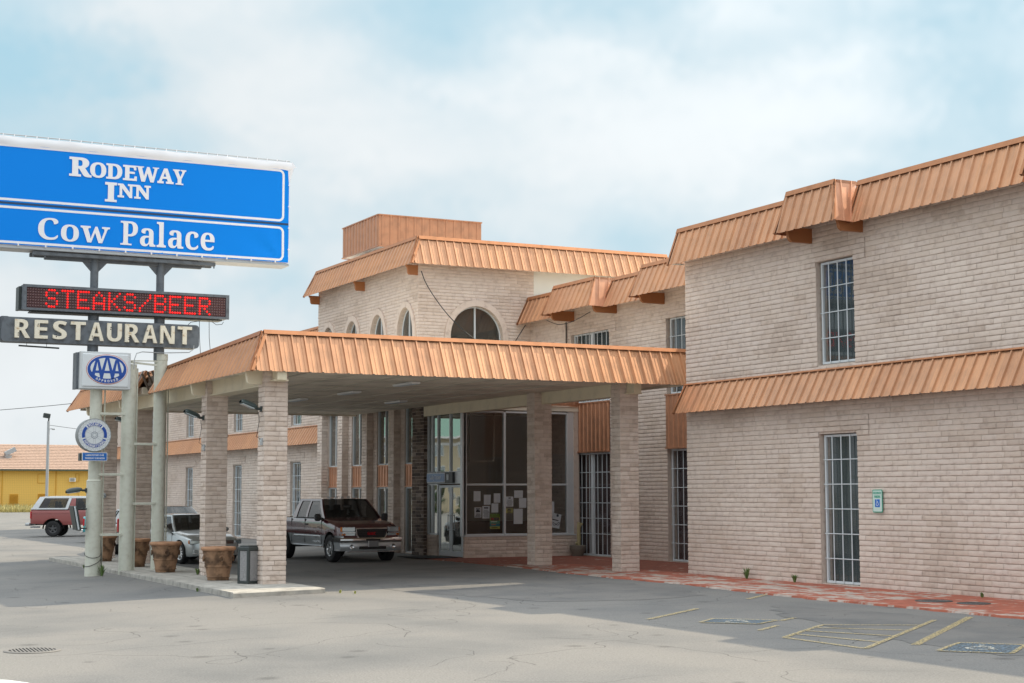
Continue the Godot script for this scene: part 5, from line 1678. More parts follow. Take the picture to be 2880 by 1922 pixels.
	b = MB.new(); b.span(Vector3(-0.37, 0.0, -0.25), Vector3(-0.30, 0.2, -0.05)); put("case", b, M["bin_metal"], t)
	plate(t, "border", round_rect(-0.32, 0.0, 0.32, 0.215, 0.015), -0.06, 0.06, M["white_paint"])
	plate(t, "face", round_rect(-0.308, 0.012, 0.308, 0.203, 0.012), 0.0, 0.004, mat("plate_blue", 0.01, 0.14, 0.5, 0.4))
	lettering(t, "LAMAR ROTARY CLUB", sans, -0.23, 0.23, 0.125, 0.17, 0.004, 0.004, M["white_paint"])
	lettering(t, "THURSDAY 12:00 NOON", sans, -0.25, 0.25, 0.045, 0.09, 0.004, 0.004, M["white_paint"])
	# --- thin tilted double faced panel and a floodlight held by the first pole
	t = thing("edge_on_panel", "thin dark framed panel seen edge-on, tilted on brackets beside the left sign pole", "sign panel", Vector3(8.98, 1.0, Z - 0.25))
	var tb := Basis(Vector3.BACK, 0.19)
	b = MB.new(); b.cbox(Vector3(-0.06, 0.36, 0), Vector3(0.045, 0.64, 0.5), 0.008, tb); put("frame", b, M["bin_metal"], t)
	b = MB.new(); b.cbox(Vector3(-0.105, 0.365, 0), Vector3(0.05, 0.60, 0.47), 0.005, tb); put("edge_strip", b, M["bar_white"], t)
	b = MB.new(); b.cbox(Vector3(-0.145, 0.375, 0), Vector3(0.03, 0.62, 0.48), 0.005, tb); put("frame", b, M["bin_metal"], t)
	b = MB.new(); b.tube([Vector3(-0.05, 0.60, 0), Vector3(0.25, 0.60, 0)], 0.02, 6); b.tube([Vector3(0.02, 0.10, 0), Vector3(0.25, 0.10, 0)], 0.02, 6); put("bracket", b, M["bin_metal"], t)
	t = floodlight("pole_floodlight", "dark floodlight on a short arm pointing left from the left sign pole", Vector3(9.15, 2.08, Z - 0.3), 0.0, 1.72)

func band_ellipse(ce: Vector2, rx: float, ry: float, qx: float, qy: float, a0: float, a1: float) -> PackedVector2Array:
	var p := ellipse(ce, rx, ry, 24, a0, a1)
	var q := ellipse(ce, qx, qy, 24, a0, a1)
	q.reverse(); p.append_array(q)
	return p

func floodlight(called: String, label: String, at: Vector3, turn: float, tilt: float, group := "floodlights on the pillars") -> Node3D:   # arm to -x, lamp head tilted
	var t := thing(called, label, "floodlight", at, turn, group)
	var b := MB.new()
	b.tube([Vector3(0.0, 0, 0), Vector3(-0.07, 0.0, 0), Vector3(-0.10, 0.0, 0)], 0.03, 8)
	b.cbox(Vector3(0.0, 0.0, 0), Vector3(0.03, 0.12, 0.12), 0.006)
	put("arm", b, M["bin_metal"], t)
	var bs := Basis(Vector3.BACK, tilt)   # the head's own y axis points out along the arm when tilted
	var h := MB.new()
	var prof := [[0.0, 0.05, 0.06], [0.04, 0.105, 0.08], [0.12, 0.135, 0.10], [0.30, 0.135, 0.10], [0.38, 0.12, 0.08], [0.41, 0.09, 0.05]]
	var rows := []
	for p in prof:
		var r := PackedVector3Array()
		for k in 12:
			var a := TAU * k / 12.0
			var x: float = cos(a) * p[2]
			if x < -0.015: x = -0.015
			r.append(Vector3(-0.10, 0, 0) + bs * Vector3(x, p[0], sin(a) * p[1]))
		rows.append(r)
	h.grid(rows, true)
	put("housing", h, mat("flood_green", 0.035, 0.055, 0.055, 0.45), t)
	var g := MB.new()
	g.cbox(Vector3(-0.10, 0, 0) + bs * Vector3(-0.025, 0.22, 0), Vector3(0.02, 0.30, 0.22), 0.006, bs)
	put("lens", g, M["lamp_glass"], t)
	return t

# ---------------------------------------------------------------- vehicles (front towards +z, front axle at the origin)
func tab(T: Array, z: float) -> float:
	if z <= T[0][0]: return T[0][1]
	for i in T.size() - 1:
		if z <= T[i + 1][0]:
			return lerpf(T[i][1], T[i + 1][1], (z - T[i][0]) / (T[i + 1][0] - T[i][0]))
	return T[-1][1]

func car_paint(nm: String, r: float, g: float, b: float, metal := 0.3, rough := 0.16) -> StandardMaterial3D:
	var m := mat(nm, r, g, b, rough, metal)
	m.metallic_specular = 1.0
	m.clearcoat_enabled = true
	m.clearcoat = 1.0
	m.clearcoat_roughness = 0.04
	return m

func make_wheel(t: Node3D, at: Vector3, side: float, r: float, w: float, rim_r: float, spokes: int, rim_mat: String, called := "wheel") -> void:
	var ax := Vector3(side, 0, 0)
	var b := MB.new()
	b.lathe([Vector2(rim_r, -w * 0.42), Vector2(r - 0.05, -w * 0.5), Vector2(r - 0.012, -w * 0.43), Vector2(r, -w * 0.30), Vector2(r, w * 0.30), Vector2(r - 0.012, w * 0.43), Vector2(r - 0.05, w * 0.5), Vector2(rim_r + 0.01, w * 0.46), Vector2(rim_r, w * 0.40)], 30, at, ax)
	for k in 30:   # tread blocks
		var a := TAU * k / 30.0
		b.box(at + Vector3(0, cos(a) * (r - 0.002), sin(a) * (r - 0.002)), Vector3(w * 0.62, 0.016, r * 0.12), Basis(Vector3.RIGHT, a))
	var wh := put(called, b, M["black_rubber"], t)
	var m := MB.new()
	m.lathe([Vector2(rim_r, w * 0.42), Vector2(rim_r - 0.02, w * 0.40), Vector2(rim_r - 0.035, w * 0.18), Vector2(rim_r - 0.04, -w * 0.3)], 30, at, ax)
	m.lathe([Vector2(0.001, w * 0.36), Vector2(rim_r * 0.20, w * 0.35), Vector2(rim_r * 0.24, w * 0.28)], 18, at, ax)
	for k in spokes:
		var a := TAU * k / spokes
		var bs := Basis(Vector3.RIGHT, a)
		var mid := at + ax * w * 0.30 + bs * Vector3(0, rim_r * 0.58, 0)
		m.cbox(mid, Vector3(w * 0.10, rim_r * 0.84, rim_r * (1.3 / spokes + 0.08)), 0.006, bs)
	put("rim", m, M[rim_mat], wh)
	var d := MB.new(); d.lathe([Vector2(0.001, w * 0.12), Vector2(rim_r - 0.035, w * 0.12)], 20, at, ax)
	put("brake", d, M["black_plastic"], wh)

func vehicle(p: Dictionary) -> Node3D:
	var t := thing(p.name, p.label, p.category, p.at, p.turn, p.get("group", ""))
	var zf: float = p.zf; var zr: float = p.zr
	var axles: Array = [0.0, -p.wb]
	var r: float = p.r
	var ra: float = r + p.get("arch", 0.06)
	var zs := []
	var z := zr
	while z < zf: zs.append(z); z += 0.12
	zs.append(zf)
	for a in axles:
		for k in 17: zs.append(a + ra * cos(PI * k / 16.0) * 0.9999)
	zs.sort()
	var rows := []
	for zz in zs:
		var w: float = tab(p.w, zz)
		var low: float = tab(p.sill, zz); var yb: float = tab(p.belt, zz); var yt: float = tab(p.top, zz)
		var pts := [Vector2(w * 0.955, low), Vector2(w * 0.985, low + (yb - low) * 0.14), Vector2(w, low + (yb - low) * p.get("split", 0.45)), Vector2(w * 1.0, low + (yb - low) * 0.62), Vector2(w * 0.993, yb - (yb - low) * 0.14), Vector2(w * 0.965, yb - 0.015)]
		if yt < yb - 0.05:
			pts.append_array([Vector2(w * 0.93, yb), Vector2(w * 0.905, yb - 0.02), Vector2(w * 0.90, yt), Vector2(0, yt)])
		else:
			pts.append_array([Vector2(w * 0.90, lerpf(yb, yt, 0.45) + 0.004), Vector2(w * 0.72, lerpf(yb, yt, 0.86) + 0.004), Vector2(w * 0.4, yt), Vector2(0, yt + p.get("crown", 0.015))])
		for a in axles:
			if absf(zz - a) <= ra:
				var ya: float = r + sqrt(maxf(0.0, ra * ra - (zz - a) * (zz - a)))
				for i in pts.size() - 3:
					if pts[i].y < ya + 0.004 * i: pts[i].y = ya + 0.004 * i
		var row := PackedVector3Array()
		for q in pts: row.append(Vector3(-q.x, q.y, zz))
		for i in range(pts.size() - 2, -1, -1): row.append(Vector3(pts[i].x, pts[i].y, zz))
		rows.append(row)
	var C: int = rows[0].size()
	var parts := [["body", 2 if p.has("lower") else 0, C - 1 - (2 if p.has("lower") else 0), p.paint]]
	if p.has("lower"):
		parts.append(["lower_side", 0, 2, p.lower]); parts.append(["lower_side", C - 3, C - 1, p.lower])
	var body: MeshInstance3D
	for q in parts:
		var b := MB.new()
		var sub := []
		for row in rows: sub.append(row.slice(q[1], q[2] + 1))
		b.grid(sub, false, true)
		if q[0] == "body":
			for e in [0, rows.size() - 1]:
				for i in C / 2:
					var a: Vector3 = rows[e][i]; var d: Vector3 = rows[e][C - 1 - i]; var d2: Vector3 = rows[e][C - 2 - i]; var a2: Vector3 = rows[e][i + 1]
					if e > 0: b.quad(a, d, d2, a2)
					else: b.quad(d, a, a2, d2)
		var o := put(q[0], b, M[q[3]], t)
		if q[0] == "body": body = o
	# dark floor and wheel wells
	var ub := MB.new()
	ub.box(Vector3(0, p.sill[0][1] + 0.03, (zf + zr) * 0.5), Vector3(p.xw * 1.30, 0.22, (zf - zr) * 0.93))
	for a in axles:
		for k in 12:
			var a0 := PI * k / 12.0; var a1 := PI * (k + 1) / 12.0
			for sd in [-1.0, 1.0]:
				var w: float = tab(p.w, a) * 0.985
				ub.quad(Vector3(sd * w, r + sin(a0) * ra, a + cos(a0) * ra), Vector3(sd * w, r + sin(a1) * ra, a + cos(a1) * ra), Vector3(sd * (w - 0.34), r + sin(a1) * ra, a + cos(a1) * ra), Vector3(sd * (w - 0.34), r + sin(a0) * ra, a + cos(a0) * ra))
		ub.box(Vector3(0, r, a), Vector3(p.xw * 1.4, 0.10, 0.10))
	put("chassis", ub, M["black_rubber"], t)
	for a in axles:
		for sd in [-1.0, 1.0]:
			make_wheel(t, Vector3(sd * p.xw, r, a), sd, r, p.tyre, p.rim, p.spokes, p.rim_mat)
	# cab
	var g: Dictionary = p.cab
	var yb: float = g.belt; var yr: float = g.roof
	var S := func(sd: float, zz: float, h: float): return Vector3(sd * (lerpf(g.wb, g.wr, h) + 0.02 * sin(PI * h)), lerpf(yb, yr - 0.03, h), zz)
	for sd in [-1.0, 1.0]:
		for q in g.pillars:   # base from, base to, top from, top to, material
			var b := MB.new()
			for k in 4:
				var h0 := k / 4.0; var h1 := (k + 1) / 4.0
				var A: Vector3 = S.call(sd, lerpf(q[0], q[2], h0), h0); var B: Vector3 = S.call(sd, lerpf(q[1], q[3], h0), h0)
				var D: Vector3 = S.call(sd, lerpf(q[1], q[3], h1), h1); var E: Vector3 = S.call(sd, lerpf(q[0], q[2], h1), h1)
				var ins := Vector3(-sd * 0.05, 0, 0)
				if sd < 0: b.quad(A, B, D, E)
				else: b.quad(B, A, E, D)
				b.quad(B, B + ins, D + ins, D); b.quad(A + ins, A, E, E + ins); b.quad(A + ins, E + ins, D + ins, B + ins)
			put("pillar", b, M[q[4]], body)
		var gb := MB.new()
		var ps: Array = g.pillars
		for i in ps.size() - 1:
			var q0: Array = ps[i]; var q1: Array = ps[i + 1]
			var w := MB.new()
			var ins := Vector3(-sd * 0.018, 0, 0)
			var gr := []
			for k in 4:
				var h := k / 3.0 * 0.93
				gr.append(PackedVector3Array([S.call(sd, lerpf(q0[1], q0[3], h), h) + ins, S.call(sd, lerpf((q0[1] + q1[0]) * 0.5, (q0[3] + q1[2]) * 0.5, h), h) + ins, S.call(sd, lerpf(q1[0], q1[2], h), h) + ins]))
			w.grid(gr, false, sd < 0)
			put("side_window", w, M[g.glass], body)
		var rl := MB.new()
		for k in 8:
			var z0: float = lerpf(g.pillars[0][2], g.pillars[-1][3], k / 8.0); var z1: float = lerpf(g.pillars[0][2], g.pillars[-1][3], (k + 1) / 8.0)
			var A: Vector3 = S.call(sd, z0, 0.90); var B: Vector3 = S.call(sd, z1, 0.90); var D: Vector3 = S.call(sd, z1, 1.0); var E: Vector3 = S.call(sd, z0, 1.0)
			if sd > 0: rl.quad(A, B, D, E)
			else: rl.quad(B, A, E, D)
		put("roof_rail", rl, M[g.roof_mat], body)
		# belt line below the windows
		var bl := MB.new()
		bl.box(Vector3(sd * (g.wb - 0.006), yb + 0.004, (g.pillars[0][1] + g.pillars[-1][0]) * 0.5), Vector3(0.05, 0.035, absf(g.pillars[0][1] - g.pillars[-1][0])))
		put("belt_trim", bl, M["black_plastic"], body)
	var rf := MB.new()
	var rr := []
	for i in 9:
		var row := PackedVector3Array()
		var e := i / 8.0
		for j in 9:
			var x := lerpf(-1, 1, j / 8.0)
			var edge := 1.0 - pow(absf(e * 2 - 1), 4.0)
			row.append(Vector3(x * (g.wr + 0.004), yr - 0.034 + 0.034 * (1.0 - pow(absf(x), 3.0)) * (0.35 + 0.65 * edge) + 0.012 * edge, lerpf(g.rt, g.wt, e)))
		rr.append(row)
	rf.grid(rr, false, true)
	put("roof", rf, M[g.roof_mat], body)
	for e in [["windshield", g.wbz, g.wt, 0.06], ["rear_window", g.rbz, g.rt, -0.04]]:
		var w := MB.new()
		var gr := []
		for i in 4:
			var h := i / 3.0
			var row := PackedVector3Array()
			for j in 9:
				var x := lerpf(-1, 1, j / 8.0)
				row.append(Vector3(x * (lerpf(g.wb, g.wr, h) - 0.02), lerpf(yb - 0.01, yr - 0.035, h), lerpf(e[1], e[2], h) + e[3] * (1 - x * x)))
			gr.append(row)
		w.grid(gr, false, e[0] == "rear_window")
		put(e[0], w, M[g.glass], body)
	# seats, dash and steering wheel in the dark
	var st := MB.new()
	for q in g.get("seats", []):
		for sd in [-0.37, 0.37]:
			st.cbox(Vector3(sd, yb - 0.08, q), Vector3(0.48, 0.62, 0.16), 0.05)
			st.cbox(Vector3(sd, yb + 0.30, q - 0.02), Vector3(0.26, 0.18, 0.10), 0.03)
	st.box(Vector3(0, yb - 0.10, g.wbz - 0.25), Vector3(g.wb * 1.8, 0.16, 0.4))
	st.box(Vector3(0, yb - 0.30, (g.wbz + g.rbz) * 0.5), Vector3(g.wb * 1.8, 0.05, absf(g.wbz - g.rbz) * 0.96))
	put("seat", st, M["black_plastic"], body)
	for sd in [-1.0, 1.0]:   # mirrors
		var mb := MB.new()
		var mo: Vector3 = g.mirror
		mb.cbox(Vector3(sd * mo.x, mo.y, mo.z), Vector3(mo.x * 0.0 + g.get("mirror_w", 0.24), g.get("mirror_h", 0.17), 0.12), 0.045)
		mb.cbox(Vector3(sd * (mo.x - 0.16), mo.y - 0.05, mo.z), Vector3(0.16, 0.06, 0.07), 0.012)
		put("mirror", mb, M[g.mirror_mat], t)
	# door cuts as fine dark seams standing in the panel gaps
	for q in p.get("cuts", []):
		for sd in [-1.0, 1.0]:
			var c := MB.new()
			var w: float = tab(p.w, q[0])
			var low: float = tab(p.sill, q[0])
			c.box(Vector3(sd * (w - 0.012), (low + q[1]) * 0.5 + 0.04, q[0]), Vector3(0.028, q[1] - low - 0.08, 0.012))
			put("door_gap", c, M["black_plastic"], body)
	for q in p.get("handles", []):
		for sd in [-1.0, 1.0]:
			var c := MB.new(); c.cbox(Vector3(sd * (tab(p.w, q[0]) + 0.008), q[1], q[0]), Vector3(0.03, 0.05, 0.17), 0.010); put("handle", c, M[p.get("handle_mat", "black_plastic")], t)
	return t

func mirror_pair(t: Node3D, called: String, f: Callable, mt: String) -> void:
	for sd in [-1.0, 1.0]:
		var b := MB.new(); f.call(b, sd); put(called, b, M[mt], t)

func make_vehicles() -> void:
	car_paint("maroon", 0.085, 0.006, 0.014, 0.1)
	car_paint("truck_silver", 0.52, 0.55, 0.58, 0.55, 0.3)
	car_paint("silver", 0.50, 0.54, 0.55, 0.6, 0.3)
	car_paint("black_paint", 0.012, 0.011, 0.012, 0.2)
	car_paint("teal", 0.04, 0.36, 0.40, 0.2)
	car_paint("old_red", 0.29, 0.055, 0.05, 0.0, 0.45).clearcoat = 0.3
	car_paint("cap_white", 0.62, 0.65, 0.68, 0.0, 0.4)
	mat("grille_black", 0.012, 0.012, 0.013, 0.35)
	mat("alloy", 0.62, 0.64, 0.66, 0.25, 0.85)
	mat("steel_wheel", 0.10, 0.10, 0.105, 0.5, 0.3)
	mat("plate_grey", 0.20, 0.20, 0.205, 0.7)
	var lens := mat("clear_lens", 0.85, 0.88, 0.9, 0.05)
	lens.transparency = BaseMaterial3D.TRANSPARENCY_ALPHA; lens.albedo_color.a = 0.2; lens.metallic_specular = 0.8
	pickup()
	sedan()
	dark_crossover()
	old_suv()
	teal_pickup()
	dark_hatch()

func pickup() -> void:
	var t := vehicle({"name": "pickup_truck", "label": "maroon and silver extended cab pickup truck parked under the canopy facing the camera", "category": "pickup truck",
		"at": Vector3(17.86, gh(17.8), -45.05), "turn": 0.045, "zf": 0.80, "zr": -4.72, "wb": 3.62, "r": 0.40, "arch": 0.085, "xw": 0.86, "tyre": 0.27, "rim": 0.225, "spokes": 5, "rim_mat": "alloy",
		"w": [[-4.72, 0.93], [-4.6, 0.965], [-4.1, 0.985], [-3.1, 0.975], [-1.0, 0.975], [-0.3, 0.985], [0.35, 0.98], [0.6, 0.95], [0.8, 0.88]],
		"sill": [[-4.72, 0.50], [-3.7, 0.46], [-0.5, 0.44], [0.5, 0.56], [0.8, 0.62]], "split": 0.42,
		"belt": [[-4.72, 1.27], [-3.05, 1.27], [-0.6, 1.265], [-0.2, 1.20], [0.4, 1.10], [0.8, 1.00]],
		"top": [[-4.70, 1.27], [-4.66, 0.85], [-3.12, 0.85], [-3.06, 1.27], [-0.9, 1.28], [-0.5, 1.30], [0.3, 1.20], [0.68, 1.10], [0.8, 1.02]],
		"paint": "maroon", "lower": "truck_silver", "cuts": [[-0.62, 1.25], [-1.93, 1.25], [-3.02, 1.25]], "handles": [[-1.78, 1.08]],
		"cab": {"belt": 1.275, "roof": 1.875, "wb": 0.925, "wr": 0.735, "wbz": -0.50, "wt": -1.20, "rt": -2.80, "rbz": -3.02, "roof_mat": "maroon", "glass": "glass_car", "seats": [-1.75, -2.6], "mirror": Vector3(1.10, 1.30, -0.62), "mirror_w": 0.20, "mirror_h": 0.22, "mirror_mat": "black_plastic",
			"pillars": [[-0.66, -0.50, -1.30, -1.17, "maroon"], [-2.0, -1.86, -1.98, -1.86, "maroon"], [-3.04, -2.74, -2.84, -2.62, "maroon"]].map(func(q): return [q[1], q[0], q[3], q[2], q[4]])}})
	var b := MB.new()   # black grille with chrome surround and slats
	b.cbox(Vector3(0, 0.845, 0.80), Vector3(0.92, 0.25, 0.05), 0.01)
	var gr := put("grille", b, M["grille_black"], t)
	for k in 4:
		b = MB.new(); b.box(Vector3(0, 0.765 + 0.052 * k, 0.832), Vector3(0.9, 0.012, 0.02)); put("slat", b, M["black_plastic"], gr)
	b = MB.new()
	var path := []
	for q in [[-0.50, 0.985], [-0.48, 0.80], [-0.40, 0.705], [0.40, 0.705], [0.48, 0.80], [0.50, 0.985], [-0.50, 0.985]]: path.append(Vector3(q[0], q[1], 0.835))
	b.tube(path, 0.026, 6); put("grille_surround", b, M["chrome"], gr)
	lettering(gr, "GMC", font("Droid Sans", true), -0.135, 0.135, 0.80, 0.885, 0.842, 0.012, M["red_lens"])
	mirror_pair(t, "headlight", func(q, sd): q.cbox(Vector3(sd * 0.715, 0.965, 0.785), Vector3(0.38, 0.14, 0.10), 0.015, Basis(Vector3.UP, sd * 0.22)), "lamp_glass")
	mirror_pair(t, "marker_light", func(q, sd): q.cbox(Vector3(sd * 0.90, 0.965, 0.715), Vector3(0.08, 0.13, 0.10), 0.012, Basis(Vector3.UP, sd * 0.5)), "orange_lens")
	mirror_pair(t, "lamp_trim", func(q, sd): q.cbox(Vector3(sd * 0.715, 0.868, 0.80), Vector3(0.40, 0.035, 0.08), 0.008, Basis(Vector3.UP, sd * 0.22)), "chrome")
	mirror_pair(t, "parking_light", func(q, sd): q.cbox(Vector3(sd * 0.71, 0.812, 0.785), Vector3(0.38, 0.07, 0.08), 0.010, Basis(Vector3.UP, sd * 0.22)), "lamp_glass")
	mirror_pair(t, "indicator", func(q, sd): q.cbox(Vector3(sd * 0.86, 0.812, 0.775), Vector3(0.11, 0.05, 0.05), 0.010, Basis(Vector3.UP, sd * 0.22)), "orange_lens")
	# bumper: chrome upper bar, painted lower part wrapping round the corners
	var bar := func(y0: float, y1: float, zmid: float, zend: float, dep: float):
		var q := MB.new()
		var rows := []
		for k in 5:
			var row := PackedVector3Array()
			for j in 17:
				var x := lerpf(-1.0, 1.0, j / 16.0)
				var zz := lerpf(zmid, zend, pow(absf(x), 3.0))
				var bul := 0.03 * sin(PI * k / 4.0)
				row.append(Vector3(x * 0.985, lerpf(y0, y1, k / 4.0), zz + bul))
			rows.append(row)
		q.grid(rows)
		var back := []
		for e in [rows[4], rows[0]]:
			var o := PackedVector3Array()
			for v in e: o.append(v - Vector3(v.x * 0.04, 0, dep))
			back.append(o)
		q.grid([rows[4], back[0]]); q.grid([back[1], rows[0]])
		for e in [0, 16]:
			for k in 4:
				var a: Vector3 = rows[k][e]; var c: Vector3 = rows[k + 1][e]
				var bk := Vector3(0, 0, -0.62)
				if e == 16: q.quad(a, a + bk, c + bk, c)
				else: q.quad(a + bk, a, c, c + bk)
		return q
	put("bumper_bar", bar.call(0.585, 0.725, 0.93, 0.80, 0.14), M["chrome"], t)
	var bp := put("bumper", bar.call(0.34, 0.60, 0.90, 0.76, 0.16), M["truck_silver"], t)
	b = MB.new(); b.cbox(Vector3(0, 0.43, 0.915), Vector3(0.86, 0.085, 0.05), 0.01); put("air_intake", b, M["grille_black"], bp)
	b = MB.new(); b.cbox(Vector3(0, 0.66, 0.945), Vector3(0.46, 0.055, 0.04), 0.008); put("air_intake", b, M["grille_black"], bp)
	b = MB.new(); b.cbox(Vector3(0, 0.315, 0.83), Vector3(1.5, 0.03, 0.1), 0.008); put("valance", b, M["alloy"], bp)
	for sd in [-1.0, 1.0]:
		b = MB.new(); b.lathe([Vector2(0.078, -0.03), Vector2(0.078, 0.03), Vector2(0.062, 0.035), Vector2(0.055, 0.0), Vector2(0.001, -0.01)], 18, Vector3(sd * 0.66, 0.465, 0.895), Vector3(sd * 0.2, 0, 1)); put("fog_light", b, M["chrome"], bp)
	b = MB.new(); b.cbox(Vector3(0, 0.545, 0.965), Vector3(0.335, 0.175, 0.012), 0.003); put("license_plate", b, M["plate_grey"], t)
	b = MB.new(); b.box(Vector3(-0.155, 0.545, 0.974), Vector3(0.022, 0.17, 0.004)); put("plate_edge", b, M["white_paint"], t)
	# side moulding, roof lamps, aerial, pinstripe and tail parts
	for sd in [-1.0, 1.0]:
		b = MB.new(); b.cbox(Vector3(sd * 0.985, 0.735, -1.72), Vector3(0.03, 0.055, 2.1), 0.010); put("side_moulding", b, M["alloy"], t)
		b = MB.new(); b.cbox(Vector3(sd * 0.962, 0.45, -1.8), Vector3(0.03, 0.03, 2.3), 0.008); put("rocker_strip", b, M["alloy"], t)
		b = MB.new()
		for s in [[0.0, 0.0], [0.3, 1.3], [0.6, 2.4], [0.15, 3.9]]:
			var pp := []
			for k in 14: pp.append(Vector3(sd * 0.968, 0.585 + 0.035 * sin(k * 0.8 + s[1]) * (0.4 + 0.6 * sin(k * 0.23)), -1.35 + s[0] * 0.3 + 0.042 * k))
			b.tube(pp, 0.006, 4)
		put("pinstripe", b, M["paper"], t)
		b = MB.new(); b.cbox(Vector3(sd * 0.90, 1.05, -4.70), Vector3(0.12, 0.38, 0.06), 0.015); put("tail_light", b, M["red_lens"], t)
	for x in [-0.45, -0.2, 0.0, 0.2, 0.45]:
		b = MB.new(); b.cbox(Vector3(x, 1.897, -1.33), Vector3(0.09, 0.035, 0.06), 0.010); put("roof_light", b, M["steel"], t)
	b = MB.new(); b.tube([Vector3(0.80, 1.18, -0.15), Vector3(0.80, 1.95, -0.40)], 0.004, 5); put("aerial", b, M["cable"], t)
	b = MB.new(); b.cbox(Vector3(0.0, 1.62, -1.02), Vector3(0.24, 0.06, 0.03), 0.01); b.tri(Vector3(-0.06, 1.40, -0.86), Vector3(0.0, 1.36, -0.84), Vector3(0.02, 1.56, -0.98)); b.tri(Vector3(0.0, 1.44, -0.88), Vector3(0.05, 1.42, -0.87), Vector3(0.05, 1.55, -0.97)); put("mirror_ornament", b, M["paper"], t)
	b = MB.new(); b.cbox(Vector3(0, 0.52, -4.78), Vector3(1.8, 0.2, 0.12), 0.02); put("rear_bumper", b, M["chrome"], t)

func sedan() -> void:
	var t := vehicle({"name": "sedan", "label": "silver grey sedan parked facing the camera behind the second pillar from the left", "category": "car",
		"at": Vector3(13.92, gh(13.9), -47.6), "turn": 0.16, "zf": 0.84, "zr": -3.70, "wb": 2.65, "r": 0.325, "arch": 0.05, "xw": 0.775, "tyre": 0.215, "rim": 0.215, "spokes": 10, "rim_mat": "alloy",
		"w": [[-3.7, 0.72], [-3.5, 0.82], [-2.6, 0.88], [-1.2, 0.89], [0.0, 0.885], [0.4, 0.85], [0.65, 0.76], [0.84, 0.60]],
		"sill": [[-3.7, 0.42], [-3.3, 0.27], [0.5, 0.22], [0.84, 0.24]], "split": 0.5,
		"belt": [[-3.7, 0.84], [-3.1, 0.95], [-1.0, 0.93], [-0.4, 0.90], [0.35, 0.78], [0.84, 0.62]],
		"top": [[-3.7, 0.92], [-3.5, 1.03], [-2.9, 1.06], [-1.0, 1.0], [-0.55, 0.985], [0.3, 0.87], [0.66, 0.76], [0.84, 0.64]], "crown": 0.02,
		"paint": "silver", "cuts": [[-0.52, 0.9], [-1.55, 0.93], [-2.5, 0.93]], "handles": [[-1.42, 0.82], [-2.36, 0.82]], "handle_mat": "silver",
		"cab": {"belt": 0.945, "roof": 1.455, "wb": 0.80, "wr": 0.56, "wbz": -0.42, "wt": -1.22, "rt": -2.35, "rbz": -3.05, "roof_mat": "silver", "glass": "glass_car", "seats": [-1.5, -2.35], "mirror": Vector3(0.99, 0.985, -0.72), "mirror_w": 0.20, "mirror_h": 0.13, "mirror_mat": "silver",
			"pillars": [[-0.46, -0.60, -1.22, -1.32, "silver"], [-1.50, -1.62, -1.62, -1.72, "black_plastic"], [-2.66, -3.02, -2.30, -2.48, "silver"]]}})
	var b := MB.new(); b.cbox(Vector3(0, 0.635, 0.80), Vector3(1.0, 0.12, 0.09), 0.02)
	var gr := put("grille", b, M["grille_black"], t)
	for k in 3:
		b = MB.new(); b.box(Vector3(0, 0.60 + 0.035 * k, 0.848), Vector3(0.98, 0.007, 0.012)); put("slat", b, M["chrome"], gr)
	b = MB.new(); b.lathe([Vector2(0.05, 0.0), Vector2(0.055, 0.012), Vector2(0.001, 0.014)], 18, Vector3(0, 0.635, 0.848), Vector3.BACK); put("badge", b, M["chrome"], gr)
	mirror_pair(t, "headlight", func(q, sd): q.cbox(Vector3(sd * 0.655, 0.645, 0.705), Vector3(0.40, 0.135, 0.12), 0.03, Basis(Vector3.UP, sd * 0.55)), "lamp_glass")
	mirror_pair(t, "indicator", func(q, sd): q.cbox(Vector3(sd * 0.815, 0.65, 0.575), Vector3(0.06, 0.11, 0.08), 0.012, Basis(Vector3.UP, sd * 0.8)), "orange_lens")
	b = MB.new(); b.cbox(Vector3(0, 0.36, 0.815), Vector3(1.05, 0.13, 0.09), 0.02); put("air_intake", b, M["grille_black"], t)
	mirror_pair(t, "fog_light", func(q, sd): q.cbox(Vector3(sd * 0.63, 0.37, 0.755), Vector3(0.24, 0.12, 0.08), 0.02, Basis(Vector3.UP, sd * 0.5)), "lamp_glass")
	mirror_pair(t, "fog_trim", func(q, sd): q.cbox(Vector3(sd * 0.62, 0.305, 0.775), Vector3(0.34, 0.022, 0.06), 0.006, Basis(Vector3.UP, sd * 0.45)), "chrome")
	b = MB.new(); b.cbox(Vector3(0, 0.245, 0.80), Vector3(1.3, 0.03, 0.14), 0.008); put("lip", b, M["black_plastic"], t)
	mirror_pair(t, "tail_light", func(q, sd): q.cbox(Vector3(sd * 0.66, 0.83, -3.64), Vector3(0.26, 0.16, 0.1), 0.02, Basis(Vector3.UP, -sd * 0.4)), "red_lens")

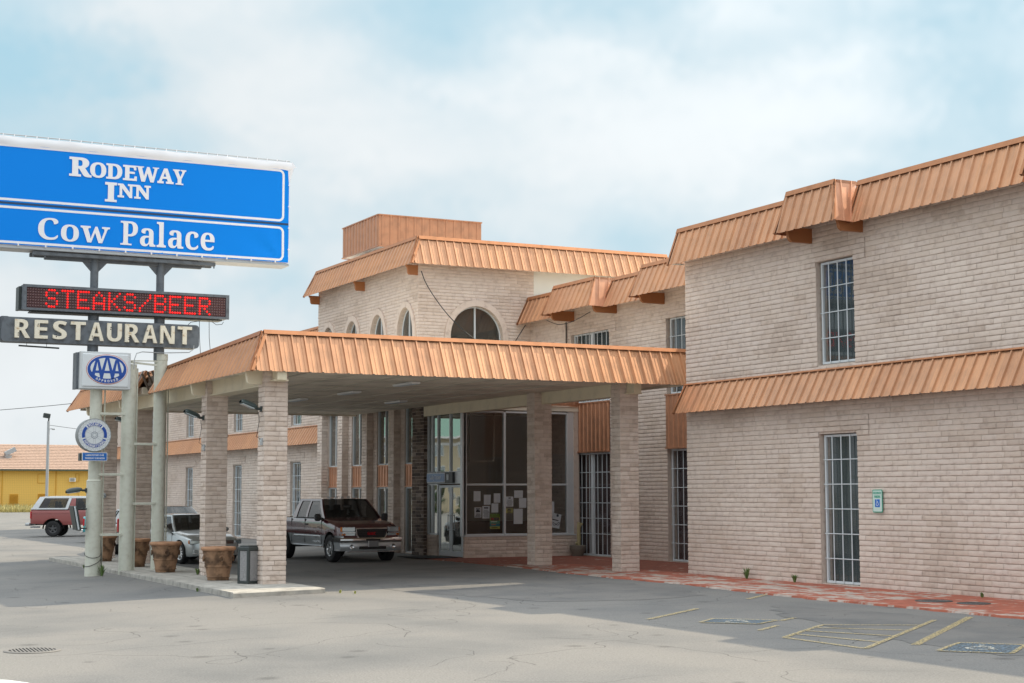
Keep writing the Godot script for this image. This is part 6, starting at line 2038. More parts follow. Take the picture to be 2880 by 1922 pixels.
func dark_crossover() -> void:
	var t := vehicle({"name": "crossover_car", "label": "black crossover parked beyond the silver grey sedan, seen above its roof", "category": "car",
		"at": Vector3(14.75, gh(14.8), -52.3), "turn": 0.16, "zf": 0.86, "zr": -3.85, "wb": 2.75, "r": 0.36, "arch": 0.06, "xw": 0.80, "tyre": 0.23, "rim": 0.23, "spokes": 7, "rim_mat": "steel_wheel",
		"w": [[-3.85, 0.78], [-3.6, 0.88], [-2.6, 0.92], [0.0, 0.92], [0.5, 0.87], [0.86, 0.66]],
		"sill": [[-3.85, 0.45], [-3.3, 0.30], [0.5, 0.27], [0.86, 0.3]], "split": 0.5,
		"belt": [[-3.85, 1.02], [-3.0, 1.08], [-0.8, 1.03], [0.3, 0.93], [0.86, 0.74]],
		"top": [[-3.85, 1.05], [-3.2, 1.1], [-0.7, 1.10], [-0.5, 1.10], [0.35, 1.0], [0.7, 0.9], [0.86, 0.76]], "crown": 0.02,
		"paint": "black_paint", "cuts": [[-0.6, 1.0], [-1.6, 1.03], [-2.6, 1.03]], "handles": [[-1.45, 0.92], [-2.4, 0.92]],
		"cab": {"belt": 1.06, "roof": 1.66, "wb": 0.83, "wr": 0.60, "wbz": -0.45, "wt": -1.25, "rt": -3.1, "rbz": -3.65, "roof_mat": "black_paint", "glass": "glass_car", "seats": [-1.6, -2.6], "mirror": Vector3(1.03, 1.08, -0.75), "mirror_w": 0.2, "mirror_h": 0.15, "mirror_mat": "black_paint",
			"pillars": [[-0.5, -0.64, -1.25, -1.36, "black_paint"], [-1.6, -1.72, -1.75, -1.85, "black_plastic"], [-2.65, -2.8, -2.6, -2.7, "black_plastic"], [-3.25, -3.6, -2.98, -3.15, "black_paint"]]}})
	var b := MB.new(); b.cbox(Vector3(0, 0.66, 0.83), Vector3(0.8, 0.2, 0.08), 0.02); put("grille", b, M["grille_black"], t)
	b = MB.new(); b.box(Vector3(0, 0.70, 0.875), Vector3(0.76, 0.02, 0.02)); put("grille_bar", b, M["chrome"], t)
	mirror_pair(t, "headlight", func(q, sd): q.cbox(Vector3(sd * 0.67, 0.76, 0.68), Vector3(0.4, 0.13, 0.12), 0.03, Basis(Vector3.UP, sd * 0.6)), "lamp_glass")

func old_suv() -> void:
	var t := vehicle({"name": "sport_utility_truck", "label": "faded red boxy two door truck with white hardtop, side on at far left", "category": "car",
		"at": Vector3(18.27, gh(18.0) - 0.02, -78.3), "turn": PI / 2 - 0.40, "zf": 0.78, "zr": -3.72, "wb": 2.66, "r": 0.37, "arch": 0.12, "xw": 0.82, "tyre": 0.26, "rim": 0.20, "spokes": 5, "rim_mat": "steel_wheel",
		"w": [[-3.72, 0.92], [-3.6, 0.96], [-1.0, 0.97], [0.5, 0.97], [0.78, 0.93]],
		"sill": [[-3.72, 0.62], [-2.6, 0.56], [-0.5, 0.54], [0.78, 0.6]], "split": 0.3,
		"belt": [[-3.72, 1.27], [-0.7, 1.27], [0.78, 1.17]],
		"top": [[-3.72, 1.28], [-0.7, 1.30], [-0.5, 1.28], [0.78, 1.19]],
		"paint": "old_red", "cuts": [[-0.62, 1.25], [-1.72, 1.25]], "handles": [[-1.58, 1.06]], "handle_mat": "chrome",
		"cab": {"belt": 1.275, "roof": 1.91, "wb": 0.93, "wr": 0.80, "wbz": -0.55, "wt": -0.98, "rt": -3.30, "rbz": -3.70, "roof_mat": "cap_white", "glass": "glass_car", "seats": [-1.5, -2.6], "mirror": Vector3(1.08, 1.36, -0.72), "mirror_w": 0.16, "mirror_h": 0.2, "mirror_mat": "chrome",
			"pillars": [[-0.55, -0.66, -0.98, -1.06, "old_red"], [-1.62, -1.96, -1.62, -1.78, "old_red"], [-1.98, -2.12, -1.80, -1.92, "cap_white"], [-3.40, -3.70, -3.06, -3.32, "cap_white"]]}})
	for sd in [-1.0, 1.0]:
		var b := MB.new(); b.cbox(Vector3(sd * 0.965, 1.10, -2.7), Vector3(0.02, 0.02, 2.0), 0.005); put("body_crease", b, M["old_red"], t)
		b = MB.new(); b.cbox(Vector3(sd * 0.955, 1.315, -2.84), Vector3(0.03, 0.07, 1.72), 0.010); put("cap_flange", b, M["cap_white"], t)
		b = MB.new(); b.cbox(Vector3(sd * 0.945, 1.02, -3.70), Vector3(0.06, 0.34, 0.06), 0.012); put("tail_light", b, M["red_lens"], t)
		b = MB.new(); b.cbox(Vector3(sd * 0.66, 1.0, 0.80), Vector3(0.3, 0.2, 0.06), 0.02); put("headlight", b, M["lamp_glass"], t)
	var b := MB.new(); b.cbox(Vector3(0, 0.58, -3.86), Vector3(1.86, 0.14, 0.22), 0.03); put("rear_bumper", b, M["steel"], t)
	b = MB.new(); b.cbox(Vector3(0, 0.58, 0.90), Vector3(1.86, 0.16, 0.2), 0.03); put("front_bumper", b, M["steel"], t)
	b = MB.new(); b.cbox(Vector3(0, 0.95, 0.79), Vector3(1.0, 0.25, 0.05), 0.01); put("grille", b, M["grille_black"], t)
	b = MB.new(); b.tube([Vector3(-0.7, 0.45, -3.3), Vector3(-0.72, 0.45, -3.75)], 0.04, 8); put("exhaust", b, M["steel"], t)

func teal_pickup() -> void:
	var t := vehicle({"name": "pickup_truck", "label": "turquoise pickup truck mostly hidden behind the left sign pole and far pillar", "category": "pickup truck",
		"at": Vector3(18.9, gh(18.0), -68.2), "turn": PI / 2 - 0.25, "zf": 0.75, "zr": -4.1, "wb": 3.0, "r": 0.34, "arch": 0.06, "xw": 0.76, "tyre": 0.22, "rim": 0.2, "spokes": 5, "rim_mat": "alloy",
		"w": [[-4.1, 0.84], [-3.9, 0.88], [0.3, 0.88], [0.75, 0.78]], "sill": [[-4.1, 0.42], [0.75, 0.36]], "split": 0.4,
		"belt": [[-4.1, 1.05], [-0.6, 1.04], [0.75, 0.86]], "top": [[-4.06, 1.05], [-4.0, 0.7], [-2.4, 0.7], [-2.34, 1.05], [-0.5, 1.06], [0.75, 0.9]],
		"paint": "teal", "cuts": [[-0.6, 1.0], [-1.75, 1.0]], "handles": [[-1.6, 0.92]],
		"cab": {"belt": 1.05, "roof": 1.58, "wb": 0.84, "wr": 0.66, "wbz": -0.45, "wt": -1.0, "rt": -2.1, "rbz": -2.34, "roof_mat": "teal", "glass": "glass_car", "seats": [-1.6], "mirror": Vector3(0.99, 1.1, -0.6), "mirror_mat": "black_plastic",
			"pillars": [[-0.46, -0.58, -1.0, -1.08, "teal"], [-1.75, -1.85, -1.72, -1.8, "teal"], [-2.2, -2.36, -2.02, -2.14, "teal"]]}})
	mirror_pair(t, "tail_light", func(q, sd): q.cbox(Vector3(sd * 0.80, 0.82, -4.08), Vector3(0.12, 0.3, 0.08), 0.015), "red_lens")
	var b := MB.new(); b.cbox(Vector3(0, 0.45, -4.16), Vector3(1.6, 0.16, 0.12), 0.02); put("rear_bumper", b, M["chrome"], t)

func dark_hatch() -> void:
	var t := vehicle({"name": "crossover_car", "label": "black crossover with a tall red tail lamp, seen from behind between two sign poles", "category": "car",
		"at": Vector3(14.3, gh(14.0), -58.6), "turn": PI - 0.12, "zf": 0.85, "zr": -3.75, "wb": 2.75, "r": 0.36, "arch": 0.06, "xw": 0.80, "tyre": 0.23, "rim": 0.23, "spokes": 7, "rim_mat": "alloy",
		"w": [[-3.75, 0.80], [-3.5, 0.90], [0.0, 0.92], [0.5, 0.87], [0.85, 0.66]], "sill": [[-3.75, 0.36], [0.85, 0.3]], "split": 0.5,
		"belt": [[-3.75, 1.05], [-0.8, 1.0], [0.85, 0.74]], "top": [[-3.75, 1.1], [-0.7, 1.08], [0.4, 0.98], [0.85, 0.76]],
		"paint": "black_paint", "cuts": [[-0.6, 1.0], [-1.6, 1.0]],
		"cab": {"belt": 1.06, "roof": 1.56, "wb": 0.83, "wr": 0.60, "wbz": -0.45, "wt": -1.25, "rt": -3.1, "rbz": -3.6, "roof_mat": "black_paint", "glass": "glass_car", "seats": [-1.6], "mirror": Vector3(1.03, 1.08, -0.75), "mirror_mat": "black_paint",
			"pillars": [[-0.5, -0.64, -1.25, -1.36, "black_paint"], [-1.6, -1.72, -1.75, -1.85, "black_plastic"], [-3.2, -3.55, -2.98, -3.15, "black_paint"]]}})
	mirror_pair(t, "tail_light", func(q, sd): q.cbox(Vector3(sd * 0.82, 1.0, -3.66), Vector3(0.12, 0.46, 0.16), 0.02), "red_lens")

# ---------------------------------------------------------------- far places
func make_far_places() -> void:
	# yellow block building with a shingle roof
	var t := thing("yellow_building", "long low yellow block building with a pink brown shingle roof in the far background", "building", Vector3(40, -0.1, -190))
	var ym := mat("yellow_block", 0.90, 0.58, 0.15, 0.85)
	ym.albedo_texture = block_grid()
	ym.uv1_scale = Vector3(1, 1, 1)
	var b := MB.new()
	var x0 := 8.0; var x1 := 78.0
	for s in [[x0 - 40, x1 - 40, 0.0]]:
		b.quad(Vector3(s[0], 0, 0), Vector3(s[1], 0, 0), Vector3(s[1], 4.85, 0), Vector3(s[0], 4.85, 0), [Vector2(0, 5.0), Vector2(70, 5.0), Vector2(70, 0.15), Vector2(0, 0.15)])
	b.quad(Vector3(x1 - 40, 0, 0), Vector3(x1 - 40, 0, -16), Vector3(x1 - 40, 4.85, -16), Vector3(x1 - 40, 4.85, 0), [Vector2(0, 5), Vector2(16, 5), Vector2(16, 0), Vector2(0, 0)])
	b.quad(Vector3(x0 - 40, 0, -16), Vector3(x0 - 40, 0, 0), Vector3(x0 - 40, 4.85, 0), Vector3(x0 - 40, 4.85, -16), [Vector2(0, 5), Vector2(16, 5), Vector2(16, 0), Vector2(0, 0)])
	b.span(Vector3(x0 - 40, 0, -16), Vector3(x1 - 40, 4.8, -15.8))
	put("wall", b, ym, t)
	var sm := mat("shingle", 0.53, 0.37, 0.29, 0.95)
	sm.albedo_texture = noise_tex(512, 0.05, 4, 111, [[0.0, grey(0.5)], [0.45, grey(0.85)], [1.0, Color(1, 0.98, 0.95)]])
	sm.uv1_triplanar = true; sm.uv1_world_triplanar = true; sm.uv1_scale = Vector3(0.10, 0.35, 0.35)
	b = MB.new()
	# courses of shingles, each lapping the one below
	for k in 16:
		var f0 := k / 16.0; var f1 := (k + 1) / 16.0
		var ya := lerpf(4.85, 7.95, f0); var yb := lerpf(4.85, 7.95, f1); var za := lerpf(0.7, -8.0, f0); var zb := lerpf(0.7, -8.0, f1)
		b.quad(Vector3(x0 - 41, ya + 0.05, za), Vector3(x1 - 39, ya + 0.05, za), Vector3(x1 - 39, yb, zb), Vector3(x0 - 41, yb, zb))
		b.quad(Vector3(x0 - 41, ya - 0.01, za), Vector3(x1 - 39, ya - 0.01, za), Vector3(x1 - 39, ya + 0.05, za), Vector3(x0 - 41, ya + 0.05, za))
	b.quad(Vector3(x1 - 39, 4.85, -16.7), Vector3(x0 - 41, 4.85, -16.7), Vector3(x0 - 41, 7.95, -8), Vector3(x1 - 39, 7.95, -8))
	b.tri(Vector3(x1 - 40, 4.8, 0.0), Vector3(x1 - 40, 4.8, -16), Vector3(x1 - 40, 7.9, -8)); b.tri(Vector3(x0 - 40, 4.8, -16), Vector3(x0 - 40, 4.8, 0), Vector3(x0 - 40, 7.9, -8))
	var rf := put("roof", b, sm, t)
	b = MB.new(); b.span(Vector3(x0 - 41, 4.70, 0.55), Vector3(x1 - 39, 4.84, 0.72)); put("gutter", b, mat("gutter_green", 0.06, 0.10, 0.08, 0.5), t)
	b = MB.new()   # rooftop turbine hood
	b.lathe([Vector2(0.45, 5.9), Vector2(0.45, 6.5), Vector2(0.55, 6.6)], 12, Vector3(-7.2, 0, -3.4)); b.box(Vector3(-7.0, 6.95, -3.4), Vector3(1.3, 0.5, 0.9), Basis(Vector3.BACK, 0.5)); put("roof_vent", b, M["steel"], rf)
	# wall unit, doors, louvred openings
	b = MB.new(); b.span(Vector3(-0.86, 3.46, 0.0), Vector3(-0.16, 3.90, 0.3)); var ac := put("wall_unit", b, M["white_paint"], t)
	for k in 4:
		b = MB.new(); b.span(Vector3(-0.80, 3.52 + 0.09 * k, 0.30), Vector3(-0.30, 3.56 + 0.09 * k, 0.32)); put("slat", b, M["bin_metal"], ac)
	var fm := mat("yellow_trim", 0.62, 0.33, 0.04, 0.8)
	for q in [[-7.5, 1.05, -6.55, 2.05], [-4.35, 1.1, -3.5, 2.05]]:
		b = MB.new(); b.span(Vector3(q[0] - 0.05, q[1] - 0.08, 0.0), Vector3(q[2] + 0.05, q[1], 0.1)); b.span(Vector3(q[0], q[1], 0.002), Vector3(q[2], q[3], 0.03)); var lv := put("louvre", b, fm, t)
		for k in 8:
			b = MB.new(); b.box(Vector3((q[0] + q[2]) * 0.5, q[1] + 0.06 + 0.125 * k, 0.06), Vector3(q[2] - q[0], 0.02, 0.09), Basis(Vector3.RIGHT, 0.6)); put("slat", b, fm, lv)
	for q in [[-4.38, 3.32, -3.5, 4.3], [-0.9, 0.6, 0.2, 2.2], [-0.1, 3.46, 0.25, 4.35]]:
		b = MB.new()
		b.span(Vector3(q[0], q[1] - 0.05, 0.0), Vector3(q[2], q[1], 0.05)); b.span(Vector3(q[0], q[3], 0.0), Vector3(q[2], q[3] + 0.05, 0.05)); b.span(Vector3(q[0] - 0.05, q[1], 0.0), Vector3(q[0], q[3], 0.05)); b.span(Vector3(q[2], q[1], 0.0), Vector3(q[2] + 0.05, q[3], 0.05))
		put("blocked_window", b, fm, t)
	for x in [-8.4, -2.4]:
		b = MB.new(); b.span(Vector3(x, 0, 0), Vector3(x + 0.09, 4.7, 0.07)); put("downpipe", b, fm, t)

	# slender lamp post in front of it
	t = thing("lamp_post", "slim grey lamp post with a square head standing behind the red sport utility truck", "lamp post", Vector3(20.25, gh(20.2), -105.0))
	b = MB.new(); b.lathe_sharp([Vector2(0.13, 0.0), Vector2(0.13, 0.1), Vector2(0.10, 0.14), Vector2(0.085, 6.6), Vector2(0.0, 6.62)], 12); put("pole", b, M["steel"], t)
	b = MB.new(); b.cbox(Vector3(-0.12, 6.95, 0), Vector3(0.42, 0.3, 0.3), 0.03, Basis(Vector3.BACK, -0.15)); b.tube([Vector3(0.0, 6.6, 0), Vector3(0.03, 6.85, 0)], 0.05, 6); put("head", b, M["bin_metal"], t)
	b = MB.new(); b.tube([Vector3(0.0, 6.1, 0.05), Vector3(0.28, 6.14, 0.05)], 0.03, 6); b.cbox(Vector3(0.3, 6.1, 0.05), Vector3(0.2, 0.1, 0.1), 0.02); put("side_arm", b, M["steel"], t)

	leafy_tree("leafy_tree", "bright green bushy tree in the gap between the far pillar and middle sign pole", Vector3(36.2, -0.1, -150.0), 4.4, 1.9, 77)
	# wires
	wire("overhead_wire", "thin overhead wire crossing the sky to the canopy at far left", [Vector3(8.0, 6.2, -100), Vector3(14, 6.72, -99), Vector3(20, 7.35, -98), Vector3(22.2, 7.62, -92)], 0.018)
	wire("overhead_wire", "faint sagging wire leaving the far lamp post to the right", [Vector3(20.3, 6.35, -105), Vector3(24, 5.95, -105), Vector3(28, 5.85, -105), Vector3(34, 6.1, -112)], 0.014)
	wire("wall_cable", "black cable sagging from the tower roof corner down past the large arch window", [Vector3(20.95, 9.2, -47.6), Vector3(21.1, 8.75, -47.5), Vector3(21.5, 8.1, -47.35), Vector3(21.95, 7.55, -47.2), Vector3(22.5, 7.0, -46.9), Vector3(23.2, 6.4, -46.4), Vector3(23.5, 5.3, -46.0)], 0.016)
	wire("wall_cable", "black cable dropping from the mansard end beside the tower corner", [Vector3(24.75, 7.6, -47.55), Vector3(24.6, 7.35, -47.6), Vector3(24.35, 6.9, -47.7), Vector3(24.1, 6.3, -47.75), Vector3(24.0, 5.0, -47.8)], 0.016)
	wire("wall_cable", "vertical black cable on the recessed wall under a corbel", [Vector3(25.09, 7.5, -45.35), Vector3(25.09, 5.1, -45.35)], 0.022)
	wire("wall_cable", "slack cable strung between two corbels on the recessed block", [Vector3(24.35, 7.52, -45.3), Vector3(24.3, 7.30, -44.4), Vector3(24.28, 7.32, -43.4), Vector3(24.3, 7.5, -42.4)], 0.012)
	hotel()

func block_grid() -> ImageTexture:   # one metre of painted concrete block: 0.4 x 0.2 stack bond
	var S := 200
	var f := FastNoiseLite.new(); f.seed = 2; f.frequency = 0.05
	var d := PackedByteArray(); d.resize(S * S * 3)
	for y in S:
		for x in S:
			var g := 1.0 + 0.05 * f.get_noise_2d(x, y)
			if y % 40 < 2 or x % 40 < 2: g *= 0.80
			for k in 3: d[(y * S + x) * 3 + k] = int(clampf(g * 0.97, 0, 1) * 255)
	return ImageTexture.create_from_image(Image.create_from_data(S, S, false, Image.FORMAT_RGB8, d))

func wire(called: String, label: String, pts: Array, r: float) -> void:
	var path := []
	for i in pts.size() - 1:
		var p0: Vector3 = pts[maxi(i - 1, 0)]; var p1: Vector3 = pts[i]; var p2: Vector3 = pts[i + 1]; var p3: Vector3 = pts[mini(i + 2, pts.size() - 1)]
		for k in 6: path.append(p1.cubic_interpolate(p2, p0, p3, k / 6.0))
	path.append(pts[-1])
	var b := MB.new(); b.tube(path, r, 5)
	tag(put(called, b, M["cable"]), label, "cable")

func leafy_tree(called: String, label: String, at: Vector3, h: float, rad: float, sd: int, group := "", tall := false) -> void:
	var r := RandomNumberGenerator.new(); r.seed = sd
	var t := thing(called, label, "tree", at, 0.0, group)
	var tr := MB.new()
	tr.tube([Vector3(0, -0.1, 0), Vector3(0.05, h * 0.25, 0.02), Vector3(-0.03, h * 0.55, 0)], 0.11, 7)
	var clumps := []
	for k in (34 if not tall else 40):
		var a := r.randf() * TAU
		var e := r.randf()
		var y := h * lerpf(0.16 if not tall else 0.05, 0.95, e)
		var rr := rad * (0.45 + 0.6 * sin(PI * clampf(e * 0.85 + 0.12, 0, 1))) * sqrt(r.randf()) if not tall else rad * (1.0 - 0.75 * e) * sqrt(r.randf())
		clumps.append(Vector3(cos(a) * rr, y, sin(a) * rr))
	for c in clumps:
		if r.randf() < 0.5: tr.tube([Vector3(0, h * 0.3, 0), Vector3(c.x * 0.5, lerpf(h * 0.3, c.y, 0.6), c.z * 0.5), c], 0.03, 5)
	put("trunk", tr, mat("bark_%d" % sd, 0.10, 0.075, 0.05, 0.9), t)
	var lf := MB.new()
	for c in clumps:
		var cr := rad * r.randf_range(0.25, 0.48)
		var cg := r.randf_range(0.7, 1.25)
		for k in 130:
			var d := Vector3(r.randfn(), r.randfn(), r.randfn()).normalized()
			var p: Vector3 = c + d * cr * pow(r.randf(), 0.4)
			var u := Vector3(r.randfn(), r.randfn(), r.randfn()).normalized()
			var v := u.cross(d).normalized()
			var s := r.randf_range(0.06, 0.12)
			var g := cg * r.randf_range(0.8, 1.2)
			lf.col = Color(0.085 * g, 0.16 * g, 0.028 * g) if not tall else Color(0.03 * g, 0.075 * g, 0.02 * g)
			lf.quad(p - u * s, p - v * s * 0.6, p + u * s, p + v * s * 0.6)
	var lm := mat("leaf_%d" % sd, 1, 1, 1, 0.7)
	lm.vertex_color_use_as_albedo = true
	lm.backlight_enabled = true; lm.backlight = Color(0.25, 0.35, 0.08)
	put("crown", lf, lm, t)

func hotel() -> void:
	# three storey hotel beyond the left edge; only the lobby glass shows it
	var t := thing("far_hotel", "beige three storey hotel with a green roof, seen only reflected in the lobby glass", "building", Vector3(-34, -0.2, -168), 0.35)
	var hm := mat("hotel_beige", 0.62, 0.52, 0.36, 0.85)
	var b := MB.new(); b.span(Vector3(-24, 0, -14), Vector3(22, 8.6, 0)); put("wall", b, hm, t)
	b = MB.new()
	var q := [Vector3(-25, 8.6, 0.8), Vector3(23, 8.6, 0.8), Vector3(19, 11.6, -7), Vector3(-21, 11.6, -7)]
	b.quad(q[0], q[1], q[2], q[3]); b.quad(Vector3(23, 8.6, -14.8), Vector3(-25, 8.6, -14.8), q[3], q[2]); b.tri(q[1], Vector3(23, 8.6, -14.8), q[2]); b.tri(Vector3(-25, 8.6, -14.8), q[0], q[3])
	put("roof", b, mat("hotel_green", 0.13, 0.24, 0.20, 0.6), t)
	b = MB.new(); b.span(Vector3(-24.1, 7.6, 0.0), Vector3(22.1, 7.9, 0.12)); b.span(Vector3(-25, 8.4, 0.5), Vector3(23, 8.62, 0.82)); put("cornice", b, M["white_paint"], t)
	for f in 3:
		for k in 13:
			var x := -21.5 + 3.5 * k
			var w := MB.new(); w.span(Vector3(x - 0.06, 0.9 + 2.7 * f, 0.0), Vector3(x + 1.66, 0.98 + 2.7 * f, 0.1)); w.span(Vector3(x - 0.06, 2.4 + 2.7 * f, 0.0), Vector3(x + 1.66, 2.48 + 2.7 * f, 0.08)); w.span(Vector3(x + 0.76, 0.98 + 2.7 * f, 0.0), Vector3(x + 0.84, 2.4 + 2.7 * f, 0.05)); w.span(Vector3(x - 0.06, 0.98 + 2.7 * f, 0.0), Vector3(x, 2.4 + 2.7 * f, 0.06)); w.span(Vector3(x + 1.6, 0.98 + 2.7 * f, 0.0), Vector3(x + 1.66, 2.4 + 2.7 * f, 0.06))
			var wn := put("window", w, M["white_paint"], t)
			w = MB.new(); w.quad(Vector3(x, 0.98 + 2.7 * f, 0.02), Vector3(x + 1.6, 0.98 + 2.7 * f, 0.02), Vector3(x + 1.6, 2.4 + 2.7 * f, 0.02), Vector3(x, 2.4 + 2.7 * f, 0.02)); put("pane", w, M["glass_mirror"], wn)
	var gm := mat("lawn", 0.10, 0.20, 0.03, 0.9)
	for k in 5:
		leafy_tree("cypress", "%s dark upright cypress in front of the reflected hotel" % ["leftmost", "second from left", "middle", "second from right", "rightmost"][k], Vector3(-33.0 + 3.6 * k, -0.25, -150.0 - 1.0 * (k % 2)), 3.6 + 0.5 * (k % 3), 0.8, 200 + k, "cypresses in front of the hotel", true)

# ---------------------------------------------------------------- small things
func make_small_things() -> void:
	var labels := ["large terracotta pot with dark weather stains standing before the third sign pole", "large terracotta pot with pale lower half, nearest the trash bin", "terracotta pot behind the middle sign pole, at the foot of the third pillar", "reddish terracotta pot farthest left, behind the left sign pole"]
	var at := [[10.86, -40.75, 0.2], [10.95, -36.45, 1.9], [10.95, -44.2, 3.1], [11.0, -48.3, 4.4]]
	var first := pot(labels[0], Vector3(at[0][0], 0, at[0][1]), at[0][2])
	for k in range(1, 4): dup(first, Vector3(at[k][0], 0, at[k][1]), at[k][2], labels[k])
	# trash bin with pebble panels
	var t := thing("trash_bin", "dark framed trash bin with pebbled panels against the front left pillar", "trash bin", Vector3(11.14, 0, -34.75), 0.42)
	var b := MB.new()
	for sx in [-1.0, 1.0]:
		for sz in [-1.0, 1.0]: b.cbox(Vector3(sx * 0.15, 0.40, sz * 0.15), Vector3(0.065, 0.8, 0.065), 0.012)
	b.cbox(Vector3(0, 0.035, 0), Vector3(0.34, 0.06, 0.34), 0.008); b.cbox(Vector3(0, 0.77, 0), Vector3(0.37, 0.09, 0.37), 0.02); b.cbox(Vector3(0, 0.825, 0), Vector3(0.30, 0.03, 0.30), 0.012)
	put("frame", b, M["bin_metal"], t)
	for q in [[0.0, 0.155, 0.235, 0.02], [0.0, -0.155, 0.235, 0.02], [0.155, 0.0, 0.02, 0.235], [-0.155, 0.0, 0.02, 0.235]]:
		b = MB.new(); b.cbox(Vector3(q[0], 0.395, q[1]), Vector3(q[2], 0.66, q[3]), 0.004); put("pebble_panel", b, M["aggregate"], t)
	# floodlights on the two front pillars and one further back
	floodlight("floodlight", "dark floodlight on the front left pillar, above the trash bin", Vector3(11.29, 3.87, -34.5), 0.0, 1.2)
	floodlight("floodlight", "dark floodlight on the second pillar, above the terracotta pots", Vector3(11.27, 3.86, -38.98), 0.0, 1.2)
	floodlight("floodlight", "dark floodlight on the third pillar, half hidden by the middle sign pole", Vector3(11.33, 4.0, -46.5), 0.0, 1.2)
	for q in [["drooping black cord from the floodlight to a socket on the front left pillar", Vector3(11.2, 3.8, -34.40), Vector3(11.29, 3.16, -34.42)], ["drooping black cord from the floodlight to a socket on the second pillar", Vector3(11.18, 3.8, -38.88), Vector3(11.27, 3.14, -38.86)]]:
		var a: Vector3 = q[1]; var e: Vector3 = q[2]
		var w := MB.new(); w.tube([a, a + Vector3(0.02, -0.2, 0.01), a + Vector3(-0.02, -0.42, 0.02), a + Vector3(-0.04, -0.56, 0.01), e + Vector3(-0.06, 0.06, 0.0), e + Vector3(-0.03, 0.0, 0)], 0.007, 5)
		tag(put("light_cord", w, M["cable"]), q[0], "cord")
		t = thing("wall_socket", "small grey wall socket box below the floodlight on the " + ("front left pillar" if q[0].contains("front") else "second pillar"), "socket", e)
		w = MB.new(); w.cbox(Vector3(0, -0.02, 0), Vector3(0.05, 0.16, 0.09), 0.008); put("box", w, M["steel"], t); w = MB.new(); w.cbox(Vector3(-0.03, 0.0, 0), Vector3(0.02, 0.07, 0.06), 0.005); put("cover", w, M["bar_dirty"], t)
	# round meter on the farthest pillar
	t = thing("round_meter", "round grey meter cover on the farthest left pillar", "meter", Vector3(11.48, 1.93, -50.58))
	b = MB.new(); b.lathe([Vector2(0.09, -0.02), Vector2(0.09, 0.05), Vector2(0.07, 0.065), Vector2(0.001, 0.07)], 18, Vector3.ZERO, Vector3.BACK); put("cover", b, M["bar_dirty"], t)
	b = MB.new(); b.box(Vector3(0, 0, 0.075), Vector3(0.15, 0.012, 0.01), Basis(Vector3.BACK, -0.6)); put("bar", b, M["bin_metal"], t)
	# ceiling light fittings
	for q in [[15.95, -37.15, "white ceiling light fitting nearest the canopy front"], [15.95, -41.1, "white ceiling light fitting in the middle of the canopy"], [15.8, -44.9, "white ceiling light fitting at the left, by the front left pillar"], [18.85, -44.7, "faint flush ceiling light fitting near the lobby corner"]]:
		t = thing("ceiling_light", q[2], "ceiling light", Vector3(q[0], 4.74, q[1]), 0.0, "light fittings on the canopy ceiling")
		b = MB.new(); b.cbox(Vector3(0, -0.015, 0), Vector3(0.26, 0.05, 1.2), 0.010); put("housing", b, M["white_paint"], t)
		b = MB.new(); b.cbox(Vector3(0, -0.044, 0), Vector3(0.21, 0.014, 1.14), 0.004); put("diffuser", b, M["bar_white"], t)
	# papers in the lobby window
	var papers := [[21.47, 2.05, 21.71, 1.74, "blank white paper with a bent corner, top left in the first lobby pane"], [21.82, 1.94, 22.06, 1.63, "white paper in the middle of the top row of the first lobby pane"], [22.16, 1.98, 22.39, 1.69, "white paper with a clipped corner, top right in the first lobby pane"], [21.50, 1.55, 21.74, 1.24, "white flyer with a small dark car picture in the first lobby pane"], [21.77, 1.59, 22.02, 1.21, "white paper covered in dark printed lines in the first lobby pane"], [22.08, 1.67, 22.32, 1.39, "white paper with a torn lower corner in the first lobby pane"], [22.03, 1.35, 22.37, 0.89, "colourful green and yellow poster low in the first lobby pane"], [22.58, 1.88, 22.84, 1.57, "white notice with a small crest, left in the second lobby pane"], [22.87, 2.07, 23.18, 1.84, "wide white paper, topmost in the second lobby pane"], [23.04, 1.83, 23.30, 1.53, "white paper half behind the pillar in the second lobby pane"], [22.58, 1.51, 22.82, 1.37, "small yellow card in the second lobby pane"], [22.85, 1.50, 23.17, 1.03, "large blank white sheet low in the second lobby pane"], [24.02, 1.72, 24.29, 1.27, "narrow white sheet at the right lobby pane above the poster board"]]
	var ink := mat("ink", 0.05, 0.06, 0.08, 0.8)
	for q in papers:
		t = thing("paper_notice", q[4], "paper notice", Vector3((q[0] + q[2]) * 0.5, q[3], -44.735), 0.0, "papers taped in the lobby window")
		var w: float = q[2] - q[0]; var h: float = q[1] - q[3]
		var curl := rng.randf_range(0.004, 0.02)
		var rows := []
		for j in 5:
			var r := PackedVector3Array()
			for i in 5: r.append(Vector3(lerpf(-w / 2, w / 2, i / 4.0), h * j / 4.0, -curl * pow(i / 4.0, 3) * (1.0 - j / 4.0)))
			rows.append(r)
		b = MB.new(); b.grid(rows)
		var pm: Material = M["paper"]
		if q[4].contains("yellow card"): pm = mat("yellow_card", 0.65, 0.6, 0.16, 0.7)
		if q[4].contains("colourful"): pm = poster_mat()
		if q[4].contains("colourful"):
			b = MB.new(); b.quad(Vector3(-w / 2, 0, 0), Vector3(w / 2, 0, 0), Vector3(w / 2, h, 0), Vector3(-w / 2, h, 0), [Vector2(0, 1), Vector2(1, 1), Vector2(1, 0), Vector2(0, 0)])
		put("sheet", b, pm, t)
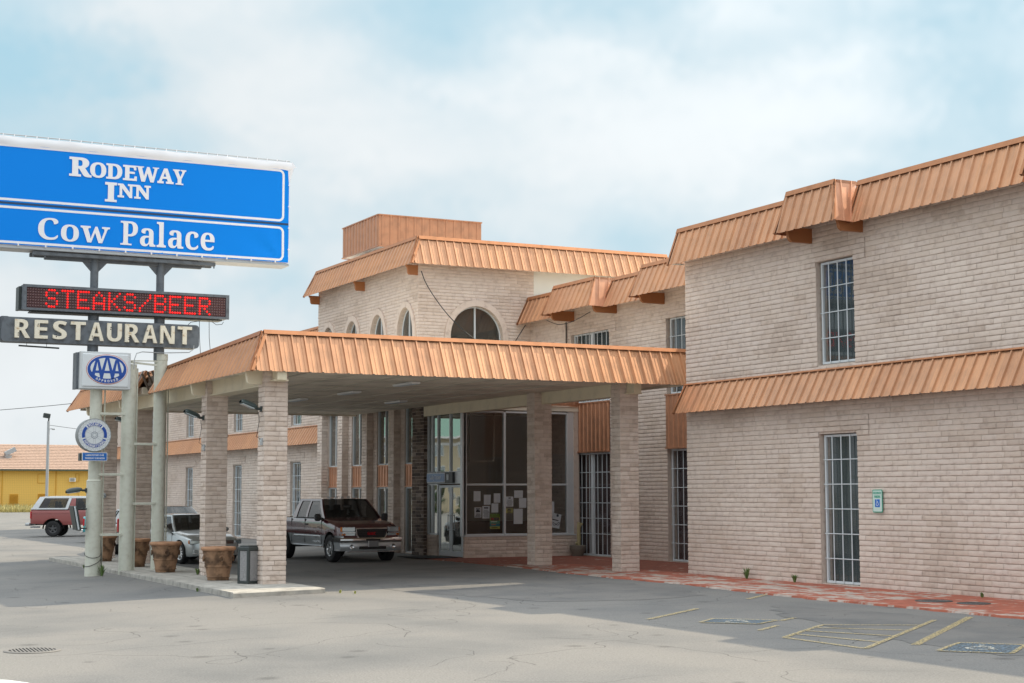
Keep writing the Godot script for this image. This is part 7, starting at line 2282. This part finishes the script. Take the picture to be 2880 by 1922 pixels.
		if q[4].contains("lines") or q[4].contains("crest") or q[4].contains("car picture") or q[4].contains("yellow card"):
			b = MB.new()
			for k in 7: b.box(Vector3(rng.randf_range(-0.01, 0.01), h * (0.12 + 0.09 * k) if not q[4].contains("car") else h * (0.08 + 0.05 * k), 0.004), Vector3(w * rng.randf_range(0.5, 0.8), h * 0.025, 0.002))
			b.box(Vector3(0, h * 0.85, 0.004), Vector3(w * (0.3 if q[4].contains("crest") else 0.6), h * 0.1, 0.002))
			if q[4].contains("car"): b.box(Vector3(0.0, h * 0.62, 0.004), Vector3(w * 0.6, h * 0.18, 0.002)); b.box(Vector3(-0.01, h * 0.72, 0.004), Vector3(w * 0.3, h * 0.1, 0.002))
			put("print", b, ink, t)
	t = thing("poster_board", "leaning white poster board with dark drawings inside the right lobby pane", "poster board", Vector3(24.38, 0.90, -44.84))
	b = MB.new(); b.box(Vector3(0, 0.22, 0), Vector3(0.36, 0.45, 0.02), Basis(Vector3.BACK, -0.2)); put("board", b, M["paper"], t)
	b = MB.new()
	var pp := []
	for k in 18: pp.append(Vector3(0.02 + 0.12 * cos(k * 0.4), 0.12 + 0.045 * sin(k * 0.8 + 0.5), 0.014))
	b.tube(pp, 0.008, 4); b.lathe([Vector2(0.045, 0.012), Vector2(0.001, 0.014)], 10, Vector3(0.08, 0.38, 0), Vector3.BACK); b.box(Vector3(0.0, 0.24, 0.013), Vector3(0.22, 0.03, 0.004), Basis(Vector3.BACK, -0.2)); put("print", b, ink, t)
	# lobby sign over the door
	t = thing("lobby_sign", "blue lobby sign reading Lobby Entrance above the glass doors", "sign", Vector3(21.06, 2.30, -46.2), -PI / 2)
	b = MB.new(); b.cbox(Vector3(0.0, 0.17, 0.03), Vector3(1.95, 0.34, 0.10), 0.008); put("case", b, M["black_plastic"], t)
	b = MB.new(); b.prism(round_rect(-0.95, 0.02, 0.42, 0.32, 0.03), 0.012, Transform3D(Basis(), Vector3(0, 0, 0.08))); put("border", b, M["paper"], t)
	b = MB.new(); b.prism(round_rect(-0.93, 0.04, 0.40, 0.30, 0.025), 0.006, Transform3D(Basis(), Vector3(0, 0, 0.092))); put("face", b, mat("lobby_blue", 0.12, 0.22, 0.42, 0.4), t)
	lettering(t, "Lobby Entrance", font("Droid Serif", false), -0.68, 0.15, 0.085, 0.255, 0.098, 0.006, M["paper"])
	b = MB.new(); b.box(Vector3(0.62, 0.18, 0.084), Vector3(0.15, 0.17, 0.008)); put("label_panel", b, M["bar_dirty"], t)
	# reserved parking sign
	t = thing("parking_sign", "green and white reserved parking sign with blue wheelchair panel on the wing wall", "sign", Vector3(21.86, 1.58, -26.27), -PI / 2)
	plate(t, "panel", round_rect(-0.155, 0.0, 0.155, 0.47, 0.03), 0.0, 0.004, mat("sign_green", 0.03, 0.36, 0.24, 0.4))
	plate(t, "face", round_rect(-0.138, 0.018, 0.138, 0.452, 0.022), 0.004, 0.003, mat("sign_pale", 0.62, 0.76, 0.70, 0.4))
	lettering(t, "RESERVED", font("Droid Sans", true), -0.118, 0.118, 0.375, 0.425, 0.007, 0.003, M["sign_green"])
	lettering(t, "PARKING", font("Droid Sans", true), -0.095, 0.095, 0.30, 0.35, 0.007, 0.003, M["sign_green"])
	plate(t, "wheelchair_panel", PackedVector2Array([Vector2(-0.075, 0.11), Vector2(0.075, 0.11), Vector2(0.075, 0.27), Vector2(-0.075, 0.27)]), 0.007, 0.003, mat("sign_bright_blue", 0.01, 0.16, 0.6, 0.4))
	b = MB.new()
	for s in chair_strokes():
		var path := []
		for q in s: path.append(Vector3(q.x * 0.0021, 0.19 + q.y * 0.0021, 0.011))
		b.tube(path, 0.006, 4)
	put("wheelchair_mark", b, M["white_paint"], t)
	# pot with a cut plant by the barred door
	t = thing("small_pot", "small grey pot with a pale cut cactus stem beside the barred door", "plant pot", Vector3(24.85, 0.02, -44.25))
	b = MB.new(); b.lathe_sharp([Vector2(0.0, 0.0), Vector2(0.17, 0.0), Vector2(0.25, 0.22), Vector2(0.26, 0.33), Vector2(0.24, 0.34), Vector2(0.22, 0.30), Vector2(0.0, 0.29)], 20); put("pot", b, mat("pot_grey", 0.19, 0.17, 0.14, 0.9), t)
	b = MB.new(); b.tube([Vector3(0.03, 0.28, 0), Vector3(0.05, 0.55, 0), Vector3(0.04, 0.85, 0.0), Vector3(0.06, 1.05, 0)], 0.06, 8); b.tube([Vector3(0.04, 0.85, 0), Vector3(0.10, 0.98, 0.02), Vector3(0.16, 1.0, 0.02)], 0.04, 7); b.tube([Vector3(0.0, 0.3, 0.03), Vector3(-0.08, 0.42, 0.06)], 0.035, 6); put("stem", b, mat("dry_stem", 0.42, 0.36, 0.20, 0.85), t)
	# door mat
	t = thing("door_mat", "black door mat on the ground in front of the lobby doors", "mat", Vector3(20.3, gh(20.3) + 0.026, -45.6))
	b = MB.new(); b.cbox(Vector3(0, 0.008, 0), Vector3(1.2, 0.016, 1.9), 0.004); put("mat", b, M["black_rubber"], t)
	b = MB.new()
	for k in 11: b.box(Vector3(-0.5 + 0.1 * k, 0.018, 0), Vector3(0.04, 0.006, 1.8))
	put("rib", b, M["black_plastic"], t)
	# storm drain grate
	t = thing("drain_grate", "oval looking round iron drain grate with slanted bars in the near left asphalt", "drain grate", Vector3(4.47, gh(4.47) + 0.006, -23.94))
	b = MB.new(); b.lathe_sharp([Vector2(0.33, 0.0), Vector2(0.33, 0.012), Vector2(0.38, 0.012), Vector2(0.40, 0.0)], 32); put("rim", b, mat("iron", 0.20, 0.19, 0.18, 0.7, 0.3), t)
	b = MB.new(); b.lathe([Vector2(0.001, 0.0015), Vector2(0.335, 0.0015)], 32); put("pit", b, M["black_rubber"], t)
	for k in 12:
		var u := -0.28 + 0.051 * k
		b = MB.new(); b.box(Vector3(u, 0.008, 0), Vector3(0.024, 0.010, 2.0 * sqrt(maxf(0.005, 0.332 * 0.332 - u * u))), Basis()); put("bar", b, M["iron"], t)
	t.rotation.y = -0.06
	# weeds
	var spots := [[21.72, -30.75, 0.26, "bushy green weed at the foot of the wing wall, left of the gate window"], [21.76, -29.0, 0.18, "small thin weed at the foot of the wing wall just left of the gate window"], [11.24, -39.15, 0.16, "green weed at the foot of the second pillar"], [9.55, -42.05, 0.30, "thin weed growing against the left sign pole"], [10.02, -46.3, 0.12, "tiny weed in the kerb joint behind the left sign pole"], [12.35, -32.25, 0.07, "yellow green weed at the right corner of the concrete island"], [12.55, -31.9, 0.06, "low yellow weed on the asphalt by the island corner"], [21.75, -23.2, 0.10, "tiny weed at the wall foot near the right edge"], [9.85, -34.3, 0.08, "weed tuft in the front kerb joint of the island"]]
	for q in spots:
		t = thing("weed", q[3], "weed", Vector3(q[0], gh(q[0]) if q[0] < 20 else 0.02, q[1]), 0.0, "weeds in cracks and joints")
		if q[0] > 11.0 and q[0] < 12.1 and q[1] < -33: t.position.y = 0.0
		b = MB.new()
		for k in 26:
			var a := rng.randf() * TAU
			var hh: float = q[2] * rng.randf_range(0.5, 1.1); var out: float = q[2] * rng.randf_range(0.15, 0.7)
			var d := Vector3(cos(a), 0, sin(a)); var s := Vector3(-d.z, 0, d.x) * 0.014
			var p0 := d * 0.02; var p1 := d * out * 0.5 + Vector3(0, hh * 0.7, 0); var p2 := d * out + Vector3(0, hh, 0)
			b.quad(p0 - s * 0.4, p0 + s * 0.4, p1 + s, p1 - s); b.tri(p1 - s, p1 + s, p2)
		put("leaf", b, mat("weed_green", 0.13, 0.20, 0.06, 0.8) if not q[3].contains("yellow") else mat("weed_yellow", 0.42, 0.42, 0.12, 0.8), t)

func poster_mat() -> StandardMaterial3D:
	var S := 64
	var im := Image.create(S, S, false, Image.FORMAT_RGB8)
	im.fill(Color(0.75, 0.72, 0.3))
	im.fill_rect(Rect2i(0, 0, S, 14), Color(0.45, 0.55, 0.2)); im.fill_rect(Rect2i(4, 15, 56, 14), Color(0.35, 0.30, 0.25)); im.fill_rect(Rect2i(8, 18, 16, 8), Color(0.7, 0.25, 0.2))
	im.fill_rect(Rect2i(0, 30, S, 10), Color(0.35, 0.6, 0.5)); im.fill_rect(Rect2i(6, 32, 40, 3), Color(0.9, 0.9, 0.85)); im.fill_rect(Rect2i(0, 41, S, 13), Color(0.25, 0.5, 0.55)); im.fill_rect(Rect2i(8, 44, 30, 4), Color(0.8, 0.5, 0.3)); im.fill_rect(Rect2i(10, 57, 40, 4), Color(0.4, 0.35, 0.1))
	var m := mat("poster_print", 1, 1, 1, 0.6)
	m.albedo_texture = ImageTexture.create_from_image(im)
	return m

func pot(label: String, at: Vector3, turn: float) -> Node3D:
	var t := thing("terracotta_pot", label, "plant pot", at, turn, "terracotta pots along the island")
	var b := MB.new()
	b.lathe([Vector2(0.0, 0.0), Vector2(0.24, 0.0), Vector2(0.248, 0.02), Vector2(0.25, 0.07), Vector2(0.27, 0.075), Vector2(0.272, 0.095), Vector2(0.258, 0.105), Vector2(0.295, 0.30), Vector2(0.312, 0.31), Vector2(0.315, 0.33), Vector2(0.302, 0.34), Vector2(0.31, 0.375), Vector2(0.318, 0.385), Vector2(0.315, 0.40), Vector2(0.345, 0.60), Vector2(0.358, 0.61), Vector2(0.355, 0.63), Vector2(0.364, 0.645), Vector2(0.36, 0.66), Vector2(0.37, 0.685)], 40)
	put("body", b, M["terracotta"], t)
	b = MB.new()
	b.lathe([Vector2(0.362, 0.68), Vector2(0.385, 0.685), Vector2(0.40, 0.71), Vector2(0.402, 0.74), Vector2(0.385, 0.765), Vector2(0.355, 0.77), Vector2(0.335, 0.75), Vector2(0.325, 0.64)], 40)
	put("rim", b, M["terracotta_rim"], t)
	b = MB.new(); b.lathe([Vector2(0.335, 0.69), Vector2(0.2, 0.70), Vector2(0.001, 0.71)], 24); put("soil", b, mat("soil", 0.09, 0.065, 0.045, 0.95), t)
	for k in 4:   # moulded ring ornaments
		var a := TAU * k / 4.0 + 0.4
		var d := Vector3(cos(a), 0, sin(a)); var s := Vector3(-sin(a), 0, cos(a))
		b = MB.new()
		var path := []
		for i in 11: path.append(d * 0.345 + s * 0.055 * cos(TAU * i / 10.0) + Vector3(0, 0.50 + 0.06 * sin(TAU * i / 10.0), 0))
		b.tube(path, 0.018, 6, false)
		b.lathe([Vector2(0.03, 0.0), Vector2(0.02, 0.02), Vector2(0.001, 0.025)], 10, d * 0.335 + Vector3(0, 0.555, 0), d)
		put("ring_ornament", b, M["terracotta"], t)
	return t

func _ready() -> void:
	rng.seed = 7
	make_view()
	make_materials()
	make_ground()
	make_wing()
	make_middle_block()
	make_tower()
	make_far_wing()
	make_canopy()
	make_far_places()
	make_signs()
	make_vehicles()
	make_small_things()
